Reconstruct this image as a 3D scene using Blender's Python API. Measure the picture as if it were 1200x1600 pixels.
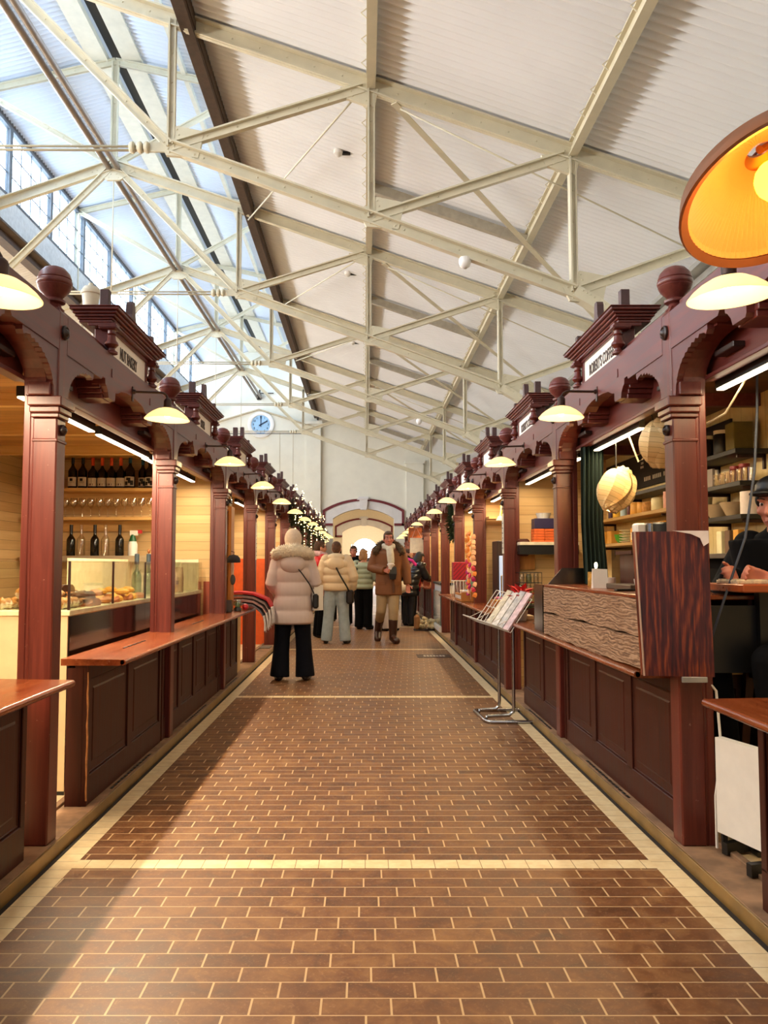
import bpy, bmesh, math, random
from mathutils import Vector, Matrix, noise
PI = math.pi
for _o in list(bpy.data.objects):
    bpy.data.objects.remove(_o, do_unlink=True)
SC = bpy.context.scene
COL = SC.collection

# ------------------------------------------------------------ camera, world, daylight, exposure
CAMZ = 1.3
cd = bpy.data.cameras.new('camera')
cd.sensor_fit = 'AUTO'; cd.sensor_width = 36.0; cd.lens = 1280 / 1600 * 36
cd.shift_x = 30 / 1600; cd.clip_start = 0.05; cd.clip_end = 300
cam = bpy.data.objects.new('camera', cd); COL.objects.link(cam)
cam.location = (0, 0, CAMZ); cam.rotation_euler = (PI / 2 + math.atan(82 / 1280), 0, 0)
SC.camera = cam
SC.view_settings.view_transform = 'Standard'; SC.view_settings.look = 'None'
SC.view_settings.gamma = 1.0; SC.view_settings.use_curve_mapping = False
SC.view_settings.exposure = 0.48
SC.cycles.max_bounces = 7; SC.cycles.diffuse_bounces = 4; SC.cycles.glossy_bounces = 3
SC.cycles.transmission_bounces = 6; SC.cycles.transparent_max_bounces = 12
SC.cycles.use_denoising = True; SC.cycles.sample_clamp_indirect = 6.0
SC.cycles.use_light_tree = True; SC.cycles.caustics_reflective = False; SC.cycles.caustics_refractive = False
w = bpy.data.worlds.new('sky'); SC.world = w; w.use_nodes = True
w.node_tree.nodes['Background'].inputs[0].default_value = (0.80, 0.89, 1.0, 1)
w.node_tree.nodes['Background'].inputs[1].default_value = 0.45

def area(name, loc, rot, sx, sy, power, col, spread=PI):
    l = bpy.data.lights.new(name, 'AREA'); l.shape = 'RECTANGLE'; l.size = sx; l.size_y = sy
    l.energy = power; l.color = col; l.spread = spread; l.use_shadow = True
    o = bpy.data.objects.new(name, l); COL.objects.link(o); o.location = loc; o.rotation_euler = rot
    o.visible_camera = True; return o
def aim(d):
    return Vector(d).to_track_quat('-Z', 'Y').to_euler()
# daylight outside the two glazed sides of the roof lantern
area('daylight_lantern_left', (-6.6, 16, 8.5), (0, -PI / 2, 0), 2.3, 34, 2900, (0.82, 0.92, 1.0))
area('daylight_lantern_right', (-1.35, 16, 8.35), (0, PI / 2, 0), 1.6, 32, 900, (0.82, 0.92, 1.0))
# added daylight beyond unseen left wall openings, to brighten the right roof slope
area('added_side_daylight', (-12.7, 10.5, 4.1), aim((1, 0, 0.12)), 34, 1.5, 3900, (1.0, 0.97, 0.93))
# daylight behind the far round-headed window
area('daylight_far_window', (0, 53.4, 2.2), (-PI / 2, 0, 0), 2.2, 2.2, 260, (0.95, 0.98, 1.0))

# ------------------------------------------------------------ material helpers
def lin(h):
    if isinstance(h, str):
        h = h.lstrip('#'); v = [int(h[i:i + 2], 16) / 255 for i in (0, 2, 4)]
        return tuple(x / 12.92 if x <= 0.04045 else ((x + 0.055) / 1.055) ** 2.4 for x in v)
    return tuple(h)
class NT:
    def __init__(s, name):
        s.m = bpy.data.materials.new(name); s.m.use_nodes = True
        s.t = s.m.node_tree; s.b = s.t.nodes['Principled BSDF']; s.out = s.t.nodes['Material Output']
    def n(s, typ, **kw):
        x = s.t.nodes.new('ShaderNode' + typ)
        for k, v in kw.items(): setattr(x, k, v)
        return x
    def l(s, a, b): s.t.links.new(a, b)
    def math(s, op, a, b=None, c=None):
        x = s.n('Math', operation=op)
        for i, v in enumerate((a, b, c)):
            if v is None: continue
            if isinstance(v, (int, float)): x.inputs[i].default_value = v
            else: s.l(v, x.inputs[i])
        return x.outputs[0]
    def coord(s, scale=(1, 1, 1)):
        c = s.n('TexCoord'); mp = s.n('Mapping'); mp.inputs['Scale'].default_value = scale
        s.l(c.outputs['Object'], mp.inputs[0]); return mp.outputs[0]
    def noise(s, vec, scale=5, detail=4, rough=0.55, dist=0):
        x = s.n('TexNoise'); x.inputs['Scale'].default_value = scale; x.inputs['Detail'].default_value = detail
        x.inputs['Roughness'].default_value = rough; x.inputs['Distortion'].default_value = dist
        s.l(vec, x.inputs['Vector']); return x.outputs['Fac']
    def ramp(s, fac, stops):
        r = s.n('ValToRGB'); e = r.color_ramp.elements
        while len(e) < len(stops): e.new(0.5)
        for i, (p, c) in enumerate(stops):
            e[i].position = p; c = lin(c); e[i].color = (c[0], c[1], c[2], 1)
        s.l(fac, r.inputs[0]); return r.outputs[0]
    def mix(s, fac, a, b):
        x = s.n('Mix', data_type='RGBA')
        for i, v in ((0, fac), (6, a), (7, b)):
            if isinstance(v, (int, float)): x.inputs[i].default_value = v
            elif isinstance(v, (str, tuple)): c = lin(v); x.inputs[i].default_value = (c[0], c[1], c[2], 1)
            else: s.l(v, x.inputs[i])
        return x.outputs[2]
    def bump(s, h, strength=0.3, dist=0.01):
        x = s.n('Bump'); x.inputs['Strength'].default_value = strength; x.inputs['Distance'].default_value = dist
        s.l(h, x.inputs['Height']); s.l(x.outputs[0], s.b.inputs['Normal'])
    def set(s, **kw):
        for k, v in kw.items():
            i = s.b.inputs[k.replace('_', ' ')]
            if isinstance(v, (str, tuple)) and i.type == 'RGBA':
                c = lin(v); i.default_value = (c[0], c[1], c[2], 1)
            elif isinstance(v, (int, float, tuple)): i.default_value = v
            else: s.l(v, i)
        return s
MATS = {}
def plain(name, col, rough=0.6, metal=0.0, var=0.12, scale=12, bump=0.0, **kw):
    """a paint, cloth or metal with slight procedural mottling"""
    if name in MATS: return MATS[name]
    t = NT(name); c = lin(col); v = t.coord(); f = t.noise(v, scale, 3)
    lo = tuple(x * (1 - var) for x in c); hi = tuple(min(1, x * (1 + var)) for x in c)
    t.set(Base_Color=t.ramp(f, [(0.3, lo), (0.7, hi)]), Roughness=rough, Metallic=metal, **kw)
    if bump: t.bump(t.noise(v, scale * 4, 3), bump, 0.004)
    MATS[name] = t.m; return t.m
def blackish(name, col, rough=0.85, **kw): return plain(name, col, rough, 0, 0.15, 8, 0.0, Specular_IOR_Level=0.12, **kw)
def wood(name, dark, light, axis='z', rough=0.4, scale=1.0, bump=0.12, wear=None):
    if name in MATS: return MATS[name]
    t = NT(name); k = {'z': (30, 30, 1.6), 'y': (30, 1.6, 30), 'x': (1.6, 30, 30)}[axis]
    v = t.coord(tuple(a * scale for a in k)); f = t.noise(v, 1, 6, 0.62, 0.5)
    f2 = t.noise(t.coord((2.2, 2.2, 2.2)), 1, 2)
    c = t.mix(t.math('MULTIPLY', f2, 0.55), t.ramp(f, [(0.3, dark), (0.72, light)]), dark)
    if wear:
        wv = t.ramp(t.noise(t.coord(), 34, 5, 0.7), [(0.66, (0, 0, 0)), (0.72, (1, 1, 1))])
        c = t.mix(t.math('MULTIPLY', wv, 0.5), c, wear)
    t.set(Base_Color=c, Roughness=t.math('MULTIPLY_ADD', f, 0.2, rough - 0.1))
    t.bump(f, bump, 0.003); MATS[name] = t.m; return t.m
def planks(name, dark, light, pitch, axis=2, rough=0.55, grain=(1.5, 1.5, 26), line=0.03, linecol=None):
    """boarding: grooves every pitch metres along the axis, each board its own tone"""
    if name in MATS: return MATS[name]
    t = NT(name); c = t.n('TexCoord'); sp = t.n('SeparateXYZ'); t.l(c.outputs['Object'], sp.inputs[0])
    q = t.math('DIVIDE', sp.outputs[axis], pitch); fr = t.math('FRACT', q); idn = t.math('FLOOR', q)
    wn = t.n('TexWhiteNoise', noise_dimensions='1D'); t.l(idn, wn.inputs['W'])
    g = t.noise(t.coord(grain), 1, 5, 0.6, 0.4)
    f = t.math('ADD', t.math('MULTIPLY', g, 0.7), t.math('MULTIPLY', wn.outputs['Value'], 0.3))
    col = t.ramp(f, [(0.25, dark), (0.75, light)])
    gr = t.math('LESS_THAN', fr, line); lc = linecol or tuple(x * 0.35 for x in lin(dark))
    t.set(Base_Color=t.mix(gr, col, lc), Roughness=rough)
    t.bump(t.math('SUBTRACT', 1.0, gr), 0.6, 0.006); MATS[name] = t.m; return t.m
def emis(name, col, strength, base=None):
    if name in MATS: return MATS[name]
    t = NT(name); t.set(Base_Color=base or col, Emission_Color=col, Emission_Strength=strength, Roughness=0.5)
    MATS[name] = t.m; return t.m
def glass(name, tint='#eef4f0', alpha=0.14, rough=0.03):
    """thin clear glass: mostly see-through with a glossy sheen"""
    if name in MATS: return MATS[name]
    t = NT(name); tr = t.n('BsdfTransparent'); gl = t.n('BsdfGlossy'); mx = t.n('MixShader')
    c = lin(tint); tr.inputs[0].default_value = (*c, 1); gl.inputs['Roughness'].default_value = rough
    lw = t.n('LayerWeight'); lw.inputs['Blend'].default_value = 0.35
    t.l(t.math('MULTIPLY_ADD', lw.outputs['Facing'], 0.5, alpha * 0.5), mx.inputs[0])
    t.l(tr.outputs[0], mx.inputs[1]); t.l(gl.outputs[0], mx.inputs[2]); t.l(mx.outputs[0], t.out.inputs[0])
    MATS[name] = t.m; return t.m

RED = wood('mahogany_stain', '#4c1a14', '#773225', 'z', 0.36, wear='#b58a78')
REDY = wood('mahogany_stain_beam', '#501e1b', '#783a32', 'y', 0.38)
REDD = wood('dark_mahogany_panel', '#2e100a', '#4e1f13', 'z', 0.45, wear='#6a4030')
REDD.node_tree.nodes['Principled BSDF'].inputs['Specular IOR Level'].default_value = 0.25
REDT = wood('mahogany_worktop', '#66290f', '#985028', 'y', 0.24, wear='#d9b890')
def flap_wood():
    t = NT('varnished_flap'); wv = t.n('TexWave', wave_type='BANDS', bands_direction='X'); wv.inputs['Scale'].default_value = 7; wv.inputs['Distortion'].default_value = 16; wv.inputs['Detail'].default_value = 3; wv.inputs['Detail Scale'].default_value = 1.0
    t.l(t.coord((1, 1, 0.28)), wv.inputs['Vector']); fine = t.noise(t.coord((90, 90, 5)), 1, 4, 0.65); q = t.math('ADD', t.math('MULTIPLY', wv.outputs['Fac'], 0.16), t.math('MULTIPLY', fine, 0.84))
    t.set(Base_Color=t.ramp(q, [(0.28, '#210906'), (0.5, '#4d190f'), (0.74, '#96461f')]), Roughness=0.3); t.bump(q, 0.15, 0.003); return t.m
REDV = flap_wood()
def weathered():
    t = NT('weathered_plank'); wv = t.n('TexWave', wave_type='BANDS', bands_direction='Z'); wv.inputs['Scale'].default_value = 17; wv.inputs['Distortion'].default_value = 14; wv.inputs['Detail'].default_value = 4; wv.inputs['Detail Scale'].default_value = 1.2
    t.l(t.coord((1, 0.22, 1)), wv.inputs['Vector']); f = wv.outputs['Fac']; n = t.noise(t.coord((3, 3, 3)), 1, 4); fine = t.noise(t.coord((60, 3, 160)), 1, 5, 0.7)
    q = t.math('ADD', t.math('MULTIPLY', f, 0.2), t.math('MULTIPLY', fine, 0.8)); c = t.ramp(q, [(0.30, '#2c1d14'), (0.44, '#7c5c44'), (0.68, '#c4a284')])
    t.set(Base_Color=t.mix(t.math('MULTIPLY', n, 0.35), c, '#8a6040'), Roughness=0.8); t.bump(q, 0.8, 0.006); return t.m
OLD = weathered()
PINE = wood('pine_shelf', '#c9954f', '#ecc788', 'x', 0.45)
PINEZ = wood('pine_upright', '#a5642a', '#d39448', 'z', 0.45)
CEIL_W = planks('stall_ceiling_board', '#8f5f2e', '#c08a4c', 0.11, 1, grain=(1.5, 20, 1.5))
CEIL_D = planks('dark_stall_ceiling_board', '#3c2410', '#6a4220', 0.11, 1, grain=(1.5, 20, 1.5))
WALL_P = planks('cream_boarding', '#c8a06a', '#dfbd86', 0.09, 2)
WALL_D = planks('brown_boarding', '#7a4f28', '#a8743c', 0.11, 2)
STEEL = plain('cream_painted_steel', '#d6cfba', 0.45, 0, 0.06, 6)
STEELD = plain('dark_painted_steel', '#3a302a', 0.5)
IRON = plain('dark_bronze', '#3a2620', 0.4, 0.5)
BLACK = plain('black_plastic', '#101012', 0.45)
CHROME = plain('chromed_tube', '#b9bcc2', 0.22, 1.0, 0.05)
WHITE = plain('white_enamel', '#e6e2dc', 0.4, 0, 0.04)
PLASTER = plain('cream_plaster', '#e2decf', 0.85, 0, 0.035, 2.5)
BEIGE = plain('beige_laminate', '#e2c79c', 0.4, 0, 0.05)
INOX = plain('brushed_steel', '#7d7876', 0.24, 1.0, 0.12, 3)
CLEAR = glass('clear_glass', '#f4f6f0', 0.05)
GREENGL = glass('pale_green_glass', '#bfd6c4', 0.3)
BROWNGL = plain('dark_bottle_glass', '#14100a', 0.08)

# ------------------------------------------------------------ geometry helpers
class G:
    """collects shapes into one bmesh, linked later as ONE mesh object"""
    def __init__(s): s.bm = bmesh.new(); s.M = Matrix.Identity(4)
    def at(s, loc=(0, 0, 0), rz=0, rx=0, ry=0, sc=1):
        s.M = Matrix.Translation(loc) @ Matrix.Rotation(rz, 4, 'Z') @ Matrix.Rotation(ry, 4, 'Y') @ Matrix.Rotation(rx, 4, 'X') @ Matrix.Scale(sc, 4)
        return s
    def v(s, p): return s.bm.verts.new(s.M @ Vector(p))
    def f(s, vs, smooth=False):
        try:
            x = s.bm.faces.new(vs); x.smooth = smooth; return x
        except ValueError: return None
    def box(s, x0, x1, y0, y1, z0, z1, bev=0):
        vs = [s.v(p) for p in ((x0, y0, z0), (x1, y0, z0), (x1, y1, z0), (x0, y1, z0), (x0, y0, z1), (x1, y0, z1), (x1, y1, z1), (x0, y1, z1))]
        fs = [s.f([vs[i] for i in q]) for q in ((0, 3, 2, 1), (4, 5, 6, 7), (0, 1, 5, 4), (1, 2, 6, 5), (2, 3, 7, 6), (3, 0, 4, 7))]
        if bev:
            es = list({e for f in fs for e in f.edges})
            bmesh.ops.bevel(s.bm, geom=es, offset=bev, segments=1, affect='EDGES')
        return s
    def cbox(s, c, sx, sy, sz, bev=0):
        return s.box(c[0] - sx / 2, c[0] + sx / 2, c[1] - sy / 2, c[1] + sy / 2, c[2] - sz / 2, c[2] + sz / 2, bev)
    def prism(s, pts, a, b, axis='x'):
        """polygon pts (u,v) extruded from a to b along axis: x->(y,z), y->(x,z), z->(x,y)"""
        mk = {'x': lambda u, v, t: (t, u, v), 'y': lambda u, v, t: (u, t, v), 'z': lambda u, v, t: (u, v, t)}[axis]
        A = [s.v(mk(u, v, a)) for u, v in pts]; B = [s.v(mk(u, v, b)) for u, v in pts]; n = len(pts)
        s.f(A); s.f(B[::-1])
        for i in range(n): s.f([A[i], B[i], B[(i + 1) % n], A[(i + 1) % n]])
        return s
    def rings(s, rings, closed=True, cap=True, smooth=True):
        R = [[s.v(p) for p in r] for r in rings]; n = len(R[0])
        for a, b in zip(R, R[1:]):
            for i in range(n if closed else n - 1): s.f([a[i], a[(i + 1) % n], b[(i + 1) % n], b[i]], smooth)
        if cap: s.f(R[0][::-1]); s.f(R[-1])
        return s
    def lathe(s, prof, c=(0, 0, 0), seg=20, axis='z', cap=True, a0=0.0):
        rs = []
        for r, h in prof:
            ring = []
            for i in range(seg):
                a = a0 + 2 * PI * i / seg; u, v = max(r, 1e-4) * math.cos(a), max(r, 1e-4) * math.sin(a)
                p = {'z': (u, v, h), 'x': (h, u, v), 'y': (v, h, u)}[axis]
                ring.append((c[0] + p[0], c[1] + p[1], c[2] + p[2]))
            rs.append(ring)
        return s.rings(rs, True, cap)
    def tube(s, pts, r, seg=8, cap=True):
        pts = [Vector(p) for p in pts]; rs = []; up = None
        for i, p in enumerate(pts):
            d = (pts[min(i + 1, len(pts) - 1)] - pts[max(i - 1, 0)])
            if d.length < 1e-9: d = Vector((0, 0, 1))
            d.normalize()
            if up is None: up = Vector((0, 0, 1)) if abs(d.z) < 0.9 else Vector((1, 0, 0))
            a = d.cross(up).normalized(); b = a.cross(d).normalized(); up = b
            rr = r[i] if isinstance(r, (list, tuple)) else r
            rs.append([p + a * (rr * math.cos(2 * PI * k / seg)) + b * (rr * math.sin(2 * PI * k / seg)) for k in range(seg)])
        return s.rings(rs, True, cap)
    def bar(s, a, b, wd, ht, up=(0, 0, 1)):
        """rectangular bar from a to b, wd across and ht along 'up'"""
        a, b = Vector(a), Vector(b); d = (b - a).normalized(); up = Vector(up)
        if abs(d.dot(up)) > 0.98: up = Vector((0, 1, 0))
        x = d.cross(up).normalized() * wd / 2; z = x.cross(d).normalized() * ht / 2
        return s.rings([[p - x - z, p + x - z, p + x + z, p - x + z] for p in (a, b)], True, True, False)
    def ell(s, c, r, seg=16, rg=10, M=None):
        c = Vector(c); rs = []
        for j in range(rg + 1):
            t = PI * j / rg; q = max(math.sin(t), 1e-3)
            ring = []
            for i in range(seg):
                a = 2 * PI * i / seg
                p = Vector((r[0] * q * math.cos(a), r[1] * q * math.sin(a), -r[2] * math.cos(t)))
                ring.append(c + (M @ p if M else p))
            rs.append(ring)
        return s.rings(rs)
    def cap(s, a, b, ra, rb, seg=14):
        """tapered capsule"""
        a, b = Vector(a), Vector(b); d = b - a; L = d.length or 1e-5; d = d / L
        pts = [a - d * ra * math.cos(t) for t in (0.12, 0.55, 1.05)] + [a, b] + [b + d * rb * math.cos(t) for t in (1.05, 0.55, 0.12)]
        rr = [ra * math.sin(t) for t in (0.12, 0.55, 1.05)] + [ra, rb] + [rb * math.sin(t) for t in (1.05, 0.55, 0.12)]
        return s.tube(pts, rr, seg)
    def chain(s, pts, rad):
        for i in range(len(pts) - 1): s.cap(pts[i], pts[i + 1], rad[i], rad[i + 1])
        return s
def mesh_obj(name, g, mat, parent=None, sharp=0.7):
    bm = g.bm; bmesh.ops.recalc_face_normals(bm, faces=bm.faces)
    for e in bm.edges:
        if len(e.link_faces) == 2 and e.calc_face_angle(0) > sharp: e.smooth = False
    me = bpy.data.meshes.new(name); bm.to_mesh(me); bm.free()
    me.materials.append(mat); o = bpy.data.objects.new(name, me); COL.objects.link(o)
    if parent: o.parent = parent
    return o
def remesh(o, voxel, smooth=4):
    """fuse overlapping shapes into one continuous skin"""
    m = o.modifiers.new('fuse', 'REMESH'); m.mode = 'VOXEL'; m.voxel_size = voxel; m.use_smooth_shade = True
    if smooth:
        k = o.modifiers.new('soft', 'SMOOTH'); k.iterations = smooth; k.factor = 0.5
    dg = bpy.context.evaluated_depsgraph_get(); dg.update()
    me = bpy.data.meshes.new_from_object(o.evaluated_get(dg)); mats = list(o.data.materials)
    o.modifiers.clear(); o.data = me
    me.materials.clear()
    for x in mats: me.materials.append(x)
    for p in me.polygons: p.use_smooth = True
    return o
def text_mesh(name, body, size, mat, parent, loc, rot, xs=0.62, ext=0.0015):
    c = bpy.data.curves.new(name, 'FONT'); c.body = body; c.size = size; c.extrude = ext; c.offset = size * 0.012; c.align_x = 'CENTER'; c.align_y = 'CENTER'
    o = bpy.data.objects.new(name, c); COL.objects.link(o)
    dg = bpy.context.evaluated_depsgraph_get(); dg.update()
    me = bpy.data.meshes.new_from_object(o.evaluated_get(dg)); bpy.data.objects.remove(o); bpy.data.curves.remove(c)
    me.transform(Matrix.Diagonal((xs, 1, 1, 1))); me.materials.clear(); me.materials.append(mat)
    o = bpy.data.objects.new(name, me); COL.objects.link(o); o.parent = parent; o.location = loc; o.rotation_euler = rot
    return o
def tag(o, label=None, cat=None, group=None, kind=None):
    if label: o['label'] = label
    if cat: o['category'] = cat
    if group: o['group'] = group
    if kind: o['kind'] = kind
    return o
def thing(name, label, cat, loc=(0, 0, 0), rz=0, group=None):
    o = bpy.data.objects.new(name, None); o.empty_display_size = 0.1; COL.objects.link(o)
    o.location = loc; o.rotation_euler = (0, 0, rz); return tag(o, label, cat, group)
def solo(name, g, mat, label, cat, loc=(0, 0, 0), rz=0, group=None, kind=None):
    o = mesh_obj(name, g, mat); o.location = loc; o.rotation_euler = (0, 0, rz); return tag(o, label, cat, group, kind)
def struct(name, g, mat, sharp=0.7):
    return tag(mesh_obj(name, g, mat, None, sharp), kind='structure')
def kids(o): return [c for c in o.children]
def dup(root, loc, rz, label, group=None):
    """copy of a thing with copies of its parts and sub-parts"""
    r = root.copy(); COL.objects.link(r); r.location = loc; r.rotation_euler = (0, 0, rz); r['label'] = label
    if group: r['group'] = group
    for ch in kids(root):
        c = ch.copy(); COL.objects.link(c); c.parent = r
        for g2 in kids(ch):
            d = g2.copy(); COL.objects.link(d); d.parent = c
    return r
ORD = ['first', 'second', 'third', 'fourth', 'fifth', 'sixth', 'seventh', 'eighth', 'ninth', 'tenth', 'eleventh', 'twelfth', 'thirteenth']
SIDE = {-1: 'left', 1: 'right'}
# ------------------------------------------------------------ the hall: floor, kerbs, walls, roof
XF, Y0, BAY = 1.395, 3.735, 2.257          # aisle face of the posts, first post centre, bay length
def PY(k): return Y0 + BAY * k              # centre of post k
def BY(b): return Y0 + BAY * (b + 0.5)      # centre of bay b
YB, YW = -7.0, 30.74                        # open rear end, gable wall
KZ = 0.065
def floor_material():
    t = NT('brown_brick_paving'); c = t.n('TexCoord'); sp = t.n('SeparateXYZ'); t.l(c.outputs['Object'], sp.inputs[0])
    qy = t.math('DIVIDE', sp.outputs[1], 0.0943); row = t.math('FLOOR', qy); fy = t.math('FRACT', qy)
    qx = t.math('ADD', t.math('DIVIDE', sp.outputs[0], 0.2075), t.math('MULTIPLY', row, 0.64))
    ix = t.math('FLOOR', qx); fx = t.math('FRACT', qx)
    j = t.math('MAXIMUM', t.math('LESS_THAN', fy, 0.05), t.math('LESS_THAN', fx, 0.032))
    cb = t.n('CombineXYZ'); t.l(ix, cb.inputs[0]); t.l(row, cb.inputs[1])
    wn = t.n('TexWhiteNoise', noise_dimensions='3D'); t.l(cb.outputs[0], wn.inputs['Vector'])
    n1 = t.noise(t.coord((1, 1, 1)), 9, 6, 0.65, 0.6); n2 = t.noise(t.coord((1, 1, 1)), 60, 4, 0.7, 1.5)
    f = t.math('ADD', t.math('MULTIPLY', wn.outputs['Value'], 0.18), t.math('MULTIPLY', n1, 0.82))
    col = t.ramp(f, [(0.25, '#472815'), (0.5, '#6c4326'), (0.8, '#92683f')])
    col = t.mix(t.math('MULTIPLY', t.ramp(n2, [(0.55, (0, 0, 0)), (0.75, (1, 1, 1))]), 0.34), col, '#b9906a')
    t.set(Base_Color=t.mix(j, col, '#c0a078'), Roughness=t.math('MULTIPLY_ADD', n1, 0.35, 0.27))
    t.bump(t.math('ADD', t.math('SUBTRACT', 1.0, j), t.math('MULTIPLY', n2, 0.12)), 0.35, 0.004); return t.m
def tile_material(name, px, py, c0, c1, line='#8a6d4c', rough=0.4, lw=0.03):
    t = NT(name); c = t.n('TexCoord'); sp = t.n('SeparateXYZ'); t.l(c.outputs['Object'], sp.inputs[0])
    j = 0.0
    for ax, p in ((0, px), (1, py)):
        if p:
            k = t.math('LESS_THAN', t.math('FRACT', t.math('DIVIDE', sp.outputs[ax], p)), lw); j = k if j == 0.0 else t.math('MAXIMUM', j, k)
    col = t.ramp(t.noise(t.coord(), 14, 4, 0.6), [(0.3, c0), (0.7, c1)])
    t.set(Base_Color=t.mix(j, col, line), Roughness=rough); t.bump(t.math('SUBTRACT', 1.0, j), 0.3, 0.003); return t.m
struct('floor', G().box(-1.256, 1.252, YB, 56, -0.1, 0), floor_material())
TS = tile_material('cream_strip_tile', 0, 0.0943, '#d8bd90', '#ead6ae'); TC = tile_material('cream_cross_tile', 0.1005, 0, '#d8bd90', '#ead6ae')
struct('trim_1', G().box(-1.356, -1.256, YB, YW, -0.1, 0.0005), TS)
struct('trim_2', G().box(1.252, 1.352, YB, YW, -0.1, 0.0005), TS)
for i in range(6):
    y = 3.65 + 4.514 * i; struct('trim_%d' % (3 + i), G().box(-1.256, 1.252, y - 0.05, y + 0.05, -0.05, 0.0012), TC)
GROUT = plain('dark_joint', '#221a16', 0.9)
BRASS = plain('worn_brass_edge', '#8a6c3c', 0.42, 0.45, 0.3, 5)
KERBT = plain('dusty_sill_timber', '#8a6a50', 0.8, 0, 0.4, 7, 0.3)
TILE = tile_material('beige_stall_tile', 0.2, 0.2, '#cdb592', '#e2cfac', '#9b8258', 0.45, 0.02)
n = 9
for s in (-1, 1):
    a, b = (1.375, 1.60)
    X = lambda x0, x1: (s * x0, s * x1) if s > 0 else (s * x1, s * x0)
    g = G(); x0, x1 = X(1.352, 1.38); g.box(x0, x1, YB, YW, -0.1, 0.003); struct('trim_%d' % n, g, GROUT); n += 1
    g = G(); x0, x1 = X(1.372, 1.384); g.box(x0, x1, YB, YW, -0.05, KZ - 0.002, 0.002); struct('trim_%d' % n, g, BRASS); n += 1
    g = G(); x0, x1 = X(1.380, 1.60); g.box(x0, x1, YB, YW, -0.05, KZ, 0.003)
    x0, x1 = X(1.55, 1.585); g.box(x0, x1, YB, YW, KZ - 0.01, KZ + 0.018, 0.003); struct('trim_%d' % n, g, KERBT); n += 1
    g = G(); x0, x1 = X(1.60, 12.1 if s < 0 else 4.1); g.box(x0, x1, YB, YW, -0.1, KZ - 0.005); struct('floor_stalls_%s' % SIDE[s], g, TILE)
# roof geometry
XC, XR, XL = -4.0, 4.10, -12.1
def zr(x): return 6.233 - 0.349 * (x - 0.066) if x >= XC else 6.233 - 0.349 * (2 * XC - x - 0.066)
WAVE = plain('white_corrugated_sheet', '#e9e9ea', 0.6, 0, 0.035, 1.2)
WAVEB = plain('skylit_corrugated_lantern_sheet', '#d3dae4', 0.6, 0, 0.035, 1.2)  # white sheeting with the blue of the skylight painted into its colour
def sheet(name, xa, za, xb, zb, mat, y0=YB, y1=YW, pitch=0.10, amp=0.023, nx=2):
    """corrugated roofing: ribs run down the slope"""
    g = G(); N = int((y1 - y0) / pitch * 8); nrm = Vector((-(zb - za), 0, xb - xa)).normalized(); rows = []
    for i in range(N + 1):
        y = y0 + (y1 - y0) * i / N; h = amp * math.sin(2 * PI * y / pitch)
        rows.append([g.bm.verts.new((xa + (xb - xa) * k / nx + nrm.x * h, y, za + (zb - za) * k / nx + nrm.z * h)) for k in range(nx + 1)])
    for a, b in zip(rows, rows[1:]):
        for k in range(nx): g.f([a[k], a[k + 1], b[k + 1], b[k]], True)
    # outer weather skin just above
    q = [g.bm.verts.new(p) for p in ((xa + nrm.x * 0.06, y0, za + nrm.z * 0.06), (xb + nrm.x * 0.06, y0, zb + nrm.z * 0.06), (xb + nrm.x * 0.06, y1, zb + nrm.z * 0.06), (xa + nrm.x * 0.06, y1, za + nrm.z * 0.06))]
    if nrm.z < 0: q = q[::-1]
    g.f(q); return struct(name, g, mat, 2.0)
sheet('ceiling_slope_right', -1.83, zr(-1.83) + 0.12, XR + 0.1, zr(XR + 0.1) + 0.12, WAVE)
sheet('ceiling_slope_left', XL, zr(XL) + 0.12, -6.17, zr(-6.17) + 0.12, WAVE)
sheet('ceiling_lantern_right', -3.66, 9.44, -1.70, 8.93, WAVEB)
sheet('ceiling_lantern_left', -6.30, 8.93, -4.34, 9.44, WAVEB)
struct('ceiling_lantern_ridge', G().box(-4.6, -3.4, YB, YW, 9.66, 9.72), WAVEB)
struct('wall_right', G().box(XR, XR + 0.3, YB, YW, -0.1, 5.0), PLASTER)
g = G().box(XL - 0.3, XL, YB, YW, -0.1, 3.3).box(XL - 0.3, XL, YB, YW, 4.75, 5.0); yy = YB  # band left open to let the added side daylight in
while yy < YW: g.box(XL - 0.3, XL, yy, yy + 0.3, 3.3, 4.75); yy += 2.2
struct('wall_left', g, PLASTER)
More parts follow.
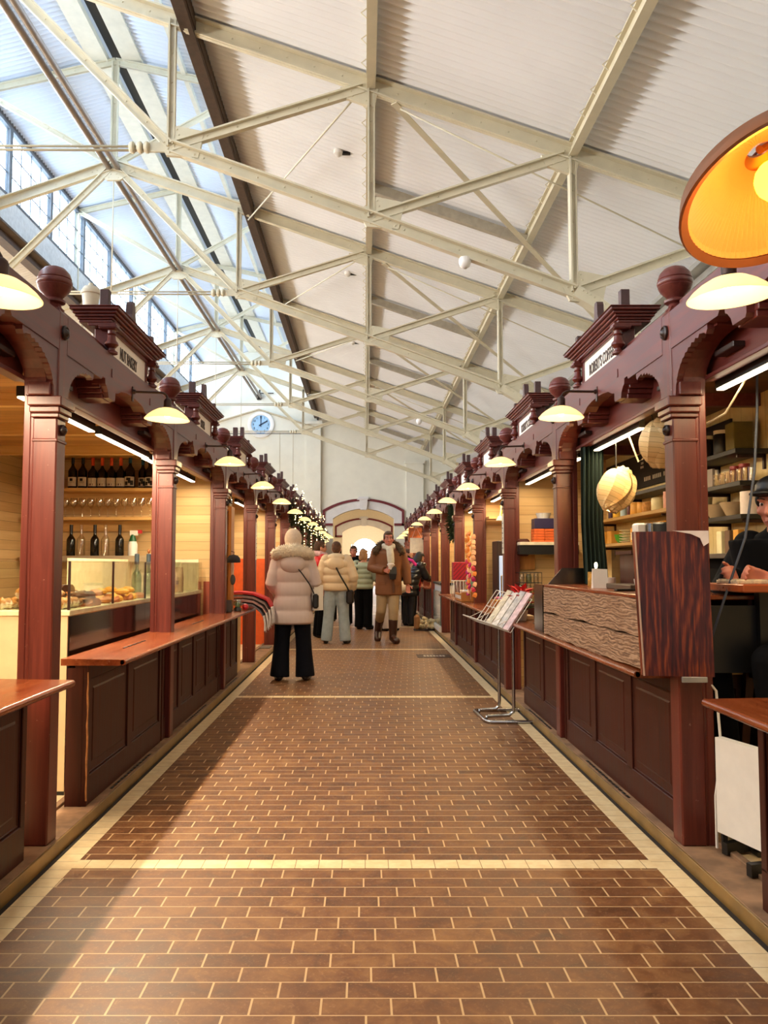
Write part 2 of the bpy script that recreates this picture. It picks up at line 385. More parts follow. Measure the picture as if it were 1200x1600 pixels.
# upstands and mullions of the lantern
FRAME = plain('grey_window_frame', '#5b5f63', 0.5); FRAMEL = plain('pale_upstand_panel', '#cfd2d4', 0.6)
struct('wall_lantern_left', G().box(-6.25, -6.15, YB, YW, 6.95, 7.62), FRAMEL)
struct('wall_lantern_right', G().box(-1.85, -1.75, YB, YW, 6.95, 7.62), FRAMEL)
PANE = glass('daylight_pane', '#eef6ff', 0.08)
k = 1
for s, x in ((-1, -6.18), (1, -1.82)):
    y = YB + 0.3
    while y < YW - 0.5:
        y1 = y + 1.86
        if s > 0 or y1 > 5:
            f = struct('window_%d' % k, G().box(x - 0.04, x + 0.04, y, y + 0.11, 7.62, 8.9).box(x - 0.04, x + 0.04, y + 0.11, y1, 7.62, 7.67).box(x - 0.04, x + 0.04, y + 0.11, y1, 8.85, 8.9), FRAME)
            m = G()
            for q in range(1, 4): m.box(x - 0.008, x + 0.008, y + 0.11 + (y1 - y - 0.11) * q / 4 - 0.008, y + 0.11 + (y1 - y - 0.11) * q / 4 + 0.008, 7.67, 8.85)
            for q in (1, 2): m.box(x - 0.008, x + 0.008, y + 0.11, y1, 7.67 + 1.18 * q / 3 - 0.009, 7.67 + 1.18 * q / 3 + 0.009)
            mesh_obj('muntins', m, FRAME, f)
            mesh_obj('pane', G().box(x - 0.004, x + 0.004, y + 0.11, y1, 7.67, 8.85), PANE, f); k += 1
        y = y1
# the far gable wall with its arched passage, a second arch and the last room
def arch_pts(hw, zs, rise, cx=-0.05, n=16):
    R = (hw * hw + rise * rise) / (2 * rise); a = math.asin(hw / R); zc = zs + rise - R
    return [(cx + R * math.sin(-a + 2 * a * i / n), zc + R * math.cos(-a + 2 * a * i / n)) for i in range(n + 1)]
def arched_wall(name, y0, y1, xl, xr, top, mat, hw=1.15, zs=3.02, rise=0.37):
    p = arch_pts(hw, zs, rise); g = G()
    g.prism([(xl, -0.1), (p[0][0], -0.1), (p[0][0], zs), (xl, zs)], y0, y1, 'y')
    g.prism([(p[-1][0], -0.1), (xr, -0.1), (xr, zs), (p[-1][0], zs)], y0, y1, 'y')
    for i in range(len(p) - 1):
        g.prism([p[i], p[i + 1], (p[i + 1][0], 4.0), (p[i][0], 4.0)], y0, y1, 'y')
    g.prism([(xl, zs), (p[0][0], zs), (p[0][0], 4.0), (xl, 4.0)], y0, y1, 'y')
    g.prism([(p[-1][0], zs), (xr, zs), (xr, 4.0), (p[-1][0], 4.0)], y0, y1, 'y')
    g.prism([(xl, 4.0), (xr, 4.0)] + top, y0, y1, 'y'); return struct(name, g, mat)
topg = [(XR, zr(XR)), (-1.8, zr(-1.8)), (-1.8, 8.95), (XC, 9.5), (-6.2, 8.95), (-6.2, zr(-6.2)), (XL, zr(XL))]
arched_wall('wall_end', YW, YW + 0.4, XL, XR, topg, PLASTER)
arched_wall('wall_passage', 43.5, 43.9, -6, 6, [(6, 6), (-6, 6)], plain('warm_cream_plaster', '#e8d8bc', 0.85, 0, 0.04))
struct('wall_far', G().prism([(-6, -0.1), (6, -0.1), (6, 1.6), (-6, 1.6)], 52.6, 52.9, 'y').prism([(-6, 1.6), (-0.85, 1.6), (-0.85, 6), (-6, 6)], 52.6, 52.9, 'y').prism([(0.85, 1.6), (6, 1.6), (6, 6), (0.85, 6)], 52.6, 52.9, 'y').prism([(-0.85, 2.7)] + [(0.85 * math.cos(PI - PI * i / 12), 2.1 + 0.85 * math.sin(PI * i / 12)) for i in range(1, 12)] + [(0.85, 2.7), (0.85, 6), (-0.85, 6)], 52.6, 52.9, 'y'), plain('warm_cream_plaster', '#e8d8bc'))
wf = G().box(-0.85, 0.85, 52.7, 52.72, 1.6, 1.63)
wf.box(-0.012, 0.012, 52.7, 52.72, 1.6, 2.95)
wfr = struct('window_%d' % k, wf, FRAME); mesh_obj('pane', G().box(-0.85, 0.85, 52.74, 52.75, 1.6, 2.96), PANE, wfr)
struct('wall_passage_left', G().box(-6.3, -6, YW + 0.4, 53, -0.1, 6), PLASTER); struct('wall_passage_right', G().box(6, 6.3, YW + 0.4, 53, -0.1, 6), PLASTER)
struct('ceiling_passage', G().box(-6, 6, YW + 0.4, 53, 5.2, 5.3), PLASTER)
struct('floor_passage', G().box(-6, 6, YW, 53, -0.12, -0.004), TILE)
area('passage_fill', (0, 37, 5.0), (0, 0, 0), 3, 5, 330, (1.0, 0.86, 0.66)); area('passage_fill_far', (0, 48, 5.0), (0, 0, 0), 3, 4, 330, (1.0, 0.9, 0.75))  # added fill under the ceiling without fixtures, brightens the passage rooms
# pilasters, clock gable mouldings
for nm, x0, x1, zt in (('trim_pilaster_left', -2.2, -1.66, 6.7), ('trim_pilaster_right', 1.56, 2.2, 5.2)):
    struct(nm, G().box(x0, x1, YW - 0.14, YW, 0, zt).box(x0 - 0.05, x1 + 0.05, YW - 0.18, YW, zt - 0.12, zt), PLASTER)
struct('wall_clock_bay', G().prism([(-6.3, 3), (-1.9, 3), (-1.9, 6.45), (-4, 7.12), (-6.3, 6.4)], YW - 0.1, YW, 'y'), PLASTER)
SAND = plain('sand_stone_line', '#b9a98c', 0.8)
struct('trim_gable', G().bar((-6.4, YW - 0.13, 6.40), (-4, YW - 0.13, 7.14), 0.1, 0.05).bar((-4, YW - 0.13, 7.14), (-1.8, YW - 0.13, 6.44), 0.1, 0.05), SAND)
g = G()
for x in (-5.4, -4.7, -3.2, -2.7): g.box(x - 0.008, x + 0.008, YW - 0.104, YW - 0.1, 3, 6.3)
struct('trim_board_joints', g, SAND)
# arch surrounds: red band, grey voussoirs, keystone
VOUS = plain('grey_voussoir', '#d8d3d0', 0.8, 0, 0.08, 3); BAND = plain('oxblood_band', '#6b2026', 0.7)
def surround(y, nm, sc, zoff=0.0):
    for name, h0, z0, r0, h1, z1, r1, mat, d in (('voussoirs', 1.15, 3.02, 0.37, 1.44, 3.28, 0.40, VOUS, 0.05), ('band', 1.44, 3.28, 0.40, 1.53, 3.34, 0.43, BAND, 0.08)):
        a, b = arch_pts(h0, z0, r0), arch_pts(h1, z1, r1); g = G()
        for i in range(len(a) - 1): g.prism([a[i], a[i + 1], b[i + 1], b[i]], y - d, y, 'y')
        for s in (0, -1):
            g.prism([(a[s][0], 2.75), (b[s][0], 2.75), b[s], a[s]], y - d, y, 'y')
        if mat is BAND:
            for s in (0, -1): g.prism([(a[s][0] + (0.29 if s == 0 else -0.29), 2.75), b[s][0:1] + (2.75,), b[s][0:1] + (2.84,), (a[s][0] + (0.29 if s == 0 else -0.29), 2.84)], y - d, y, 'y')
        else:
            for i in (1, 3, 5, 11, 13, 15): pass
        struct('trim_%s_%s' % (nm, name), g, mat)
    struct('trim_%s_keystone' % nm, G().prism([(-0.17, 3.34), (0.07, 3.34), (0.11, 3.76), (-0.21, 3.76)], y - 0.16, y, 'y').prism([(-0.3, 3.72), (0.2, 3.72), (0.12, 3.84), (-0.22, 3.84)], y - 0.1, y, 'y').box(-0.23, 0.13, y - 0.19, y, 3.74, 3.79), VOUS)
surround(YW, 'arch', 1); surround(43.5, 'inner_arch', 1)
# ------------------------------------------------------------ roof steelwork
N1, N2, N3 = (-1.99, 5.58), (0.066, 4.83), (2.13, 4.06)
APEX = (XC, 7.65)
def P3(p): return (p[0], 0, p[1])
def mir(p): return (2 * XC - p[0], p[1])
def rivets(g, a, b, step, y, off=0.0, r=0.011):
    a, b = Vector(a), Vector(b); d = b - a; L = d.length; n = max(2, int(L / step)); d.normalize()
    up = d.cross(Vector((0, 1, 0)))
    for i in range(n + 1):
        p = a + d * (0.06 + (L - 0.12) * i / n) + up * off
        g.lathe([(r, 0), (r * 0.7, -r * 0.6), (0.001, -r * 0.8)], (p.x, y, p.z), 6, 'y', False)
def angle_bar(a, b, wd=0.13, ht=0.13, step=0.30):
    """riveted double angle: a flange and a web"""
    g = G(); a, b = Vector(P3(a)), Vector(P3(b)); d = (b - a).normalized(); up = d.cross(Vector((0, 1, 0)))
    if up.z < 0: up = -up
    g.bar(a + up * (ht * 0.42), b + up * (ht * 0.42), wd, 0.018, up).bar(a, b, 0.03, ht, up)
    g.bar(a - up * ht * 0.42, b - up * ht * 0.42, wd * 0.55, 0.016, up)
    rivets(g, a, b, step, -0.016); return g
def gusset(pts):
    g = G().prism(pts, -0.022, 0.022, 'y'); cx = sum(p[0] for p in pts) / len(pts); cz = sum(p[1] for p in pts) / len(pts)
    for p in pts:
        for k in (0.45, 0.78):
            g.lathe([(0.011, 0), (0.008, -0.007), (0.001, -0.009)], (cx + (p[0] - cx) * k, -0.022, cz + (p[1] - cz) * k), 6, 'y', False)
    return g
STEELC = plain('cream_painted_rivet_steel', '#cfc6ac', 0.42, 0, 0.06, 5)
tr = thing('roof_truss', 'nearest cream riveted steel roof truss, crossing the top of the photo', 'roof truss', (0, 8.17, 0), 0, 'roof trusses of the hall')
def part(nm, g, mat=STEELC, p=None): return mesh_obj(nm, g, mat, p or tr)
def both(f):
    f(lambda p: p); f(mir)
def build_half(m):
    part('rafter', angle_bar(m(APEX), m((XR, zr(XR))), 0.15, 0.16))
    part('lower_chord', angle_bar(m(APEX), m(N1), 0.10, 0.09))
    part('lower_chord', angle_bar(m(N1), m(N2), 0.15, 0.12)); part('lower_chord', angle_bar(m(N2), m(N3), 0.15, 0.12))
    cv = [N3, (2.35, 3.93), (2.6, 3.74), (2.85, 3.45), (3.1, 3.05), (3.4, 2.75), (3.75, 2.6), (XR, 2.55)]; kg = G()
    for a, b in zip(cv, cv[1:]): kg.bar(P3(m(a)), P3(m(b)), 0.15, 0.12, (0.3, 0, 1)); rivets(kg, P3(m(a)), P3(m(b)), 0.08, -0.076, 0.03)
    part('knee', kg)
    for n in (N1, N2, N3):
        part('strut', angle_bar(m(n), m((n[0], zr(n[0]))), 0.10, 0.07))
    for n, x in ((N1, N2[0] - 0.08), (N2, N3[0] - 0.08), (N3, XR)):
        part('brace', angle_bar(m(n), m((x, zr(x) - 0.06)), 0.11, 0.09))
    for n in (N1, N2, N3):
        part('gusset', gusset([m(q) for q in ((n[0] - 0.12, n[1] + 0.05), (n[0] - 0.05, n[1] - 0.09), (n[0] + 0.28, n[1] - 0.12), (n[0] + 0.34, n[1] + 0.16), (n[0] + 0.05, n[1] + 0.22))]))
    for x in (N2[0], N3[0]):
        z = zr(x); part('gusset', gusset([m(q) for q in ((x - 0.32, z - 0.02), (x - 0.28, z - 0.13), (x + 0.03, z - 0.24), (x + 0.08, z - 0.02))]))
    part('lantern_strut', angle_bar(m(APEX), m((-1.88, 8.86)), 0.09, 0.08)); part('lantern_rafter', angle_bar(m((XC, 9.36)), m((-1.8, 8.86)), 0.10, 0.10))
    part('lantern_post', angle_bar(m((-1.82, zr(-1.82))), m((-1.82, 8.86)), 0.10, 0.08))
both(build_half)
part('king_post', angle_bar(APEX, (XC, 9.36), 0.12, 0.10)); part('king_rod', G().tube([P3(APEX), (XC, 0, 5.58)], 0.011, 6))
part('gusset', gusset([(XC - 0.34, 7.55), (XC - 0.1, 7.40), (XC + 0.1, 7.40), (XC + 0.34, 7.55), (XC + 0.16, 7.78), (XC - 0.16, 7.78)]))
g = G()
for z in (5.56, 5.60): g.tube([(mir(N1)[0], -0.02, z), (N1[0], 0.02, z)], 0.013, 6)
td = part('tie_rod', g)
tb = G()
for x0 in (-2.42, -2.34, -2.27): tb.lathe([(0.045, x0), (0.06, x0 + 0.02), (0.06, x0 + 0.04), (0.045, x0 + 0.055)], (0, 0, 5.58), 10, 'x')
tb.box(-2.24, -2.0, -0.012, 0.012, 5.53, 5.63); mesh_obj('turnbuckle', tb, STEELC, td)
for k, lb in enumerate(['second cream steel roof truss from the front of the hall', 'third cream steel roof truss from the front of the hall', 'fourth cream steel roof truss from the front, well short of the gable', 'farthest cream steel roof truss, just in front of the clock gable']):
    dup(tr, (0, 8.17 + 4.514 * (k + 1), 0), 0, lb)
# lengthwise members
def purlin(name, g, mat, lb, cat='purlin', group=None): return solo(name, g, mat, lb, cat, group=group)
YA = YB + 0.05
for x, lb in ((N2[0], 'cream steel purlin running overhead straight down the aisle, middle of the right slope'), (N3[0], 'cream steel purlin lower on the right slope, towards the right wall')):
    z = zr(x); g = G().box(x - 0.05, x + 0.05, YA, YW, z + 0.085, z + 0.10).box(x - 0.012, x + 0.012, YA, YW, z - 0.03, z + 0.1).box(x - 0.045, x + 0.045, YA, YW, z - 0.045, z - 0.03)
    y = YA
    while y < YW:
        g.tube([(x - 0.05, y, z + 0.09), (x - 0.10, y, z + 0.05), (x - 0.05, y, z)], 0.006, 5); y += 0.37
    purlin('purlin', g, STEELC, lb, group='purlins of the hall roof')
EDGE = plain('brown_edge_timber', '#4a382c', 0.6, 0, 0.2)
x = -1.78; z = zr(x); g = G().box(x - 0.13, x + 0.03, YA, YW, z - 0.05, z + 0.10).box(x - 0.03, x + 0.02, YA, YW, z - 0.12, z - 0.05)
purlin('edge_beam', g, EDGE, 'dark brown beam along the upper edge of the right roof slope', 'roof beam')
purlin('service_rod', G().tube([(-1.98, YA, 7.12), (-1.98, YW, 7.12)], 0.02, 6), BLACK, 'thin black rod running beside the dark upper roof edge', 'rod')
x = -6.22; z = zr(x); purlin('edge_beam', G().box(x - 0.05, x + 0.14, YA, YW, z - 0.1, z + 0.1).box(x + 0.14, x + 0.3, YA, YW, z + 0.02, z + 0.06), EDGE, 'dark beam and ledge below the lantern windows, left roof slope', 'roof beam')
purlin('ridge_tube', G().tube([(XC - 0.07, YA, 7.6), (XC - 0.07, YW, 7.6)], 0.045, 10).tube([(XC + 0.07, YA, 7.6), (XC + 0.07, YW, 7.6)], 0.045, 10), plain('taupe_steel', '#8a7d72', 0.4, 0.2), 'pair of taupe tubes joining the apexes of the trusses', 'purlin')
purlin('ridge_beam', G().box(-4.42, -4.12, YA, YW, 9.36, 9.46).box(-3.88, -3.58, YA, YW, 9.36, 9.46), STEEL, 'pale twin ridge beams along the top of the roof lantern', 'roof beam')
purlin('ridge_gap_board', G().box(-4.12, -3.88, YA, YW, 9.56, 9.6), BLACK, 'black ventilation strip between the twin ridge beams of the lantern', 'vent strip')
for x in (-2.9, -5.1):
    zz = 9.46 - 0.24 * (abs(x - XC) - 0.34) - 0.09
    purlin('purlin', G().box(x - 0.035, x + 0.035, YA, YW, zz - 0.06, zz + 0.05), STEEL, 'pale purlin under the %s half of the lantern roof' % ('right' if x > XC else 'left'), group='purlins of the hall roof')
for x in (-1.80, -6.2):
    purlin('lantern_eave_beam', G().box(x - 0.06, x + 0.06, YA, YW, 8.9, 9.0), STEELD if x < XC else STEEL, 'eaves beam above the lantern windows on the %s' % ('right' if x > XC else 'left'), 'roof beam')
ZE = zr(XR - 0.02)
purlin('wall_plate', G().box(XR - 0.14, XR, YA, YW, ZE - 0.2, ZE - 0.02).box(XR - 0.3, XR - 0.14, YA, YW, ZE - 0.12, ZE - 0.06), plain('grey_plate', '#8c8880', 0.6), 'grey wall plate and gutter along the eaves over the right-hand stalls', 'wall plate')
for k in range(5):
    y = 8.17 + 4.514 * k + 2.257
    if y < 30: solo('secondary_rafter', G().bar((N2[0], y, zr(N2[0]) - 0.01), (N3[0], y, zr(N3[0]) - 0.01), 0.09, 0.12), plain('rafter_taupe_paint', '#a39a88', 0.5), 'short brown-grey rafter between two purlins, %s from the front' % ORD[k], 'rafter', group='secondary rafters')  # rafters in a darker taupe than the cream steel
    if k < 4:
        ya, yb = 8.17 + 4.514 * k, 8.17 + 4.514 * (k + 1)
        solo('wind_brace', G().bar((0.3, ya, zr(0.3) - 0.10), (XR - 0.05, yb, zr(XR) - 0.10), 0.07, 0.012), STEELC, 'flat cream diagonal strap under the right slope, %s from the front' % ORD[k], 'brace', group='wind braces')
        solo('wind_brace', G().tube([(-0.1, ya, zr(0) - 0.14), (-1.85, yb, zr(-1.85) - 0.14)], 0.012, 6), STEELC, 'thin diagonal rod beside the dark roof edge, %s from the front' % ORD[k], 'brace', group='wind braces')
        solo('stay_rod', G().tube([(N2[0] + 0.3, ya, zr(0.3) - 0.16), (XR - 0.1, ya + 0.9, zr(XR) - 0.12)], 0.009, 6), STEELC, 'thin slanting rod below the right slope, %s from the front' % ORD[k], 'rod', group='stay rods')
# small fittings
for (x, y, lb) in ((-0.33, 9.95, 'white sensor with a black eye on the roof sheet, nearest of a row of three'), (-0.30, 14.2, 'white sensor on the roof sheet, middle of a row of three'), (-0.28, 18.7, 'white sensor on the roof sheet, farthest of a row of three')):
    t = thing('roof_sensor', lb, 'sensor', (x, y, zr(x) + 0.10), 0, 'roof sensors')
    mesh_obj('housing', G().lathe([(0.03, 0), (0.06, -0.01), (0.06, -0.06), (0.03, -0.09), (0.001, -0.095)], (0, 0, 0.02), 12), WHITE, t)
    mesh_obj('arm', G().box(0.03, 0.15, -0.02, 0.02, -0.05, -0.015), BLACK, t)
for (x, k, lb) in ((1.02, 0, 'round white smoke detector under the nearest roof truss'), (1.15, 2, 'round white smoke detector under a truss deeper in the hall')):
    y = 8.17 + 4.514 * k; z = N2[1] + (N3[1] - N2[1]) * (x - N2[0]) / (N3[0] - N2[0])
    solo('smoke_detector', G().lathe([(0.05, 0.02), (0.062, 0.0), (0.062, -0.04), (0.05, -0.075), (0.02, -0.095), (0.001, -0.097)], (0, 0, 0), 14), WHITE, lb, 'smoke detector', (x, y, z - 0.07), group='smoke detectors')
# the clock on the gable
CLK = plain('pale_blue_dial', '#9cc3e4', 0.5, 0, 0.05); NAVY = plain('navy_numerals', '#1d2c48', 0.5)
ck = thing('wall_clock', 'round pale blue clock showing two, high on the gable wall', 'clock', (-3.92, YW - 0.1, 6.56))
mesh_obj('rim', G().lathe([(0.36, 0), (0.50, 0), (0.50, -0.05), (0.40, -0.07), (0.36, -0.05)], (0, 0, 0), 40, 'y', False), WHITE, ck)
mesh_obj('dial', G().lathe([(0.001, -0.03), (0.37, -0.03), (0.37, 0)], (0, 0, 0), 40, 'y', False), CLK, ck)
for i in range(1, 13):
    a = PI / 2 - i * PI / 6
    text_mesh('numeral', str(i), 0.12, NAVY, ck, (0.28 * math.cos(a), -0.035, 0.28 * math.sin(a)), (PI / 2, 0, 0), 0.8)
def hand(nm, ang, L, wd):
    c, s2 = math.cos(ang), math.sin(ang)
    mesh_obj(nm, G().bar((-0.08 * c, -0.045, -0.08 * s2), (L * c, -0.045, L * s2), 0.012, wd, (-s2, 0, c)), NAVY, ck)
hand('minute_hand', PI / 2, 0.33, 0.026); hand('hour_hand', PI / 6, 0.28, 0.045)
solo('tie_cable', G().tube([(-8, YW - 0.22, 6.2), (-2.2, YW - 0.22, 6.2)], 0.012, 6), IRON, 'thin dark cable stretched level just beneath the clock', 'cable')
solo('ceiling_loudspeaker', G().cbox((0, 0, 0), 0.16, 0.12, 0.2, 0.01).cbox((0.02, 0, 0.18), 0.05, 0.05, 0.2).cbox((0.3, 0, 0.15), 0.5, 0.03, 0.03), STEELD, 'small dark device on a bracket high above the clock', 'bracket lamp', (-4.0, YW - 0.07, 7.62))
# ------------------------------------------------------------ the two rows of timber stalls
NB = 11
SIGNC = plain('ivory_sign_board', '#e9dfd2', 0.55, 0, 0.03); INK = plain('dark_sign_lettering', '#4a3c34', 0.6)
# --- post (canonical: right row, aisle face at x = -0.055)
post0 = thing('stall_post', 'carved mahogany stall post with ball finial, first from the front, left row', 'post', (-(XF + 0.055), PY(0), KZ), PI, 'stall posts')
g = G().box(-0.055, 0.055, -0.055, 0.055, 0, 1.90, 0.006).box(0.055, 0.066, -0.046, 0.046, 0, 2.06).box(0.066, 0.10, -0.05, 0.05, 0, 2.12, 0.004)
mesh_obj('shaft', g, RED, post0)
z = -KZ
mesh_obj('collar', G().box(-0.06, 0.06, -0.06, 0.06, 1.855 + z, 1.87 + z, 0.004), RED, post0)
g = G().box(-0.066, 0.062, -0.066, 0.066, 1.965 + z, 1.985 + z, 0.004).box(-0.074, 0.066, -0.078, 0.078, 1.985 + z, 2.015 + z, 0.006).box(-0.085, 0.07, -0.09, 0.09, 2.015 + z, 2.06 + z, 0.005)
mesh_obj('capital', g, RED, post0)
g = G().box(-0.056, 0.04, -0.05, 0.05, 2.06 + z, 2.46 + z, 0.005)
g.rings([[(-0.055 + 0.048 - q, -q, h), (-0.007 + q, -q, h), (-0.007 + q, q, h), (-0.007 - q, q, h)] for q, h in ((0.05, 2.455 + z), (0.03, 2.49 + z))], True, True, False)
mesh_obj('upper_shaft', g, RED, post0)
fp = [(0.03, 2.455), (0.045, 2.47), (0.047, 2.478), (0.034, 2.49), (0.03, 2.505), (0.05, 2.512), (0.052, 2.522), (0.035, 2.532), (0.045, 2.545), (0.066, 2.565), (0.077, 2.588), (0.0745, 2.592), (0.0795, 2.598), (0.081, 2.606), (0.0795, 2.614), (0.0745, 2.62), (0.077, 2.624), (0.068, 2.65), (0.048, 2.672), (0.022, 2.683), (0.001, 2.686)]
mesh_obj('finial', G().lathe([(r, h + z) for r, h in fp], (-0.007, 0, 0), 24), REDY, post0)
DARKR = plain('dark_rosette', '#2a1a17', 0.4)
for zz, r in ((1.915, 0.026), (2.37, 0.034)):
    mesh_obj('rosette', G().lathe([(r, 0), (r, -0.012), (r * 0.8, -0.018), (r * 0.62, -0.01), (r * 0.5, -0.018), (r * 0.25, -0.026), (0.001, -0.027)], (-0.055, 0, zz + z), 16, 'x'), DARKR, post0)
def bracket(sg):
    y0 = 0.05; p = [(y0, 2.06), (y0 + 0.035, 2.06), (y0 + 0.04, 2.085)]
    for i in range(1, 11):
        t = i / 11; a = t * PI / 2
        yy = y0 + 0.04 + 0.30 * (1 - math.cos(a)); h = 2.085 + 0.17 * math.sin(a)
        p += [(yy, h - 0.004), (yy + 0.012, h + 0.010)]
    p += [(y0 + 0.36, 2.255), (y0 + 0.375, 2.245), (y0 + 0.39, 2.262), (y0 + 0.39, 2.285), (y0, 2.285)]
    q = [(y0, 2.06), (y0 + 0.05, 2.06), (y0 + 0.055, 2.10)] + [(y0 + 0.055 + 0.31 * (1 - math.cos(k * PI / 14)), 2.10 + 0.17 * math.sin(k * PI / 14)) for k in range(1, 8)] + [(y0 + 0.42, 2.27), (y0 + 0.42, 2.3), (y0, 2.3)]
    f = lambda L: [(sg * a, b + z) for a, b in L]
    g = G().prism(f(p), -0.05, -0.02, 'x').prism(f(q), -0.022, 0.075, 'x')
    g.box(-0.04, 0.06, *sorted((sg * (y0), sg * (y0 + 0.06))), 2.06 + z, 2.12 + z, 0.004); return g
for sg in (-1, 1): mesh_obj('bracket', bracket(sg), REDY, post0)
POSTS = {}
for s in (-1, 1):
    for k in range(NB + 1):
        lb = 'carved mahogany stall post with ball finial, %s from the front, %s row' % (ORD[k], SIDE[s])
        loc = (s * (XF + 0.055), PY(k), KZ); rz = 0 if s > 0 else PI
        if s < 0 and k == 0: POSTS[s, k] = post0; continue
        POSTS[s, k] = dup(post0, loc, rz, lb)
# --- fascia beam with carved lower edge, pendants and inner lintel
L = BAY / 2 - 0.052
beam0 = thing('fascia_beam', 'carved mahogany fascia beam at the left edge of the photo, nearest of the left row', 'beam', (-XF, BY(-1), 0), PI, 'carved fascia beams')
half = [(0, 2.305), (0.12, 2.30), (0.22, 2.288), (0.29, 2.262), (0.335, 2.255), (0.335, 2.22), (0.345, 2.205), (0.45, 2.205), (0.462, 2.235), (0.49, 2.262), (0.51, 2.27), (0.515, 2.30), (0.56, 2.30), (0.575, 2.282), (L, 2.282)]
prof = [(-y, h) for y, h in half[::-1]] + half[1:] + [(L, 2.455), (-L, 2.455)]
g = G().prism(prof, 0.0, 0.075, 'x')
for sg in (-1, 1): g.box(-0.004, 0.002, sg * 0.40 - 0.008, sg * 0.40 + 0.008, 2.33, 2.375)
mesh_obj('beam_board', g, REDY, beam0)
mesh_obj('top_rail', G().box(0.03, 0.12, -L, L, 2.455, 2.475, 0.004).box(0.045, 0.10, -L, L, 2.475, 2.51, 0.004), REDY, beam0)
for sg in (-1, 1):
    y = sg * 0.395
    mesh_obj('pendant', G().box(0.03, 0.20, y - 0.075, y + 0.075, 2.20, 2.225, 0.003).box(0.03, 0.22, y - 0.09, y + 0.09, 2.225, 2.25, 0.003).box(0.03, 0.24, y - 0.11, y + 0.11, 2.25, 2.30, 0.004), REDY, beam0)
mesh_obj('soffit', G().box(0.075, 0.26, -L, L, 2.30, 2.32), REDY, beam0)
mesh_obj('lintel', G().box(0.16, 0.20, -L, L, 2.13, 2.30, 0.004).box(0.13, 0.16, -L, L, 2.125, 2.145, 0.003), REDY, beam0)
for sg in (-1, 1): mesh_obj('peg', G().box(0.11, 0.16, sg * 0.78 - 0.09, sg * 0.78 + 0.09, 2.19, 2.215, 0.003), DARKR, beam0)
# --- pediment with sign board
ped0 = thing('sign_pediment', 'mahogany sign pediment at the right edge, nearest of the right row', 'sign pediment', (XF, BY(-1), 2.455), 0, 'sign pediments')
mesh_obj('sign_panel', G().box(0.028, 0.05, -0.37, 0.37, 0.0, 0.15), SIGNC, ped0)
mesh_obj('sign_frame', G().box(0.02, 0.10, -0.40, -0.365, 0, 0.15, 0.003).box(0.02, 0.10, 0.365, 0.40, 0, 0.15, 0.003).box(0.022, 0.06, -0.37, 0.37, 0.0, 0.012).box(0.012, 0.12, -0.46, 0.46, 0.148, 0.17, 0.003), REDY, ped0)
g = G()
for x0, hy, z0, z1 in ((-0.012, 0.465, 0.165, 0.18), (-0.02, 0.475, 0.18, 0.192), (-0.036, 0.49, 0.192, 0.206), (-0.05, 0.506, 0.206, 0.22), (-0.066, 0.526, 0.22, 0.236), (-0.072, 0.535, 0.236, 0.242)):
    g.box(x0, 0.16 - x0 * 0.6, -hy, hy, z0, z1, 0.003)
mesh_obj('cornice', g, RED, ped0)
bp = [(0.034, 0), (0.034, 0.01), (0.022, 0.018), (0.019, 0.03), (0.026, 0.036), (0.038, 0.05), (0.036, 0.06), (0.024, 0.075), (0.021, 0.10), (0.026, 0.106), (0.021, 0.112), (0.022, 0.128), (0.03, 0.135)]
for sg in (-1, 1):
    b = mesh_obj('baluster', G().lathe(bp, (-0.002, sg * 0.425, 0.0), 16), RED, ped0)
    mesh_obj('block', G().box(-0.034, 0.06, sg * 0.425 - 0.036, sg * 0.425 + 0.036, 0.133, 0.168, 0.003).box(-0.04, 0.06, sg * 0.425 - 0.043, sg * 0.425 + 0.043, 0.14, 0.15), RED, b)
g = G()
for sg in (-1, 1): g.box(0.0, 0.05, sg * 0.46 - 0.022, sg * 0.46 + 0.022, 0.242, 0.345, 0.003)
cr = [(-0.24, 0.242), (-0.12, 0.262), (-0.06, 0.30), (-0.034, 0.345), (-0.03, 0.405), (-0.018, 0.425), (0.018, 0.425), (0.03, 0.405), (0.034, 0.345), (0.06, 0.30), (0.12, 0.262), (0.24, 0.242)]
g.prism(cr, 0.0, 0.04, 'x'); mesh_obj('crest', g, plain('greyed_mahogany', '#4a3130', 0.5), ped0)
# --- gooseneck lamp with opal glass shade
def shade_material():
    t = NT('opal_glass_shade'); tl = t.n('BsdfTranslucent'); tl.inputs[0].default_value = (*lin('#fff0c8'), 1)
    t.set(Base_Color='#f6e2b0', Roughness=0.25, Emission_Color='#ffe6ac', Emission_Strength=0.8)
    mx = t.n('MixShader'); mx.inputs[0].default_value = 0.5
    t.l(t.b.outputs[0], mx.inputs[1]); t.l(tl.outputs[0], mx.inputs[2]); t.l(mx.outputs[0], t.out.inputs[0]); return t.m
SHADE = shade_material(); BULB = emis('lit_bulb', '#ffe2a0', 26)
lamp0 = thing('stall_lamp', 'lit opal glass lamp at the left edge of the photo, nearest of the left row', 'lamp', (-XF, BY(-1), 2.335), PI, 'opal lamps along the stalls')
arm = [(0, 0, 0), (-0.17, 0, 0)] + [(-0.17 - 0.045 * math.sin(a), 0, -0.045 + 0.045 * math.cos(a)) for a in (0.4, 0.8, 1.2, PI / 2)]
mesh_obj('arm', G().tube(arm, 0.0075, 8), IRON, lamp0)
mesh_obj('wall_plate', G().box(-0.006, 0.002, -0.014, 0.014, -0.06, 0.03, 0.002).lathe([(0.012, -0.02), (0.016, -0.005), (0.016, 0)], (0, 0, 0), 10, 'x'), IRON, lamp0)
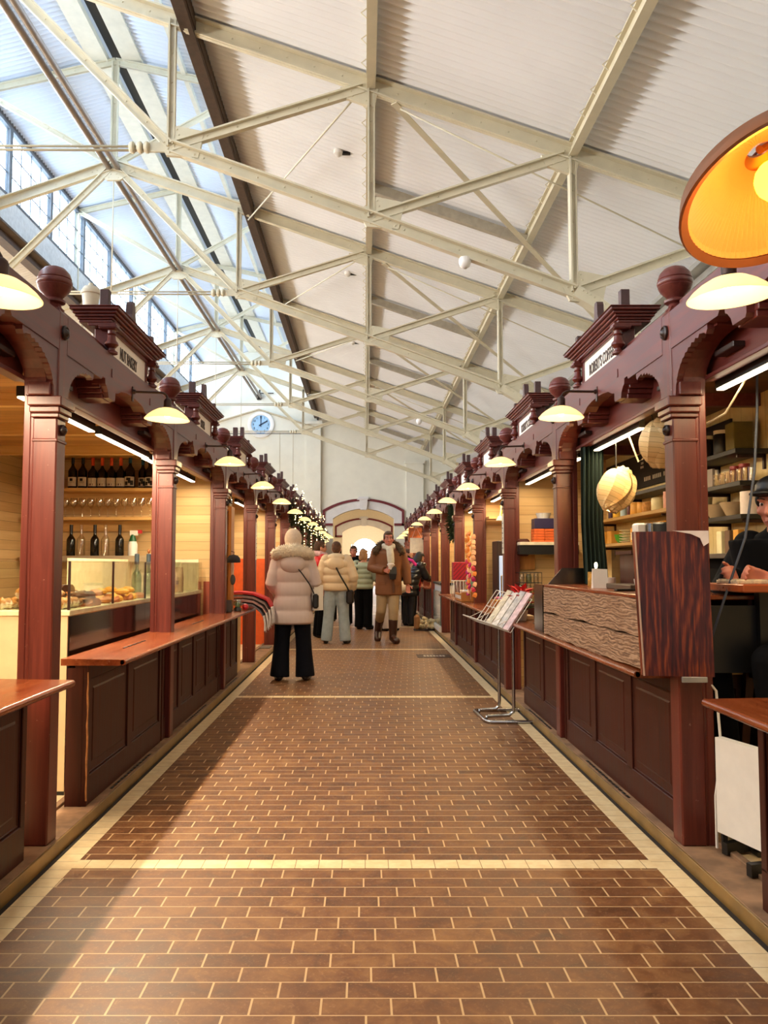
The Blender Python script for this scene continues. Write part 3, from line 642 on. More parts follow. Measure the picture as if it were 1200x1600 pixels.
mesh_obj('socket', G().lathe([(0.008, -0.03), (0.02, -0.04), (0.024, -0.05), (0.024, -0.085), (0.03, -0.09), (0.03, -0.1)], (-0.215, 0, 0), 14), IRON, lamp0)
sp = [(0.03, -0.092), (0.058, -0.100), (0.09, -0.118), (0.115, -0.138), (0.134, -0.160), (0.134, -0.163)]
sh = mesh_obj('shade', G().lathe(sp + [(r * 0.985 - 0.001, h - 0.003) for r, h in sp[::-1][1:]], (-0.215, 0, 0), 36, 'z', False), SHADE, lamp0)
mesh_obj('bulb', G().ell((-0.215, 0, -0.128), (0.021, 0.021, 0.026), 12, 8), BULB, lamp0)
pl = bpy.data.lights.new('bulb_light', 'POINT'); pl.energy = 3.2; pl.color = (1.0, 0.70, 0.34); pl.shadow_soft_size = 0.03
plo = bpy.data.objects.new('bulb_light', pl); COL.objects.link(plo); plo.parent = lamp0; plo.location = (-0.215, 0, -0.162)
random.seed(4)
TEXTS = {(-1, 0): 'NUT BAKERY', (-1, 1): 'RYDER', (1, 0): "ROBERT'S COFFEE", (1, 1): "ROBERT'S COFFEE"}
WHERE_L = {-1: 'at the left edge of the photo', 0: 'above the bakery display'}
for s in (-1, 1):
    for b in range(-1, NB):
        rz = 0 if s > 0 else PI; o = ORD[b + 1]
        if not (s < 0 and b == -1):
            dup(beam0, (s * XF, BY(b), 0), rz, 'carved mahogany fascia beam, %s from the front, %s row of stalls' % (o, SIDE[s]))
        if b >= 0 or s > 0:
            if s > 0 and b == -1: p = ped0
            else:
                p = dup(ped0, (s * XF, BY(b), 2.455), rz, 'mahogany pediment with %s, %s from the front, %s row' % ('lettered sign' if (s, b) in TEXTS else 'blank sign panel', o if s > 0 else ORD[b], SIDE[s]))
            if (s, b) in TEXTS:
                tx = TEXTS[s, b]
                text_mesh('lettering', tx, 0.098, INK, p, (0.026, 0.0, 0.066), (PI / 2, 0, -PI / 2), 0.60 if len(tx) < 12 else 0.64)
        if s < 0 and b == -1: lp = lamp0
        else: lp = dup(lamp0, (s * XF, BY(b), 2.335), rz, 'lit opal glass lamp on a curved arm, %s from the front, %s row' % (o, SIDE[s]))
        lp.rotation_euler = (random.uniform(-0.03, 0.03), random.uniform(-0.05, 0.05), rz)
        if lp is not lamp0 and b < NB: pass
# --- counters: panelled front, worktop, vent grille
def counter(s, y0, y1, label, npan=None, top=True, name='stall_counter'):
    yc, h = (y0 + y1) / 2, (y1 - y0) / 2; Lc = y1 - y0
    t = thing(name, label, 'counter', (s * XF, yc, KZ), 0 if s > 0 else PI, 'panelled stall counters')
    c = G().box(0.055, 0.10, -h, h, 0.0, 0.72).box(0.10, 0.14, -h, -h + 0.03, 0, 0.7).box(0.10, 0.14, h - 0.03, h, 0, 0.7)
    n = npan or max(2, round(Lc / 0.62)); pw = Lc / n
    c.box(0.03, 0.06, -h, h, 0.0, 0.15, 0.003).box(0.03, 0.06, -h, h, 0.645, 0.72, 0.003)
    for i in range(n + 1):
        y = -h + pw * i; c.box(0.03, 0.06, max(-h, y - 0.045), min(h, y + 0.045), 0.14, 0.65, 0.003)
    mesh_obj('carcass', c, REDD, t)
    for i in range(n):
        a, b = -h + pw * i + 0.045, -h + pw * (i + 1) - 0.045
        if i == 0: a += 0.0
        pg = G()
        for q, (d, x) in enumerate(((0.0, 0.032), (0.014, 0.041), (0.028, 0.044))): pass
        pg.prism([(a, 0.145), (b, 0.145), (b, 0.65), (a, 0.65)], 0.05, 0.052, 'x')
        R1 = [(0.034, a, 0.147), (0.034, b, 0.147), (0.034, b, 0.648), (0.034, a, 0.648)]
        def ins(d, x): return [(x, a + d, 0.147 + d), (x, b - d, 0.147 + d), (x, b - d, 0.648 - d), (x, a + d, 0.648 - d)]
        pg.rings([ins(0, 0.040), ins(0.012, 0.036), ins(0.02, 0.046), ins(0.04, 0.046), ins(0.065, 0.036), ins(0.07, 0.036)], True, True, False)
        mesh_obj('front_panel', pg, REDD, t)
    if top:
        tp = [(-0.152, 0.722), (-0.158, 0.732), (-0.152, 0.745), (0.17, 0.75), (0.17, 0.715), (-0.13, 0.715)]
        mesh_obj('worktop', G().prism(tp, -h - 0.01, h + 0.01, 'y') if False else G().prism([(x, z) for x, z in tp], -h - 0.012, h + 0.012, 'y'), REDT, t)
        mesh_obj('nosing', G().tube([(-0.15, -h - 0.012, 0.731), (-0.15, h + 0.012, 0.731)], 0.015, 10), REDT, t)
        sl = G(); y = -0.25
        while y < 0.25 and h > 0.5: sl.box(0.005, 0.016, y, y + 0.07, 0.7485, 0.7515); y += 0.1
        if h > 0.5: mesh_obj('slot_row', sl, BLACK, t)
    if h > 0.5:
        vg = G(); y = -min(0.4, h - 0.1)
        while y < min(0.4, h - 0.1): vg.box(-0.002, 0.012, y, y + 0.045, -0.001, 0.003); y += 0.065
        mesh_obj('vent_grille', vg, BLACK, t)
    return t
def pc(k): return PY(k)
def slot(k): return (PY(k) + 0.06, PY(k + 1) - 0.06)
counter(-1, 1.3, 3.51, 'dark panelled counter in the lower left corner, in front of the first post', 3)
cB = counter(-1, 4.27, 5.80, 'dark panelled counter below the glass pastry case, its end panel splintered', 2)
_g = G(); random.seed(3); _p = [(0.030 + random.uniform(-.002, .002), 0.765 + 0.002, 0.03 + 0.65 * i / 12) for i in range(13)]
_w = mesh_obj('worn_edge', _g.tube(_p, [0.003 + 0.003 * random.random() for _ in _p], 6), plain('splintered_pale_wood', '#b07a4a', 0.8, 0, 0.3, 30), cB); _w['label'] = 'pale splintered edge of the counter end'
counter(-1, 5.83, 8.02, 'dark panelled counter between the second and third posts, left row', 4)
counter(-1, 8.05, 9.25, 'dark panelled counter end with scarves on top, left row', 3)
counter(1, 1.2, 3.02, 'mahogany counter corner at the lower right edge of the photo', 3)
counter(1, 3.80, 5.86, 'dark panelled counter under the weathered plank front, right row', 3)
counter(1, 5.89, 7.42, 'dark panelled counter carrying the poinsettia, right row', 2)
for k in range(2, 4):
    a, b = slot(k); counter(1, a, b, 'dark panelled counter with %s, right row' % ('sweets and a bowl box' if k == 2 else 'small gift boxes and sachets'), 4)
a, b = slot(4); counter(1, a, a + 0.9, 'short dark panelled counter before the glass-fronted chest, right row', 2)
for k in range(4, NB): a, b = slot(k); counter(-1, a, b, 'dark panelled counter, left row, %s bay behind the shoppers' % ORD[k], 4)
for k in range(6, NB): a, b = slot(k); counter(1, a, b, 'dark panelled counter, right row, %s bay beyond the crouching shopper' % ORD[k], 4)
# --- partitions, backs and ceilings of the stalls
ORANGE = plain('orange_wainscot', '#d8591c', 0.6); RUST = plain('rust_wainscot', '#8e3a20', 0.5)
def xs(s, a, b): return (a, b) if s > 0 else (-b, -a)
for s in (-1, 1):
    back = 3.4 if s < 0 else 2.45
    x0, x1 = xs(s, back, back + 0.05)
    struct('wall_stall_back_%s' % SIDE[s], G().box(x0, x1, YB, YW, KZ, 2.5), WALL_P if s < 0 else tile_material('cream_wall_tile', 0, 0.16, '#e4c98a', '#f0dba4', '#a98a50', 0.35, 0.02))
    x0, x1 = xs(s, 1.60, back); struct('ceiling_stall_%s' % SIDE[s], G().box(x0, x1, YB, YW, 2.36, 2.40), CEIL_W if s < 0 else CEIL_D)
    g = G(); y = 0.5
    while y < 29: g.box(*xs(s, 1.62, back), y, y + 0.06, 2.28, 2.36); y += BAY / 2
    struct('trim_stall_joists_%s' % SIDE[s], g, PINE if s < 0 else REDY)
for k in range(2, NB + 1, 1):
    for s in (-1, 1):
        if s < 0 and k % 2 == 1 and k < 4: continue
        x0, x1 = xs(s, 1.52, 3.4 if s < 0 else 2.45); y = PY(k)
        if s < 0:
            struct('wall_partition_left_%d' % k, G().box(x0, x1, y + 0.03, y + 0.06, 1.39 if k > 2 else KZ, 2.36), WALL_P)
            if k > 2: struct('wall_wainscot_left_%d' % k, G().box(x0, x1, y + 0.03, y + 0.06, KZ, 1.39), ORANGE)
        else:
            struct('wall_partition_right_%d' % k, G().box(x0, x1, y + 0.03, y + 0.06, KZ, 2.36), WALL_P)
struct('wall_wainscot_bakery', G().box(-1.62, -1.5, PY(2) - 0.0, PY(2) + 0.028, KZ, 1.13), RUST)
# --- strip lights of the stalls
TUBE = emis('lit_strip_diffuser', '#ffe9c4', 9)
def strip(s, y0, y1, x, zt, label, power, col=(1, 0.82, 0.55), name='strip_light'):
    t = thing(name, label, 'strip light', (s * x, (y0 + y1) / 2, zt), 0, 'stall strip lights'); h = (y1 - y0) / 2
    mesh_obj('housing', G().box(-0.02, 0.02, -h, h, 0.0, 0.05, 0.003), BLACK, t)
    mesh_obj('diffuser', G().box(-0.017, 0.017, -h + 0.01, h - 0.01, -0.008, 0.0), TUBE, t)
    hg = G()
    for q in (-0.7, 0.7): hg.tube([(0, q * h, 0.05), (0, q * h, 2.362 - zt)], 0.004, 5)
    mesh_obj('hanger', hg, IRON, t)
    l = bpy.data.lights.new('strip_glow', 'AREA'); l.shape = 'RECTANGLE'; l.size = 0.035; l.size_y = (y1 - y0) * 0.96; l.energy = power; l.color = col
    lo = bpy.data.objects.new('strip_glow', l); COL.objects.link(lo); lo.parent = t; lo.location = (0, 0, -0.012); return t
pw = 38
strip(-1, 1.6, 3.5, 1.68, 2.12, 'black strip light under the left stall ceiling, nearest the photo edge', pw * 1.6)
strip(-1, 3.9, 4.95, 1.66, 2.11, 'black strip light above the pastry case, nearer of two', pw)
strip(-1, 5.05, 6.2, 1.66, 2.11, 'black strip light above the pastry case, farther of two', pw)
for k in range(1, NB): a, b = slot(k); strip(-1, a + 0.2, b - 0.1, 1.7, 2.12, 'strip light inside the %s bay of the left row' % ORD[k], pw * 0.5)
for k in range(-1, NB):
    a, b = (2.3, 3.75) if k < 0 else slot(k)
    if k == 0: a, b = 4.7, 5.75
    strip(1, a + 0.05, b - 0.05, 1.62, 2.10, 'fluorescent strip inside the %s bay of the right row' % ORD[k + 1], pw * (0.16 if k < 0 else 0.24 if k < 2 else 0.4), (1, 0.76, 0.42))
# ------------------------------------------------------------ goods helper pieces
def bottle_prof(h, r, neck=0.3, nr=0.014):
    b = h * (1 - neck - 0.18)
    return [(r * 0.9, 0), (r, 0.006), (r, b), (r * 0.82, b + h * 0.06), (r * 0.45, b + h * 0.13), (nr, b + h * 0.19), (nr, h * 0.95), (nr + 0.002, h * 0.955), (nr + 0.002, h), (0.001, h)]
PAPER = plain('cream_label_paper', '#e8dcc8', 0.7); INKB = plain('black_label_ink', '#1c1614', 0.7)
def bottle(name, label, loc, h, r, glassm, cap=None, lab=None, group=None, deco=None, sub=None):
    t = thing(name, label, 'bottle', loc, 0, group); pr = bottle_prof(h, r)
    mesh_obj('body', G().lathe(pr, (0, 0, 0), 16), glassm, t)
    if cap: mesh_obj('capsule', G().lathe([(0.0165, h * 0.74), (0.0165, h + 0.001), (0.001, h + 0.002)], (0, 0, 0), 14), cap, t)
    if lab:
        z0, z1 = h * 0.07, h * 0.34; lr = r + 0.0012; g = G(); n = 10
        ring = lambda z: [(lr * math.sin(a), -lr * math.cos(a), z) for a in [(-1.15 + 2.3 * i / n) for i in range(n + 1)]]
        g.rings([ring(z0), ring(z1)], False, False); l = mesh_obj('label', g, lab, t)
        if deco:
            g = G(); lr2 = lr + 0.001
            for (u, w0, za, zb) in deco:
                a0, a1 = u - w0, u + w0; g.rings([[(lr2 * math.sin(a), -lr2 * math.cos(a), z0 + (z1 - z0) * zz) for a in (a0, (a0 + a1) / 2, a1)] for zz in (za, zb)], False, False)
            mesh_obj('emblem', g, sub or INKB, l)
    return t
ORCAP = plain('orange_foil', '#e2521c', 0.4); BLUECAP = plain('dark_teal_foil', '#1f4a5c', 0.4); BLKCAP = plain('black_foil', '#141216', 0.4)
LABD = plain('dark_pattern_label', '#d8c8b4', 0.7)
# ------------------------------------------------------------ bakery: shelves, bottles, glasses
YP = PY(2) + 0.03
for z, lb in ((2.05, 'pine wall shelf carrying the row of labelled wine bottles'), (1.765, 'pine wall shelf carrying the row of wine glasses')):
    t = thing('wall_shelf', lb, 'shelf', (0, 0, z), 0, 'pine shelves behind the bakery counter')
    mesh_obj('board', G().box(-3.36, -1.96, YP - 0.28, YP, -0.03, 0.0, 0.002), PINE, t)
    mesh_obj('rear_batten', G().box(-3.36, -1.96, YP - 0.03, YP, -0.13, -0.03), PINE, t)
solo('wall_shelf', G().box(-3.36, -1.96, YP - 0.30, YP, -0.06, 0, 0.003), plain('greige_ledge', '#a08c72', 0.5), 'grey-beige ledge carrying bottles and a spray bottle, lowest of the three', 'shelf', (0, 0, 1.385), group='pine shelves behind the bakery counter')
yb = YP - 0.17
xsb = [-2.905, -2.805, -2.706, -2.612, -2.52, -2.427, -2.335, -2.222, -2.14]
pos9 = ['first', 'second', 'third', 'fourth', 'fifth', 'sixth', 'seventh', 'eighth', 'ninth']
for i, x in enumerate(xsb):
    if i < 2: bottle('wine_bottle', 'dark wine bottle with small square label, %s from the left, top shelf' % pos9[i], (x, yb, 2.05), 0.335, 0.045, BROWNGL, BLKCAP, PAPER, 'wine bottles on the top shelf', [(0, 0.3, 0.55, 0.85), (0, 0.5, 0.42, 0.47)])
    elif i < 6: bottle('wine_bottle', 'dark wine bottle with orange foil cap, %s of the four' % pos9[i - 2], (x, yb, 2.05), 0.31, 0.046, BROWNGL, ORCAP, PAPER, 'wine bottles on the top shelf', [(-0.2, 0.55, 0.1, 0.32)], plain('maroon_emblem', '#5c2430', 0.6))
    else: bottle('wine_bottle', 'dark wine bottle with teal cap and busy label, %s of three on the right' % pos9[i - 6], (x, yb + (0.05 if i == 7 else 0), 2.05), 0.345 if i == 6 else 0.33, 0.05 if i == 6 else 0.043, BROWNGL, BLUECAP if i < 8 else BLKCAP, LABD, 'wine bottles on the top shelf', [(-0.5, 0.3, 0.1, 0.5), (0.1, 0.25, 0.3, 0.9), (0.6, 0.3, 0.1, 0.6), (-0.3, 0.2, 0.6, 0.9)])
gp = [(0.033, 0), (0.034, 0.003), (0.006, 0.008), (0.004, 0.02), (0.004, 0.085), (0.012, 0.095), (0.036, 0.125), (0.040, 0.15), (0.034, 0.19), (0.0325, 0.19), (0.038, 0.15), (0.034, 0.126), (0.001, 0.099)]
CRYST = glass('wine_glass_crystal', '#fbf6ec', 0.35, 0.02)
gl0 = None
for i in range(11):
    lb = 'clear stemmed wine glass on the middle shelf, %s from the left' % ORD[i]; loc = (-2.955 + 0.0835 * i, yb - 0.04, 1.765)
    gl0 = solo('wine_glass', G().lathe(gp, (0, 0, 0), 16), CRYST, lb, 'wine glass', loc, group='wine glasses on the middle shelf') if i == 0 else dup(gl0, loc, 0, lb)
for i, (x, dark) in enumerate(((-2.90, 1), (-2.80, 0), (-2.665, 1), (-2.56, 0), (-2.42, 1))):
    bottle('wine_bottle', '%s on the lowest ledge, %s from the left' % ('unlabelled dark bottle' if dark else 'empty clear glass bottle', ORD[i]), (x, yb - 0.02, 1.385), 0.305, 0.042, BROWNGL if dark else CRYST, BLKCAP if dark else None, None, 'bottles on the lowest ledge')
sp_ = thing('spray_bottle', 'white and green spray bottle with a red trigger on the lowest ledge', 'spray bottle', (-2.29, yb - 0.02, 1.385))
mesh_obj('body', G().lathe([(0.045, 0), (0.047, 0.01), (0.047, 0.11), (0.035, 0.15), (0.018, 0.2)], (0, 0, 0), 14), WHITE, sp_)
mesh_obj('green_band', G().lathe([(0.0385, 0.142), (0.036, 0.152), (0.02, 0.2), (0.018, 0.21)], (0, 0, 0), 14), plain('bottle_green', '#1f5a34', 0.4), sp_)
mesh_obj('spray_head', G().box(-0.03, 0.05, -0.015, 0.015, 0.2, 0.25, 0.004), WHITE, sp_); mesh_obj('trigger', G().box(0.04, 0.09, -0.01, 0.01, 0.22, 0.255, 0.003), plain('red_plastic', '#b8202a', 0.4), sp_)
# ------------------------------------------------------------ glass pastry case
cs = thing('pastry_case', 'long glass-topped pastry counter with dark mirror front and beige end', 'display case', (-1.62, 4.5, KZ - 0.005))
DM = plain('dark_mirror_panel', '#3a302e', 0.12, 0.85, 0.15, 2)
Lc = 3.62; zb = 1.05 - KZ + 0.005
mesh_obj('cabinet', G().box(-0.72, -0.002, 0.0, Lc, 0.0, zb - 0.03), BEIGE, cs)
pp = mesh_obj('front_panel', G().box(-0.002, 0.006, 0.012, 0.78, 0.03, zb - 0.035), DM, cs)
for a, b in ((0.785, 1.55), (1.555, 2.33), (2.335, 3.0), (3.005, 3.6)): mesh_obj('front_panel', G().box(-0.002, 0.006, a, b, 0.03, zb - 0.035), DM, cs)
mesh_obj('toe_kick', G().box(-0.6, -0.0, -0.003, 0.0, 0.0, 0.02), BLACK, cs)
mesh_obj('glass_shelf', G().box(-0.73, 0.012, -0.01, Lc, zb - 0.03, zb, 0.003), plain('pale_green_glass_edge', '#d8d6b0', 0.2), cs)
for a, b in ((0.0, 0.78), (0.785, 1.55), (1.555, 2.33), (2.335, 3.0), (3.005, Lc)): mesh_obj('front_pane', G().box(0.0, 0.006, a, b, zb, zb + 0.265), CLEAR, cs)
mesh_obj('end_pane', G().box(-0.72, 0.0, -0.003, 0.003, zb, zb + 0.265), CLEAR, cs); mesh_obj('top_pane', G().box(-0.40, 0.006, 0.0, Lc, zb + 0.265, zb + 0.271), CLEAR, cs)
for y in (0.0, 0.782, 1.552, 2.332): mesh_obj('glazing_bar', G().box(-0.004, 0.009, y - 0.004, y + 0.004, zb, zb + 0.268), IRON, cs)
mesh_obj('back_panel', G().box(-0.7, -0.68, 1.9, Lc, zb, zb + 0.30).box(-0.68, -0.02, Lc - 0.02, Lc, zb, zb + 0.30), plain('cream_case_board', '#f0e0bc', 0.5), cs)  # plain cream board lining the far part of the case
# pastries
def sugared():
    t = NT('sugared_crust'); n1 = t.noise(t.coord(), 30, 5, 0.7, 1.0); n2 = t.noise(t.coord(), 14, 3)
    c = t.mix(t.ramp(n2, [(0.52, (0, 0, 0)), (0.66, (1, 1, 1))]), t.ramp(n1, [(0.3, '#6e3a14'), (0.7, '#c4843c')]), '#efe2d2')
    t.set(Base_Color=c, Roughness=0.55); t.bump(n1, 0.5, 0.004); return t.m
CRUST = plain('golden_crust', '#9c5420', 0.55, 0, 0.35, 40, 0.4); CRUSTL = sugared(); CHOC = plain('dark_chocolate_glaze', '#3a1710', 0.25, 0, 0.3, 30, 0.3)
BUN = plain('buttery_bun', '#d89a34', 0.5, 0, 0.2, 30, 0.3); DOUGH = plain('flaky_pastry', '#a8652c', 0.55, 0, 0.4, 35, 0.5)
def croissant():
    g = G(); rs = []
    for i in range(15):
        t = -1 + 2 * i / 14; a = t * 1.2; r = 0.034 * (1 - abs(t) ** 2.2) + 0.006; r *= 1 + 0.16 * math.sin(i * 2.1)
        c = Vector((0.075 * math.sin(a), 0.06 * (1 - math.cos(a)), 0.03)); n = Vector((math.sin(a), -math.cos(a), 0))
        rs.append([c + n * (r * math.cos(q)) + Vector((0, 0, r * 0.85 * math.sin(q))) for q in [2 * PI * k / 10 for k in range(10)]])
    return g.rings(rs)
def swirl():
    g = G(); p = []
    for i in range(34):
        a = i * 0.45; r = 0.012 + 0.0035 * i * 0.45; p.append((r * math.cos(a), r * math.sin(a), 0.02 + 0.012 * (1 - i / 34)))
    return g.tube(p, [0.012 + 0.002 * math.sin(i) for i in range(34)], 7)
def bun_shape(r=0.05, h=0.035): return G().lathe([(r * 0.8, 0), (r, h * 0.3), (r * 0.95, h * 0.7), (r * 0.6, h * 1.1), (0.001, h * 1.25)], (0, 0, 0), 14)
def slab():
    g = G(); rs = []
    for i in range(9):
        x = -0.09 + 0.18 * i / 8; h = 0.03 + 0.012 * math.sin(i * 1.7); wv = 0.042 + 0.008 * math.sin(i * 2.3)
        rs.append([(x, -wv, 0), (x, -wv * 1.05, h * 0.6), (x, -wv * 0.6, h), (x, wv * 0.6, h * 1.05), (x, wv, h * 0.6), (x, wv, 0)])
    return g.rings(rs)
random.seed(11); zc = 1.051
kinds = {'croissant': (croissant, CRUSTL, 'pale sugared croissant', 'croissant'), 'danish': (swirl, CHOC, 'dark chocolate swirl pastry', 'pastry'), 'bun': (bun_shape, BUN, 'round yellow bun', 'bun'), 'slice': (slab, CRUST, 'golden filled pastry slice', 'pastry'), 'twist': (slab, CHOC, 'dark chocolate twist', 'pastry'), 'roll': (bun_shape, DOUGH, 'flaky brown roll', 'roll')}
protos = {}
def pastry(kind, x, y, z, rz, where):
    mk, m, nm, cat = kinds[kind]; lb = '%s in pastry case, %s' % (nm, where); nmobj = {'danish': 'chocolate_swirl', 'slice': 'pastry_slice', 'twist': 'chocolate_twist'}.get(kind, kind)
    if kind not in protos: protos[kind] = solo(nmobj, mk(), m, lb, cat, (x, y, z), rz, 'pastries in the glass case')
    else: dup(protos[kind], (x, y, z), rz, lb)
W = ['nearest row', 'second row', 'third row', 'fourth row', 'fifth row', 'sixth row', 'seventh row', 'eighth row']
def rowp(kind, y, zs, j, xs_, lay=''):
    for i, x in enumerate(xs_): pastry(kind, x + random.uniform(-.01, .01), y + random.uniform(-.02, .02), zs, random.uniform(-.9, .9), '%s, %s from glass%s' % (W[j], ORD[i], lay))
rowp('croissant', 4.60, zc, 0, (-1.70, -1.86, -2.02, -2.17)); rowp('croissant', 4.74, zc, 1, (-1.70, -1.86, -2.0)); rowp('croissant', 4.67, zc + 0.055, 0, (-1.76, -1.93), ', upper layer')
rowp('slice', 4.9, zc, 2, (-1.72, -1.92)); rowp('slice', 5.05, zc, 3, (-1.72, -1.92)); rowp('danish', 4.92, zc + 0.045, 2, (-1.71, -1.84, -1.98), ', upper layer'); rowp('twist', 5.06, zc + 0.045, 3, (-1.74, -1.94), ', upper layer'); rowp('twist', 4.86, zc + 0.09, 2, (-1.80,), ', topmost')
rowp('roll', 5.3, zc, 4, (-1.69, -1.82, -1.95)); rowp('slice', 5.48, zc, 5, (-1.72, -1.92)); rowp('roll', 5.36, zc + 0.045, 4, (-1.75, -1.9), ', upper layer'); rowp('bun', 5.62, zc + 0.0, 5, (-1.69, -1.82)); rowp('slice', 5.78, zc, 6, (-1.72, -1.9)); rowp('bun', 5.80, zc + 0.04, 6, (-1.70, -1.86), ', upper layer'); rowp('bun', 5.98, zc, 7, (-1.69, -1.82, -1.95)); rowp('roll', 6.14, zc, 7, (-1.69, -1.85)); rowp('bun', 6.05, zc + 0.045, 7, (-1.74, -1.87), ', upper layer')
for i, (x, y) in enumerate(((-1.93, 6.95), (-1.83, 6.95))):
    t = thing('oil_bottle', 'clear green bottle with a dark pourer, %s of two behind the pastries' % ('left' if i == 0 else 'right'), 'bottle', (x, y, 1.051), 0, 'green bottles behind the pastries')
    mesh_obj('body', G().lathe(bottle_prof(0.30, 0.042), (0, 0, 0), 16), GREENGL, t); mesh_obj('stopper', G().lathe([(0.02, 0.25), (0.02, 0.335), (0.012, 0.34), (0.001, 0.34)], (0, 0, 0), 12), plain('slate_stopper', '#39424c', 0.5), t)
    if i: mesh_obj('cork', G().ell((0, 0, 0.36), (0.012, 0.012, 0.02), 10, 8), CRUST, t)
CARD = plain('white_menu_card', '#e6e0d0', 0.6)
for i, (x, h) in enumerate(((-1.715, 0.27), (-1.62 - 0.02, 0.225))):
    t = thing('paper_bag', ('taller pinkish paper bag' if i == 0 else 'brown paper bag with two stamped squares') + ' in the far part of the glass case', 'paper bag', (x - 0.06, 7.3 + 0.1 * i, 1.051), 0, 'paper bags in the case')
    mesh_obj('bag', G().rings([[(-0.06, -0.035, 0), (0.06, -0.035, 0), (0.06, 0.035, 0), (-0.06, 0.035, 0)], [(-0.062, -0.03, h * 0.6), (0.062, -0.03, h * 0.6), (0.062, 0.03, h * 0.6), (-0.062, 0.03, h * 0.6)], [(-0.06, -0.004, h), (0.06, -0.004, h), (0.06, 0.004, h), (-0.06, 0.004, h)]], True, True, False), plain('kraft_paper', '#c9a882', 0.7) if i else plain('blush_paper', '#e8bfa0', 0.7), t)
    g = G()
    if i: g.box(-0.03, -0.004, -0.0365, -0.034, 0.07, 0.105).box(0.006, 0.032, -0.0365, -0.034, 0.07, 0.105)
    else: g.box(-0.02, 0.02, -0.0365, -0.034, 0.05, 0.12)
    mesh_obj('stamp', g, INKB if i else plain('red_stamp', '#b03a3a', 0.6), t)
# ------------------------------------------------------------ souvenir bay: stand, scarves, cap, globes
st = thing('display_stand', 'tall pine display stand on the counter by the scarves', 'display stand', (-1.50, 8.75, KZ + 0.75))
mesh_obj('upright', G().box(-0.09, -0.06, -0.1, 0.1, 0, 1.1, 0.003).box(0.06, 0.09, -0.1, 0.1, 0, 1.1, 0.003), PINEZ, st); mesh_obj('back_board', G().box(-0.06, 0.06, 0.08, 0.1, 0, 1.08), PINEZ, st)
g = G()
for z in (0.0, 0.35, 0.7, 1.05): g.box(-0.06, 0.06, -0.1, 0.08, z, z + 0.02)
mesh_obj('ledge', g, PINEZ, st)
for i in range(4): solo('boxed_game', G().cbox((0, 0, 0.019), 0.13, 0.16, 0.036, 0.003), plain('black_box_card', '#1e1814', 0.5) if i % 2 else plain('amber_box_card', '#8a6a30', 0.5), 'small flat box on top of the pine stand, %s from the bottom' % ORD[i], 'box', (-1.50 + 0.01 * (i % 2), 8.75, KZ + 0.75 + 1.1 + 0.038 * i), 0.05 * i, 'boxes stacked on the pine stand')
FELT = plain('charcoal_felt', '#2a2830', 0.9, 0, 0.1, 20, 0.2)
cp = thing('cap', 'charcoal cap hanging on the pine display stand', 'cap', (-1.385, 8.66, 1.33)); mesh_obj('crown', G().lathe([(0.001, 0.075), (0.045, 0.065), (0.07, 0.035), (0.075, 0.0), (0.07, -0.01)], (0, 0, 0), 16), FELT, cp); mesh_obj('peak', G().prism([(0.06 * math.cos(a), -0.06 * math.sin(a) - 0.05) for a in [PI * i / 8 for i in range(9)]], -0.012, -0.004, 'z'), FELT, cp); mesh_obj('hook', G().tube([(0, 0, 0.07), (0, 0.05, 0.10), (-0.03, 0.0, 0.11)], 0.004, 6), IRON, cp)
po = thing('pouch', 'small grey pouch hanging below the charcoal cap', 'pouch', (-1.392, 8.66, 1.14)); mesh_obj('bag', G().ell((0, 0, 0), (0.03, 0.02, 0.055)), plain('grey_leather', '#4a4c52', 0.5), po); mesh_obj('loop', G().tube([(0, 0, 0.05), (0.01, 0, 0.12), (0, 0, 0.18)], 0.004, 6), WHITE, po)
def scarf(i, label, mat, z, y0):
    """folded scarf lying over the counter edge, its fringe hanging"""
    t = thing('scarf', label, 'scarf', (0, y0, z), 0.0, 'scarves heaped over the counter end'); pr = [(-1.62, 0.03), (-1.35, 0.035), (-1.22, 0.02), (-1.14 + 0.02 * i, -0.04), (-1.10 + 0.025 * i, -0.10 - 0.01 * i)]; hw = 0.16; g = G(); rs = []
    for (x, h) in pr: rs.append([(x, -hw, h - 0.012), (x, -hw, h + 0.008), (x, 0, h + 0.018), (x, hw, h + 0.008), (x, hw, h - 0.012)])
    mesh_obj('cloth', g.rings(rs), mat, t); f = G(); x, h = pr[-1]
    for k in range(15):
        y = -hw + 2 * hw * k / 14; f.tube([(x, y, h + 0.01), (x + 0.015, y + random.uniform(-.01, .01), h - 0.07), (x + random.uniform(0, .03), y + random.uniform(-.015, .015), h - 0.15 - random.uniform(0, .03))], [0.008, 0.007, 0.003], 5)
    mesh_obj('fringe', f, plain('white_wool', '#e4dcdc', 0.9), t)
WG = plain('grey_wool', '#6a6068', 0.95, 0, 0.2, 60, 0.3); WP = plain('dusty_pink_wool', '#b08a86', 0.95, 0, 0.2, 60, 0.3); WR = plain('red_wool', '#b3262c', 0.95, 0, 0.2, 60, 0.3)
for i, (m, l) in enumerate(((WG, 'dark grey wool scarf with white fringe, lowest of the heap'), (WP, 'dusty pink wool scarf with white fringe, second in the heap'), (plain('taupe_wool', '#8a7672', 0.95, 0, 0.2, 60, 0.3), 'taupe wool scarf with white fringe, third in the heap'), (WR, 'red wool scarf with white fringe, on top of the heap'))):
    scarf(i, l, m, 0.835 + 0.04 * i, 9.1 + 0.03 * i)
g = G()
for k in range(6): g.tube([(-0.1 + 0.04 * k, -0.05, 0), (-0.1 + 0.04 * k, 0.05, 0.11)], 0.003, 5)
g.tube([(-0.1, -0.05, 0.003), (0.1, -0.05, 0.003)], 0.003, 5).tube([(-0.1, 0.05, 0.11), (0.1, 0.05, 0.11)], 0.003, 5)
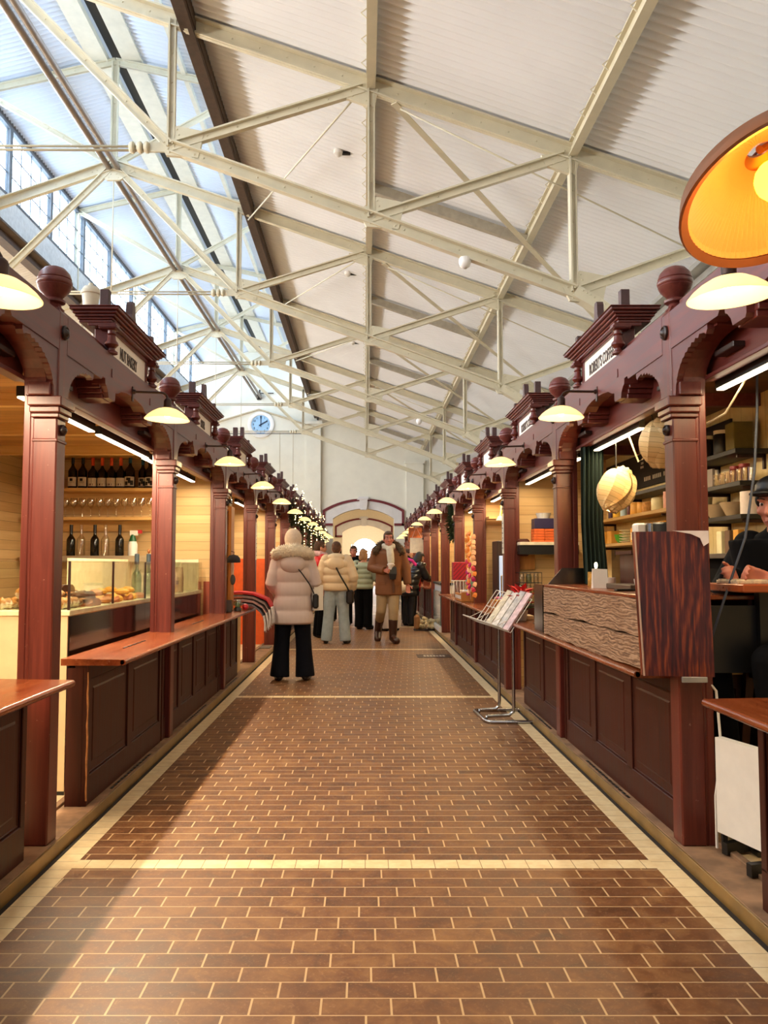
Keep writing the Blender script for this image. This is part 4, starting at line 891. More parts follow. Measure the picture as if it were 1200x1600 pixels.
wr = thing('card_rack', 'small black wire card rack on the counter below the pine stand', 'card rack', (-1.46, 8.45, KZ + 0.75)); mesh_obj('wire_frame', g, BLACK, wr)
for k in range(4): mesh_obj('card', G().box(-0.09, 0.09, -0.03 + 0.022 * k, -0.027 + 0.022 * k, 0.002, 0.12), plain('grey_card', '#5c5654', 0.6), wr)
gb = thing('snow_globe', 'green and white snow globe on the counter beside the wire card rack', 'snow globe', (-1.33, 8.62, KZ + 0.75)); mesh_obj('globe', G().ell((0, 0, 0.075), (0.045, 0.045, 0.045)), GREENGL, gb); mesh_obj('base', G().lathe([(0.04, 0), (0.038, 0.03), (0.03, 0.04)], (0, 0, 0), 16), BLACK, gb); mesh_obj('figure', G().lathe([(0.02, 0.04), (0.022, 0.06), (0.01, 0.085), (0.001, 0.1)], (0, 0, 0), 10), plain('pale_green_figure', '#9ab08a', 0.5), gb)
solo('bauble', G().ell((0, 0, 0.035), (0.035, 0.035, 0.035)), plain('red_bauble', '#b81e2e', 0.3), 'red round bauble on the counter next to the snow globe', 'bauble', (-1.27, 8.75, KZ + 0.75))
for i in range(3): solo('folded_jumper', G().ell((0, 0, 0.03), (0.17, 0.13, 0.034), 16, 8), plain('cream_knit', '#e0d2b4', 0.95, 0, 0.12, 50, 0.3), 'cream folded jumper on the far counter of the souvenir bay, %s from the bottom' % ORD[i], 'jumper', (-1.62, 13.1, KZ + 0.75 + 0.058 * i), 0.1 * i, 'folded cream jumpers')
solo('door_mat', G().box(-0.1, 0.1, -0.16, 0.16, 0, 0.015, 0.004), plain('grey_mat', '#6a625a', 0.95, 0, 0.2, 60, 0.3), 'grey-brown doormat in the stall opening behind the woman in the long coat', 'doormat', (-1.50, 12.3, KZ))
solo('pine_board', G().box(-0.012, 0.012, -0.18, 0.18, 0, 0.72), plain('knotty_pine', '#d9b884', 0.6, 0, 0.2, 8), 'pale knotty board closing the end of the scarf counter', 'board', (-1.47, 9.5, KZ))
for (s, k, z0, z1, lb) in ((-1, 3, 0.0, 0.45, 'long white paper notice on the fourth post of the left row'), (1, 2, 0.05, 0.42, 'white printed notice on the third post of the right row')):
    y = PY(k); n_ = thing('paper_notice', lb, 'notice', (s * (XF - 0.004), y, 1.36 + z0)); mesh_obj('sheet', G().box(-0.002, 0.002, -0.045, 0.045, 0, z1 - z0 + 0.03), CARD, n_)
    g = G()
    for q in range(6): g.box(-s * 0.0035 - 0.0006, -s * 0.0035 + 0.0006, -0.03, 0.03 - 0.008 * (q % 3), 0.05 + 0.05 * q, 0.06 + 0.05 * q)
    mesh_obj('print_lines', g, plain('grey_print', '#7a7c88', 0.7), n_)
# ------------------------------------------------------------ fir garlands with fairy lights, far left
FIR = plain('dark_fir_needles', '#26351f', 0.8, 0, 0.4, 30); FAIRY = emis('fairy_bulb', '#ffd88a', 16)
def fir(g, p, r, n):
    for _ in range(n):
        d = Vector((random.gauss(0, 1), random.gauss(0, 1), random.gauss(0, 1))).normalized(); q = Vector(p) + d * (r * random.uniform(0.1, 0.5)); e = q + d * r * 0.6; sd = d.cross(Vector((0.3, 0.5, 0.8))).normalized() * 0.012
        a, b, c = g.v(q - sd), g.v(q + sd), g.v(e); g.f([a, b, c])
random.seed(3)
for k in range(5, NB):
    t = thing('fir_garland', 'fir garland with glowing fairy lights on the left stalls, %s from its front end' % ORD[k - 5], 'garland', (0, 0, 0), 0, 'fir garlands of the left row'); g, bl = G(), G()
    for i in range(26):
        u = i / 25; y = PY(k) + 0.05 + (BAY - 0.1) * u; z = 2.36 - 0.22 * math.sin(PI * u) * 1.0; x = -XF + 0.06; fir(g, (x, y, z), 0.13, 26)
        if i % 2: bl.ell((x + 0.05 + random.uniform(0, .05), y, z + random.uniform(-.1, .1)), (0.008, 0.008, 0.008), 6, 4)
    for i in range(18):
        z = 2.45 - 1.0 * i / 17; fir(g, (-XF + 0.05, PY(k), z), 0.13, 24); bl.ell((-XF + 0.12, PY(k) + random.uniform(-.08, .08), z + random.uniform(-.03, .03)), (0.008, 0.008, 0.008), 6, 4)
    for i in range(10): bl.ell((-XF + 0.02, BY(k) + random.uniform(-.5, .5), 2.7 + random.uniform(-.1, .22)), (0.008, 0.008, 0.008), 6, 4)
    f = mesh_obj('needles', g, FIR, t); f['kind'] = 'stuff'; f = mesh_obj('fairy_lights', bl, FAIRY, t); f['kind'] = 'stuff'
# ------------------------------------------------------------ coffee stall on the right
CT = KZ + 0.75     # counter top height
fl = thing('counter_flap', 'raised counter flap of grained red-brown wood standing in front of the nearest right post', 'counter flap', (1.22, 3.63, CT))
g = G().rings([[(0.0, -0.012, 0), (0.29, -0.06, 0), (0.29, -0.02, 0), (0.0, 0.028, 0)], [(-0.025, -0.0, 0.63), (0.275, -0.05, 0.63), (0.275, -0.01, 0.63), (-0.025, 0.04, 0.63)]], True, True, False)
mesh_obj('board', g, REDV, fl); mesh_obj('edge_strip', G().bar((0.001, -0.013, 0.0), (-0.024, -0.001, 0.63), 0.006, 0.006), plain('pale_worn_edge', '#b89a8c', 0.5), fl)
mesh_obj('hinge_plate', G().box(0.15, 0.26, -0.058, -0.045, -0.024, 0.0, 0.002), plain('zinc_plate', '#a8a8ae', 0.35, 0.8), fl)
mesh_obj('tape_scrap', G().prism([(0.12, 0.632), (0.277, 0.632), (0.278, 0.58), (0.255, 0.565), (0.24, 0.60), (0.2, 0.618)], -0.064, -0.059, 'y'), plain('torn_white_tape', '#d8cfd8', 0.6), fl)
pf = thing('plank_front', 'screen of two weathered grey-brown planks standing on the right counter', 'plank screen', (1.27, 3.74, CT))
def plank(z0, z1, sd):
    g = G(); rs = []; random.seed(sd)
    for i in range(15):
        y = 2.1 * i / 14; a, b = random.uniform(-.004, .004), random.uniform(-.006, .006); rs.append([(0.0 + a, y, z0 + b), (0.045, y, z0 + b), (0.045, y, z1 + a), (0.0 + a, y, z1 + a)])
    return g.rings(rs, True, True, False)
mesh_obj('plank', plank(0.155, 0.325, 2), OLD, pf); mesh_obj('plank', plank(0.0, 0.145, 5), OLD, pf)
mesh_obj('end_cap', G().box(0.01, 0.5, -0.03, -0.01, 0.0, 0.30), BLACK, pf); mesh_obj('top_board', G().box(0.0, 0.50, -0.01, 2.1, 0.325, 0.345, 0.004), REDT, pf); mesh_obj('side_filler', G().box(0.47, 0.49, 0, 2.1, 0, 0.325), REDD, pf)
solo('steel_side_panel', G().box(0, 0.42, 0, 0.012, 0, 0.3).box(0, 0.012, 0, 0.3, 0, 0.34).prism([(0, 0.30), (0.42, 0.30), (0.42, 0.46), (0.14, 0.46)], 0.0, 0.012, 'y'), INOX, 'brushed steel screen at the far end of the weathered planks', 'screen', (1.27, 5.87, CT))
# curtain
g = G(); N = 60; top, bot = [], []
for i in range(N + 1):
    u = i / N; x = 1.52 + 0.17 * u; y = 5.72 + 0.03 * math.sin(u * 2 * PI * 5.5) + 0.04 * u; bx = 1.53 + 0.165 * u; top.append((x, y, 2.14)); bot.append((bx, 5.72 + 0.024 * math.sin(u * 2 * PI * 5.5 + 0.4), 1.165))
mid = [(a[0] * 0.5 + b[0] * 0.5 - 0.012, a[1], 1.6) for a, b in zip(top, bot)]
solo('curtain', G().rings([bot, mid, top], False, False), plain('bottle_green_cloth', '#12261f', 0.9, 0, 0.15, 4), 'dark green curtain hanging from the beam beside the second right post', 'curtain')
# leaf-shaped veneer pendant lamps
VEN = planks('pale_veneer', '#d8b47a', '#f0d6a0', 0.028, 2, 0.45, (4, 4, 30), 0.06, '#8a6a3a')
def leaf_lamp(x, y, z, rz, label, r=0.16, n=4, gl=1.4):
    t = thing('leaf_pendant', label, 'pendant lamp', (x, y, z), rz, 'veneer pendant lamps')
    for k in range(n):
        a = (k - (n - 1) / 2) * 0.75; g = G(); rs = []
        for i in range(11):
            v = -1 + 2 * i / 10; hw = r * 0.82 * math.sqrt(max(0.02, 1 - abs(v) ** 1.7)); ring = []
            for j in range(9):
                q = -1 + 2 * j / 8; xx = hw * q; yy = -0.10 + 0.09 * q * q + 0.05 * v * v; ring.append((xx * math.cos(a) - yy * math.sin(a), xx * math.sin(a) + yy * math.cos(a), r * 0.95 * v))
            rs.append(ring)
        mesh_obj('leaf', g.rings(rs, False, False), VEN, t).rotation_euler = (0.12, 0.42, 0.1 * k)
    mesh_obj('bulb', G().ell((0, 0, 0), (0.03, 0.03, 0.035), 10, 8), emis('warm_pendant_bulb', '#ffcf7a', 10), t)
    l = bpy.data.lights.new('pendant_glow', 'POINT'); l.energy = 5 * gl; l.color = (1, 0.72, 0.36); l.shadow_soft_size = 0.03; lo = bpy.data.objects.new('pendant_glow', l); COL.objects.link(lo); lo.parent = t; lo.location = (0, 0, -0.06)
    mesh_obj('cord', G().tube([(0, 0, 0.1), (0.0, 0, 0.3), (-0.01, 0, 2.36 - z)], 0.004, 6), BLACK, t); return t
leaf_lamp(1.62, 5.25, 1.78, 0.5, 'glowing leaf-shaped veneer pendant lamp in front of the menu board').rotation_euler = (0.0, 0.0, 0.5)
leaf_lamp(1.66, 4.55, 1.98, -0.4, 'unlit-looking veneer pendant lamp half hidden behind the nearest right post', 0.15, 3, 0.4).rotation_euler = (0.1, -0.3, -0.4)
solo('cable', G().tube([(1.60, 5.0, 2.36), (1.62, 5.0, 2.1), (1.68, 5.0, 1.93), (1.76, 5.0, 1.98), (1.82, 5.0, 2.2), (1.82, 5.0, 2.36)], 0.006, 6), plain('cream_cable', '#cbb994', 0.5), 'pale slack cable looping above the leaf pendant', 'cable')
solo('cable', G().tube([(1.52, 3.86, 2.36), (1.52, 3.86, 2.14), (1.53, 3.80, 1.98), (1.545, 3.74, 1.93), (1.6, 3.6, 1.97), (1.66, 3.5, 2.12), (1.68, 3.45, 2.36)], 0.005, 6), plain('cream_cable', '#cbb994', 0.5), 'pale cable looping under the ceiling right of the nearest post', 'cable')
solo('cable', G().tube([(1.80, 3.7, 2.36), (1.79, 3.7, 2.0), (1.76, 3.68, 1.72), (1.70, 3.66, 1.42), (1.60, 3.66, 1.15), (1.545, 3.68, 0.97), (1.50, 3.80, 0.84), (1.49, 3.86, 0.45), (1.49, 3.88, 0.08)], 0.006, 8), plain('grey_blue_cable', '#3c4250', 0.5), 'thick dark cable hanging diagonally right of the raised flap', 'cable')
solo('cable', G().tube([(1.525, 3.70, 0.79), (1.56, 3.68, 0.74), (1.55, 3.62, 0.5), (1.52, 3.62, 0.3), (1.52, 3.62, 0.08)], 0.006, 6), WHITE, 'white mains cable dropping behind the white heater', 'cable')
# blackboard menu, steel splashback
BX = 2.45
mb = thing('menu_board', 'long black menu board high on the coffee stall wall', 'menu board', (BX - 0.02, 6.8, 1.97)); mesh_obj('board', G().box(0, 0.018, -1.4, 1.4, 0, 0.30, 0.003), plain('blackboard', '#17110f', 0.6), mb)
text_mesh('lettering', 'SMOOTHIES  4,50  |  JUICE  4,20', 0.055, plain('chalk_white', '#e0d6c4', 0.7), mb, (-0.002, -0.2, 0.07), (PI / 2, 0, -PI / 2), 0.8) if False else None
g = G()
for i in range(22):
    if i % 6 != 5: g.box(-0.002, 0, -0.62 + 0.042 * i, -0.62 + 0.042 * i + 0.028, 0.05, 0.085)
for i in range(3): g.box(-0.002, 0, 0.30, 0.38 - 0.02 * i, 0.17 + 0.035 * i, 0.19 + 0.035 * i)
mesh_obj('lettering', g, plain('chalk_white', '#e0d6c4', 0.7), mb)
solo('steel_splashback', G().box(0, 0.012, -0.9, 0.9, 0, 0.46), INOX, 'brushed steel splashback behind the coffee bar', 'splashback', (BX - 0.014, 7.2, 1.03))
WSH = wood('pale_wall_shelf', '#9a7440', '#c9a262', 'y', 0.5); BSH = plain('black_floating_shelf', '#15110f', 0.5)
def shelf(y0, y1, z, m, label, d=0.22, th=0.028):
    t = thing('wall_shelf', label, 'shelf', (BX, (y0 + y1) / 2, z), 0, 'coffee stall wall shelves'); h = (y1 - y0) / 2
    mesh_obj('board', G().box(-d, 0, -h, h, -th, 0, 0.002), m, t)
    for sg in (-0.8, 0.8): mesh_obj('shelf_bracket', G().box(-d * 0.8, 0, sg * h - 0.01, sg * h + 0.01, -th - 0.02, -th).box(-0.015, 0, sg * h - 0.01, sg * h + 0.01, -th - 0.09, -th), IRON, t)
shelf(6.05, 8.2, 1.72, WSH, 'pale shelf with amber jars and tubs, upper of two left of the post'); shelf(6.05, 8.2, 1.49, WSH, 'pale shelf with the row of amber packets, lower of two left of the post'); shelf(5.7, 7.4, 1.90, BSH, 'dark shelf directly under the black menu board', 0.2)
AMBER = plain('amber_packet', '#d99a3a', 0.5); YEL = plain('yellow_tub', '#e8b83a', 0.4); PNK = plain('pink_cup', '#e0a08c', 0.5); LILAC = plain('violet_bottle', '#4a3550', 0.3)
def jar(x, y, z, r, h, m, lm, label, cat='jar', name='jar', group='tubs and jars on the coffee shelves'):
    t = thing(name, label, cat, (x, y, z), 0, group); mesh_obj('body', G().lathe([(r * 0.92, 0), (r, h * 0.06), (r, h * 0.8), (r * 0.9, h * 0.86)], (0, 0, 0), 14), m, t); mesh_obj('lid', G().lathe([(r * 0.94, h * 0.86), (r * 0.96, h), (0.001, h)], (0, 0, 0), 14), lm, t); return t
desc = [('violet bottle', LILAC, 0.022, 0.13), ('white and yellow tub', YEL, 0.04, 0.11), ('pale blue carton', plain('pale_blue_carton', '#b8cdd8', 0.5), 0.03, 0.10), ('dark red bottle', plain('dark_red', '#5a1c1c', 0.4), 0.02, 0.1), ('broad amber tub', AMBER, 0.05, 0.11), ('amber tub', AMBER, 0.045, 0.10), ('wicker-coloured bowl', plain('wicker', '#b9813e', 0.7, 0, 0.3, 60, 0.5), 0.055, 0.09), ('cream carton', plain('cream_carton', '#e6d8a8', 0.5), 0.05, 0.11), ('pink cup', PNK, 0.035, 0.14)]
ys = [7.75, 7.55, 7.36, 7.2, 7.02, 6.86, 6.70, 6.50, 6.28]
for (nm, m, r, h), y in zip(desc, ys): jar(BX - 0.12, y, 1.72, r, h, m, WHITE if 'white' in nm else m, '%s on the upper pale shelf of the coffee stall' % nm, nm.split()[-1])
for i in range(8):
    y = 7.02 - 0.105 * i; t = thing('coffee_packet', 'amber packet with a pale label, %s from the far end of the row' % ORD[i], 'packet', (BX - 0.12, y, 1.49), 0, 'row of amber packets'); mesh_obj('packet', G().rings([[(-0.04, -0.045, 0), (0.04, -0.045, 0), (0.04, 0.045, 0), (-0.04, 0.045, 0)], [(-0.04, -0.045, 0.11), (0.04, -0.045, 0.11), (0.04, 0.045, 0.11), (-0.04, 0.045, 0.11)], [(-0.008, -0.045, 0.15), (0.008, -0.045, 0.15), (0.008, 0.045, 0.15), (-0.008, 0.045, 0.15)]], True, True, False), AMBER, t); mesh_obj('label', G().box(-0.042, -0.04, -0.022, 0.022, 0.02, 0.085), PAPER, t)
for i in range(5): solo('plate', G().lathe([(0.05, 0), (0.085, 0.012), (0.086, 0.016), (0.05, 0.006), (0.001, 0.006)], (0, 0, 0), 18), plain('cream_china', '#e8dcb8', 0.3), 'cream plate in the stack beside the amber packets, %s from the bottom' % ORD[i], 'plate', (BX - 0.12, 7.22, 1.49 + 0.024 * i), group='stack of cream plates')
solo('bowl', G().lathe([(0.03, 0), (0.055, 0.03), (0.07, 0.08), (0.066, 0.08), (0.05, 0.03), (0.001, 0.008)], (0, 0, 0), 16), plain('green_bowl', '#4f9a2c', 0.4), 'green bowl on the lower pale shelf', 'bowl', (BX - 0.12, 7.42, 1.49))
for i, y in enumerate((7.65, 7.85)): solo('carton', G().cbox((0, 0, 0.06), 0.12, 0.13, 0.12, 0.003), AMBER if i else plain('ochre_carton', '#c98e36', 0.6), 'ochre cardboard carton on the lower pale shelf, %s the corner' % ('nearer to' if i else 'away from'), 'carton', (BX - 0.11, y, 1.49), group='cartons on the lower shelf')
ur = thing('coffee_urn', 'steel and black coffee urn showing above the raised flap', 'coffee urn', (1.78, 4.88, 1.38)); mesh_obj('tank', G().lathe([(0.07, 0), (0.07, 0.16), (0.06, 0.17)], (0, 0, 0), 18), BLACK, ur); mesh_obj('steel_sleeve', G().lathe([(0.05, 0), (0.05, 0.165)], (-0.075, 0.03, 0), 14), CHROME, ur); mesh_obj('white_side', G().box(-0.17, -0.11, -0.03, 0.06, 0, 0.165, 0.01), WHITE, ur)
solo('urn_stand', G().box(-0.22, 0.12, -0.12, 0.14, 0, 0.565).box(-0.24, 0.14, -0.14, 0.16, 0.545, 0.565), REDD, 'dark stand carrying the coffee urn behind the raised flap', 'stand', (1.78, 4.88, CT))
# items on the plank top
PT = CT + 0.345
wb = thing('paper_block', 'white paper card block on the worktop behind the weathered planks', 'paper block', (1.40, 4.9, PT)); mesh_obj('sheet', G().rings([[(-0.045, -0.02, 0), (0.045, -0.02, 0), (0.045, 0.02, 0), (-0.045, 0.02, 0)], [(-0.043, -0.006, 0.115), (0.045, -0.006, 0.112), (0.045, 0.006, 0.112), (-0.043, 0.006, 0.115)]], True, True, False), WHITE, wb)
cl = thing('candle', 'small lit white candle bulb behind the paper card block', 'candle', (1.45, 5.15, PT)); mesh_obj('holder', G().lathe([(0.02, 0), (0.02, 0.1), (0.01, 0.115)], (0, 0, 0), 12), WHITE, cl); mesh_obj('flame_bulb', G().ell((0, 0, 0.135), (0.011, 0.011, 0.02), 10, 8), emis('candle_glow', '#fff0c0', 6), cl)
bt = bottle('syrup_bottle', 'dark bottle with round white label and red cap beside the cups', (1.72, 5.1, PT), 0.19, 0.034, BROWNGL, plain('red_cap', '#7a1f28', 0.4), PAPER, None)
solo('milk_jug', G().lathe([(0.032, 0), (0.034, 0.02), (0.03, 0.10), (0.018, 0.135), (0.001, 0.14)], (0, 0, 0), 16), plain('grey_steel_jug', '#7c8088', 0.3, 0.6), 'grey steel jug beside the raised flap', 'jug', (1.60, 4.42, PT))
def cup(x, y, z, label, m=WHITE, sc=1.0, group='white cups'):
    t = thing('cup', label, 'cup', (x, y, z), 0.6, group); mesh_obj('bowl', G().at(sc=sc).lathe([(0.022, 0), (0.034, 0.015), (0.04, 0.06), (0.037, 0.06), (0.03, 0.015), (0.001, 0.006)], (0, 0, 0), 16), m, t); mesh_obj('handle', G().at(sc=sc).tube([(0.036, 0, 0.05), (0.058, 0, 0.045), (0.058, 0, 0.022), (0.034, 0, 0.016)], 0.005, 6), m, t); return t
cup(1.53, 4.55, PT, 'white cup on the worktop left of the grey jug'); cup(1.50, 5.05, PT, 'small white cup behind the paper card block')
solo('tray', G().box(-0.14, 0.14, -0.22, 0.22, 0, 0.03, 0.004), plain('dark_tray', '#4a3a2c', 0.4), 'dark drip tray on the worktop before the raised flap', 'tray', (1.56, 4.62, PT - 0.0))
solo('tongs', G().box(-0.05, 0.05, -0.014, 0.014, 0, 0.012, 0.003).tube([(0.04, 0, 0.006), (0.14, 0.03, 0.006)], 0.006, 6), BLACK, 'black scoop lying on the worktop edge', 'scoop', (1.36, 4.32, PT), 0.3)
solo('picture_card', G().box(-0.04, 0.04, -0.003, 0.003, 0, 0.09), plain('yellow_card', '#d8b060', 0.6, 0, 0.5, 30), 'small coloured card between the curtain and the paper block', 'card', (1.56, 5.6, PT))
# right of the post: shelves on the tiled wall
shelf(4.9, 5.7, 2.0, BSH, 'black floating shelf with two lidded canisters, topmost right of the post'); shelf(4.85, 5.55, 1.80, BSH, 'black floating shelf with glass tumblers right of the post'); shelf(5.45, 5.85, 1.70, BSH, 'short black shelf with stacked mugs beside the post', 0.16); shelf(4.85, 5.55, 1.60, BSH, 'black floating shelf with bowls, lowest right of the post')
for i, y in enumerate((5.55, 5.30)): jar(BX - 0.12, y, 2.0, 0.055, 0.17, plain('near_black_tin', '#1a1210', 0.4), plain('ivory_lid', '#e8ddc0', 0.4), 'tall dark canister with ivory lid on the top shelf, %s the post' % ('next to' if i == 0 else 'farther from'), 'canister', 'canister', 'dark canisters')
solo('carton', G().cbox((0, 0, 0.09), 0.12, 0.12, 0.18, 0.003), plain('olive_carton', '#6c6128', 0.6), 'olive carton beside the dark canisters', 'carton', (BX - 0.12, 5.06, 2.0))
for i in range(6): solo('tumbler', G().lathe([(0.026, 0), (0.03, 0.09), (0.028, 0.09), (0.024, 0.006), (0.001, 0.006)], (0, 0, 0), 14), CRYST, 'glass tumbler on the black shelf, %s from the post' % ORD[i], 'tumbler', (BX - 0.12, 5.38 - 0.085 * i, 1.80), group='glass tumblers')
solo('framed_card', G().cbox((0, 0, 0.07), 0.02, 0.09, 0.14, 0.003), plain('grey_card_frame', '#8a7a6c', 0.5), 'grey framed card standing at the post end of the tumbler shelf', 'framed card', (BX - 0.12, 5.49, 1.80))
for i in range(2): jar(BX - 0.05, 5.28 - 0.13 * i, 1.80, 0.035, 0.135, plain('red_preserve', '#7c1f16', 0.3), plain('red_lid', '#9a2a1e', 0.4), 'red preserve jar behind the tumblers, %s the post' % ('nearer to' if i == 0 else 'farther from'), 'jar', 'jar', 'red jars')
for i in range(4): cup(BX - 0.09, 5.75 - 0.11 * (i % 2), 1.70 + 0.062 * (i // 2), 'cream mug on the short black shelf, %s of its stack, %s column' % ('top' if i > 1 else 'bottom', 'far' if i % 2 == 0 else 'near'), plain('cream_china', '#e8dcb8', 0.3), 1.0, 'stacked cream mugs')
for i in range(2):
    R = 0.085 - 0.015 * i; solo('fluted_bowl', G().lathe([(R * 0.6, 0), (R * 0.95, 0.05), (R * 1.25, 0.09), (R * 1.2, 0.09), (R * 0.9, 0.05), (0.001, 0.01)], (0, 0, 0), 20), plain('stone_ware', '#b8a284', 0.6), 'stoneware bowl on the lowest black shelf, %s the post' % ('nearer to' if i == 0 else 'farther from'), 'bowl', (BX - 0.12, 5.38 - 0.22 * i, 1.60), group='stoneware bowls')
solo('paper_roll', G().lathe([(0.06, 0), (0.06, 0.14), (0.02, 0.14), (0.02, 0.0)], (0, 0, 0), 16), plain('white_paper_roll', '#e4d8d4', 0.8), 'white paper roll at the near end of the lowest black shelf', 'paper roll', (BX - 0.12, 4.93, 1.60))
bc = thing('back_counter', 'dark back counter along the tiled wall of the coffee stall', 'counter', (BX - 0.01, 5.4, KZ)); mesh_obj('body', G().box(-0.3, 0, -0.75, 0.75, 0, 1.27), blackish('black_cabinet', '#0d0907', 0.8), bc); mesh_obj('worktop', G().box(-0.34, 0, -0.78, 0.78, 1.27, 1.30, 0.003), plain('grey_worktop', '#5a5048', 0.35), bc)
BC = KZ + 1.30
solo('serving_box', G().cbox((0, 0, 0.045), 0.12, 0.16, 0.09, 0.004), plain('black_tin', '#1c1612', 0.4), 'black box on the back counter under a stoneware bowl', 'box', (BX - 0.2, 5.6, BC)); solo('fluted_bowl', G().lathe([(0.04, 0), (0.06, 0.04), (0.065, 0.06), (0.06, 0.06), (0.001, 0.01)], (0, 0, 0), 18), plain('stone_ware', '#b8a284', 0.6), 'stoneware bowl standing on the black box', 'bowl', (BX - 0.2, 5.6, BC + 0.09))
for i in range(3): solo('picture_packet', G().cbox((0, 0, 0.075), 0.04, 0.07, 0.15, 0.003), (plain('cream_carton', '#e6d8a8', 0.5), plain('brown_packet', '#6a4c30', 0.5), AMBER)[i], 'upright %s packet on the back counter' % ('cream', 'brown', 'amber')[i], 'packet', (BX - 0.14, 5.3 - 0.12 * i, BC), group='packets on the back counter')
# bar table, stool, chairs
tb_ = thing('bar_table', 'high bar table with an orange-brown top at the right edge', 'table', (1.86, 3.75, KZ)); mesh_obj('tabletop', G().box(-0.25, 0.10, -0.25, 0.10, 1.115, 1.15, 0.005), wood('orange_table_wood', '#8a3a18', '#b8602e', 'x', 0.3), tb_); mesh_obj('leg', G().box(-0.10, -0.05, -0.08, -0.03, 0, 1.115), BLACK, tb_); mesh_obj('foot', G().box(-0.2, 0.26, -0.2, 0.26, 0, 0.02), BLACK, tb_)
TT = KZ + 1.15
solo('newspaper', G().box(-0.1, 0.1, -0.08, 0.08, 0, 0.015, 0.002).box(-0.095, 0.095, -0.07, 0.07, 0.015, 0.02), plain('newsprint', '#d8c8ac', 0.8, 0, 0.3, 50), 'folded newspaper on the high bar table', 'newspaper', (1.72, 3.70, TT), 0.15); solo('sandwich', G().prism([(-0.07, 0), (0.07, 0), (0.05, 0.045), (-0.02, 0.055)], -0.04, 0.04, 'y'), CRUST, 'brown sandwich on the bar table in front of the seated customer', 'sandwich', (1.86, 3.60, TT), 0.3)
def stool(x, y, label, h=0.72, seat=PINE):
    t = thing('bar_stool', label, 'stool', (x, y, KZ), 0.1, 'bar stools'); mesh_obj('seat', G().box(-0.15, 0.15, -0.15, 0.15, h - 0.03, h, 0.006), seat, t); ap = mesh_obj('apron', G().box(-0.13, 0.13, -0.13, 0.13, h - 0.10, h - 0.03), REDD, t)
    for a in (-1, 1):
        for b in (-1, 1): mesh_obj('leg', G().bar((a * 0.12, b * 0.12, h - 0.04), (a * 0.17, b * 0.17, 0), 0.04, 0.04), REDD, t)
    mesh_obj('footrest', G().bar((-0.15, -0.15, 0.25), (0.15, -0.15, 0.25), 0.03, 0.03).bar((-0.15, 0.15, 0.25), (0.15, 0.15, 0.25), 0.03, 0.03), REDD, t)
stool(1.86, 4.25, 'bar stool with a pale wooden seat behind the white heater')
ch = thing('chair', 'black chair with curved arms, deep in the shade of the coffee stall', 'chair', (2.2, 4.35, KZ)); mesh_obj('seat', G().box(-0.2, 0.2, -0.2, 0.2, 0.66, 0.70, 0.01), BLACK, ch); mesh_obj('backrest', G().tube([(-0.2, -0.15, 0.95), (-0.2, 0.1, 0.97), (0, 0.22, 1.0), (0.2, 0.1, 0.97), (0.2, -0.15, 0.95)], 0.022, 8), plain('dark_bentwood', '#3a2416', 0.35), ch)
for a in (-1, 1):
    for b in (-1, 1): mesh_obj('leg', G().bar((a * 0.17, b * 0.17, 0.68), (a * 0.2, b * 0.2, 0), 0.035, 0.035), BLACK, ch)
# white panel heater
ht = thing('panel_heater', 'white panel heater standing in the opening right of the nearest post', 'heater', (1.515, 3.60, KZ), 0); d = Vector((0.085, -0.31, 0)); nn = Vector((0.964, 0.264, 0)) * 0.04
g = G(); a = Vector((0, 0, 0.09)); q = [a, a + d, a + d + nn, a + nn]; g.rings([q, [p + Vector((0, 0, 0.40)) for p in q]], True, True, False); mesh_obj('panel', g, WHITE, ht)
g = G(); e = d * 0.03; q = [a + d * 0.97, a + d + e, a + d + e + nn, a + d * 0.97 + nn]; g.rings([[p + Vector((-0.003, 0, 0.29)) for p in q], [p + Vector((-0.003, 0, 0.385)) for p in q]], True, True, False); mesh_obj('control_cap', g, BLACK, ht)
for u in (0.06, 0.86): c = d * u + nn * 0.5; mesh_obj('foot', G().bar(c + Vector((-0.01 if u < 0.5 else -0.09, -0.02, 0.03)), c + Vector((0.11, 0.03, 0.03)), 0.03, 0.05).bar(c + Vector((0, 0, 0.03)), c + Vector((0, 0, 0.1)), 0.02, 0.02), BLACK, ht)
# big ribbed pendant close to the camera
bl_ = thing('ribbed_pendant', 'large orange lit pendant lamp with ribbed inside, upper right corner', 'pendant lamp', (0.675, 1.30, 1.915)); bl_.rotation_euler = (-0.42, -0.13, 0)
COP = plain('copper_rim', '#a86a44', 0.35, 0.6)
def amber_mat():
    t = NT('amber_pleated_shade'); tl = t.n('BsdfTranslucent'); tl.inputs[0].default_value = (*lin('#ff9c48'), 1); t.set(Base_Color='#e8a058', Roughness=0.5, Emission_Color='#ff9838', Emission_Strength=0.55); mx = t.n('MixShader'); mx.inputs[0].default_value = 0.4; t.l(t.b.outputs[0], mx.inputs[1]); t.l(tl.outputs[0], mx.inputs[2]); t.l(mx.outputs[0], t.out.inputs[0]); return t.m
g = G(); rs = []
for r, h in ((0.03, 0.075), (0.06, 0.062), (0.10, 0.035), (0.142, 0.0), (0.147, -0.010)):
    rs.append([((r + (0.0012 if i % 2 else -0.0012)) * math.cos(2 * PI * i / 180), (r + (0.0012 if i % 2 else -0.0012)) * math.sin(2 * PI * i / 180), h + (0.0012 if i % 2 else -0.0012)) for i in range(180)])
mesh_obj('pleated_shade', g.rings(rs, True, False, False), amber_mat(), bl_)
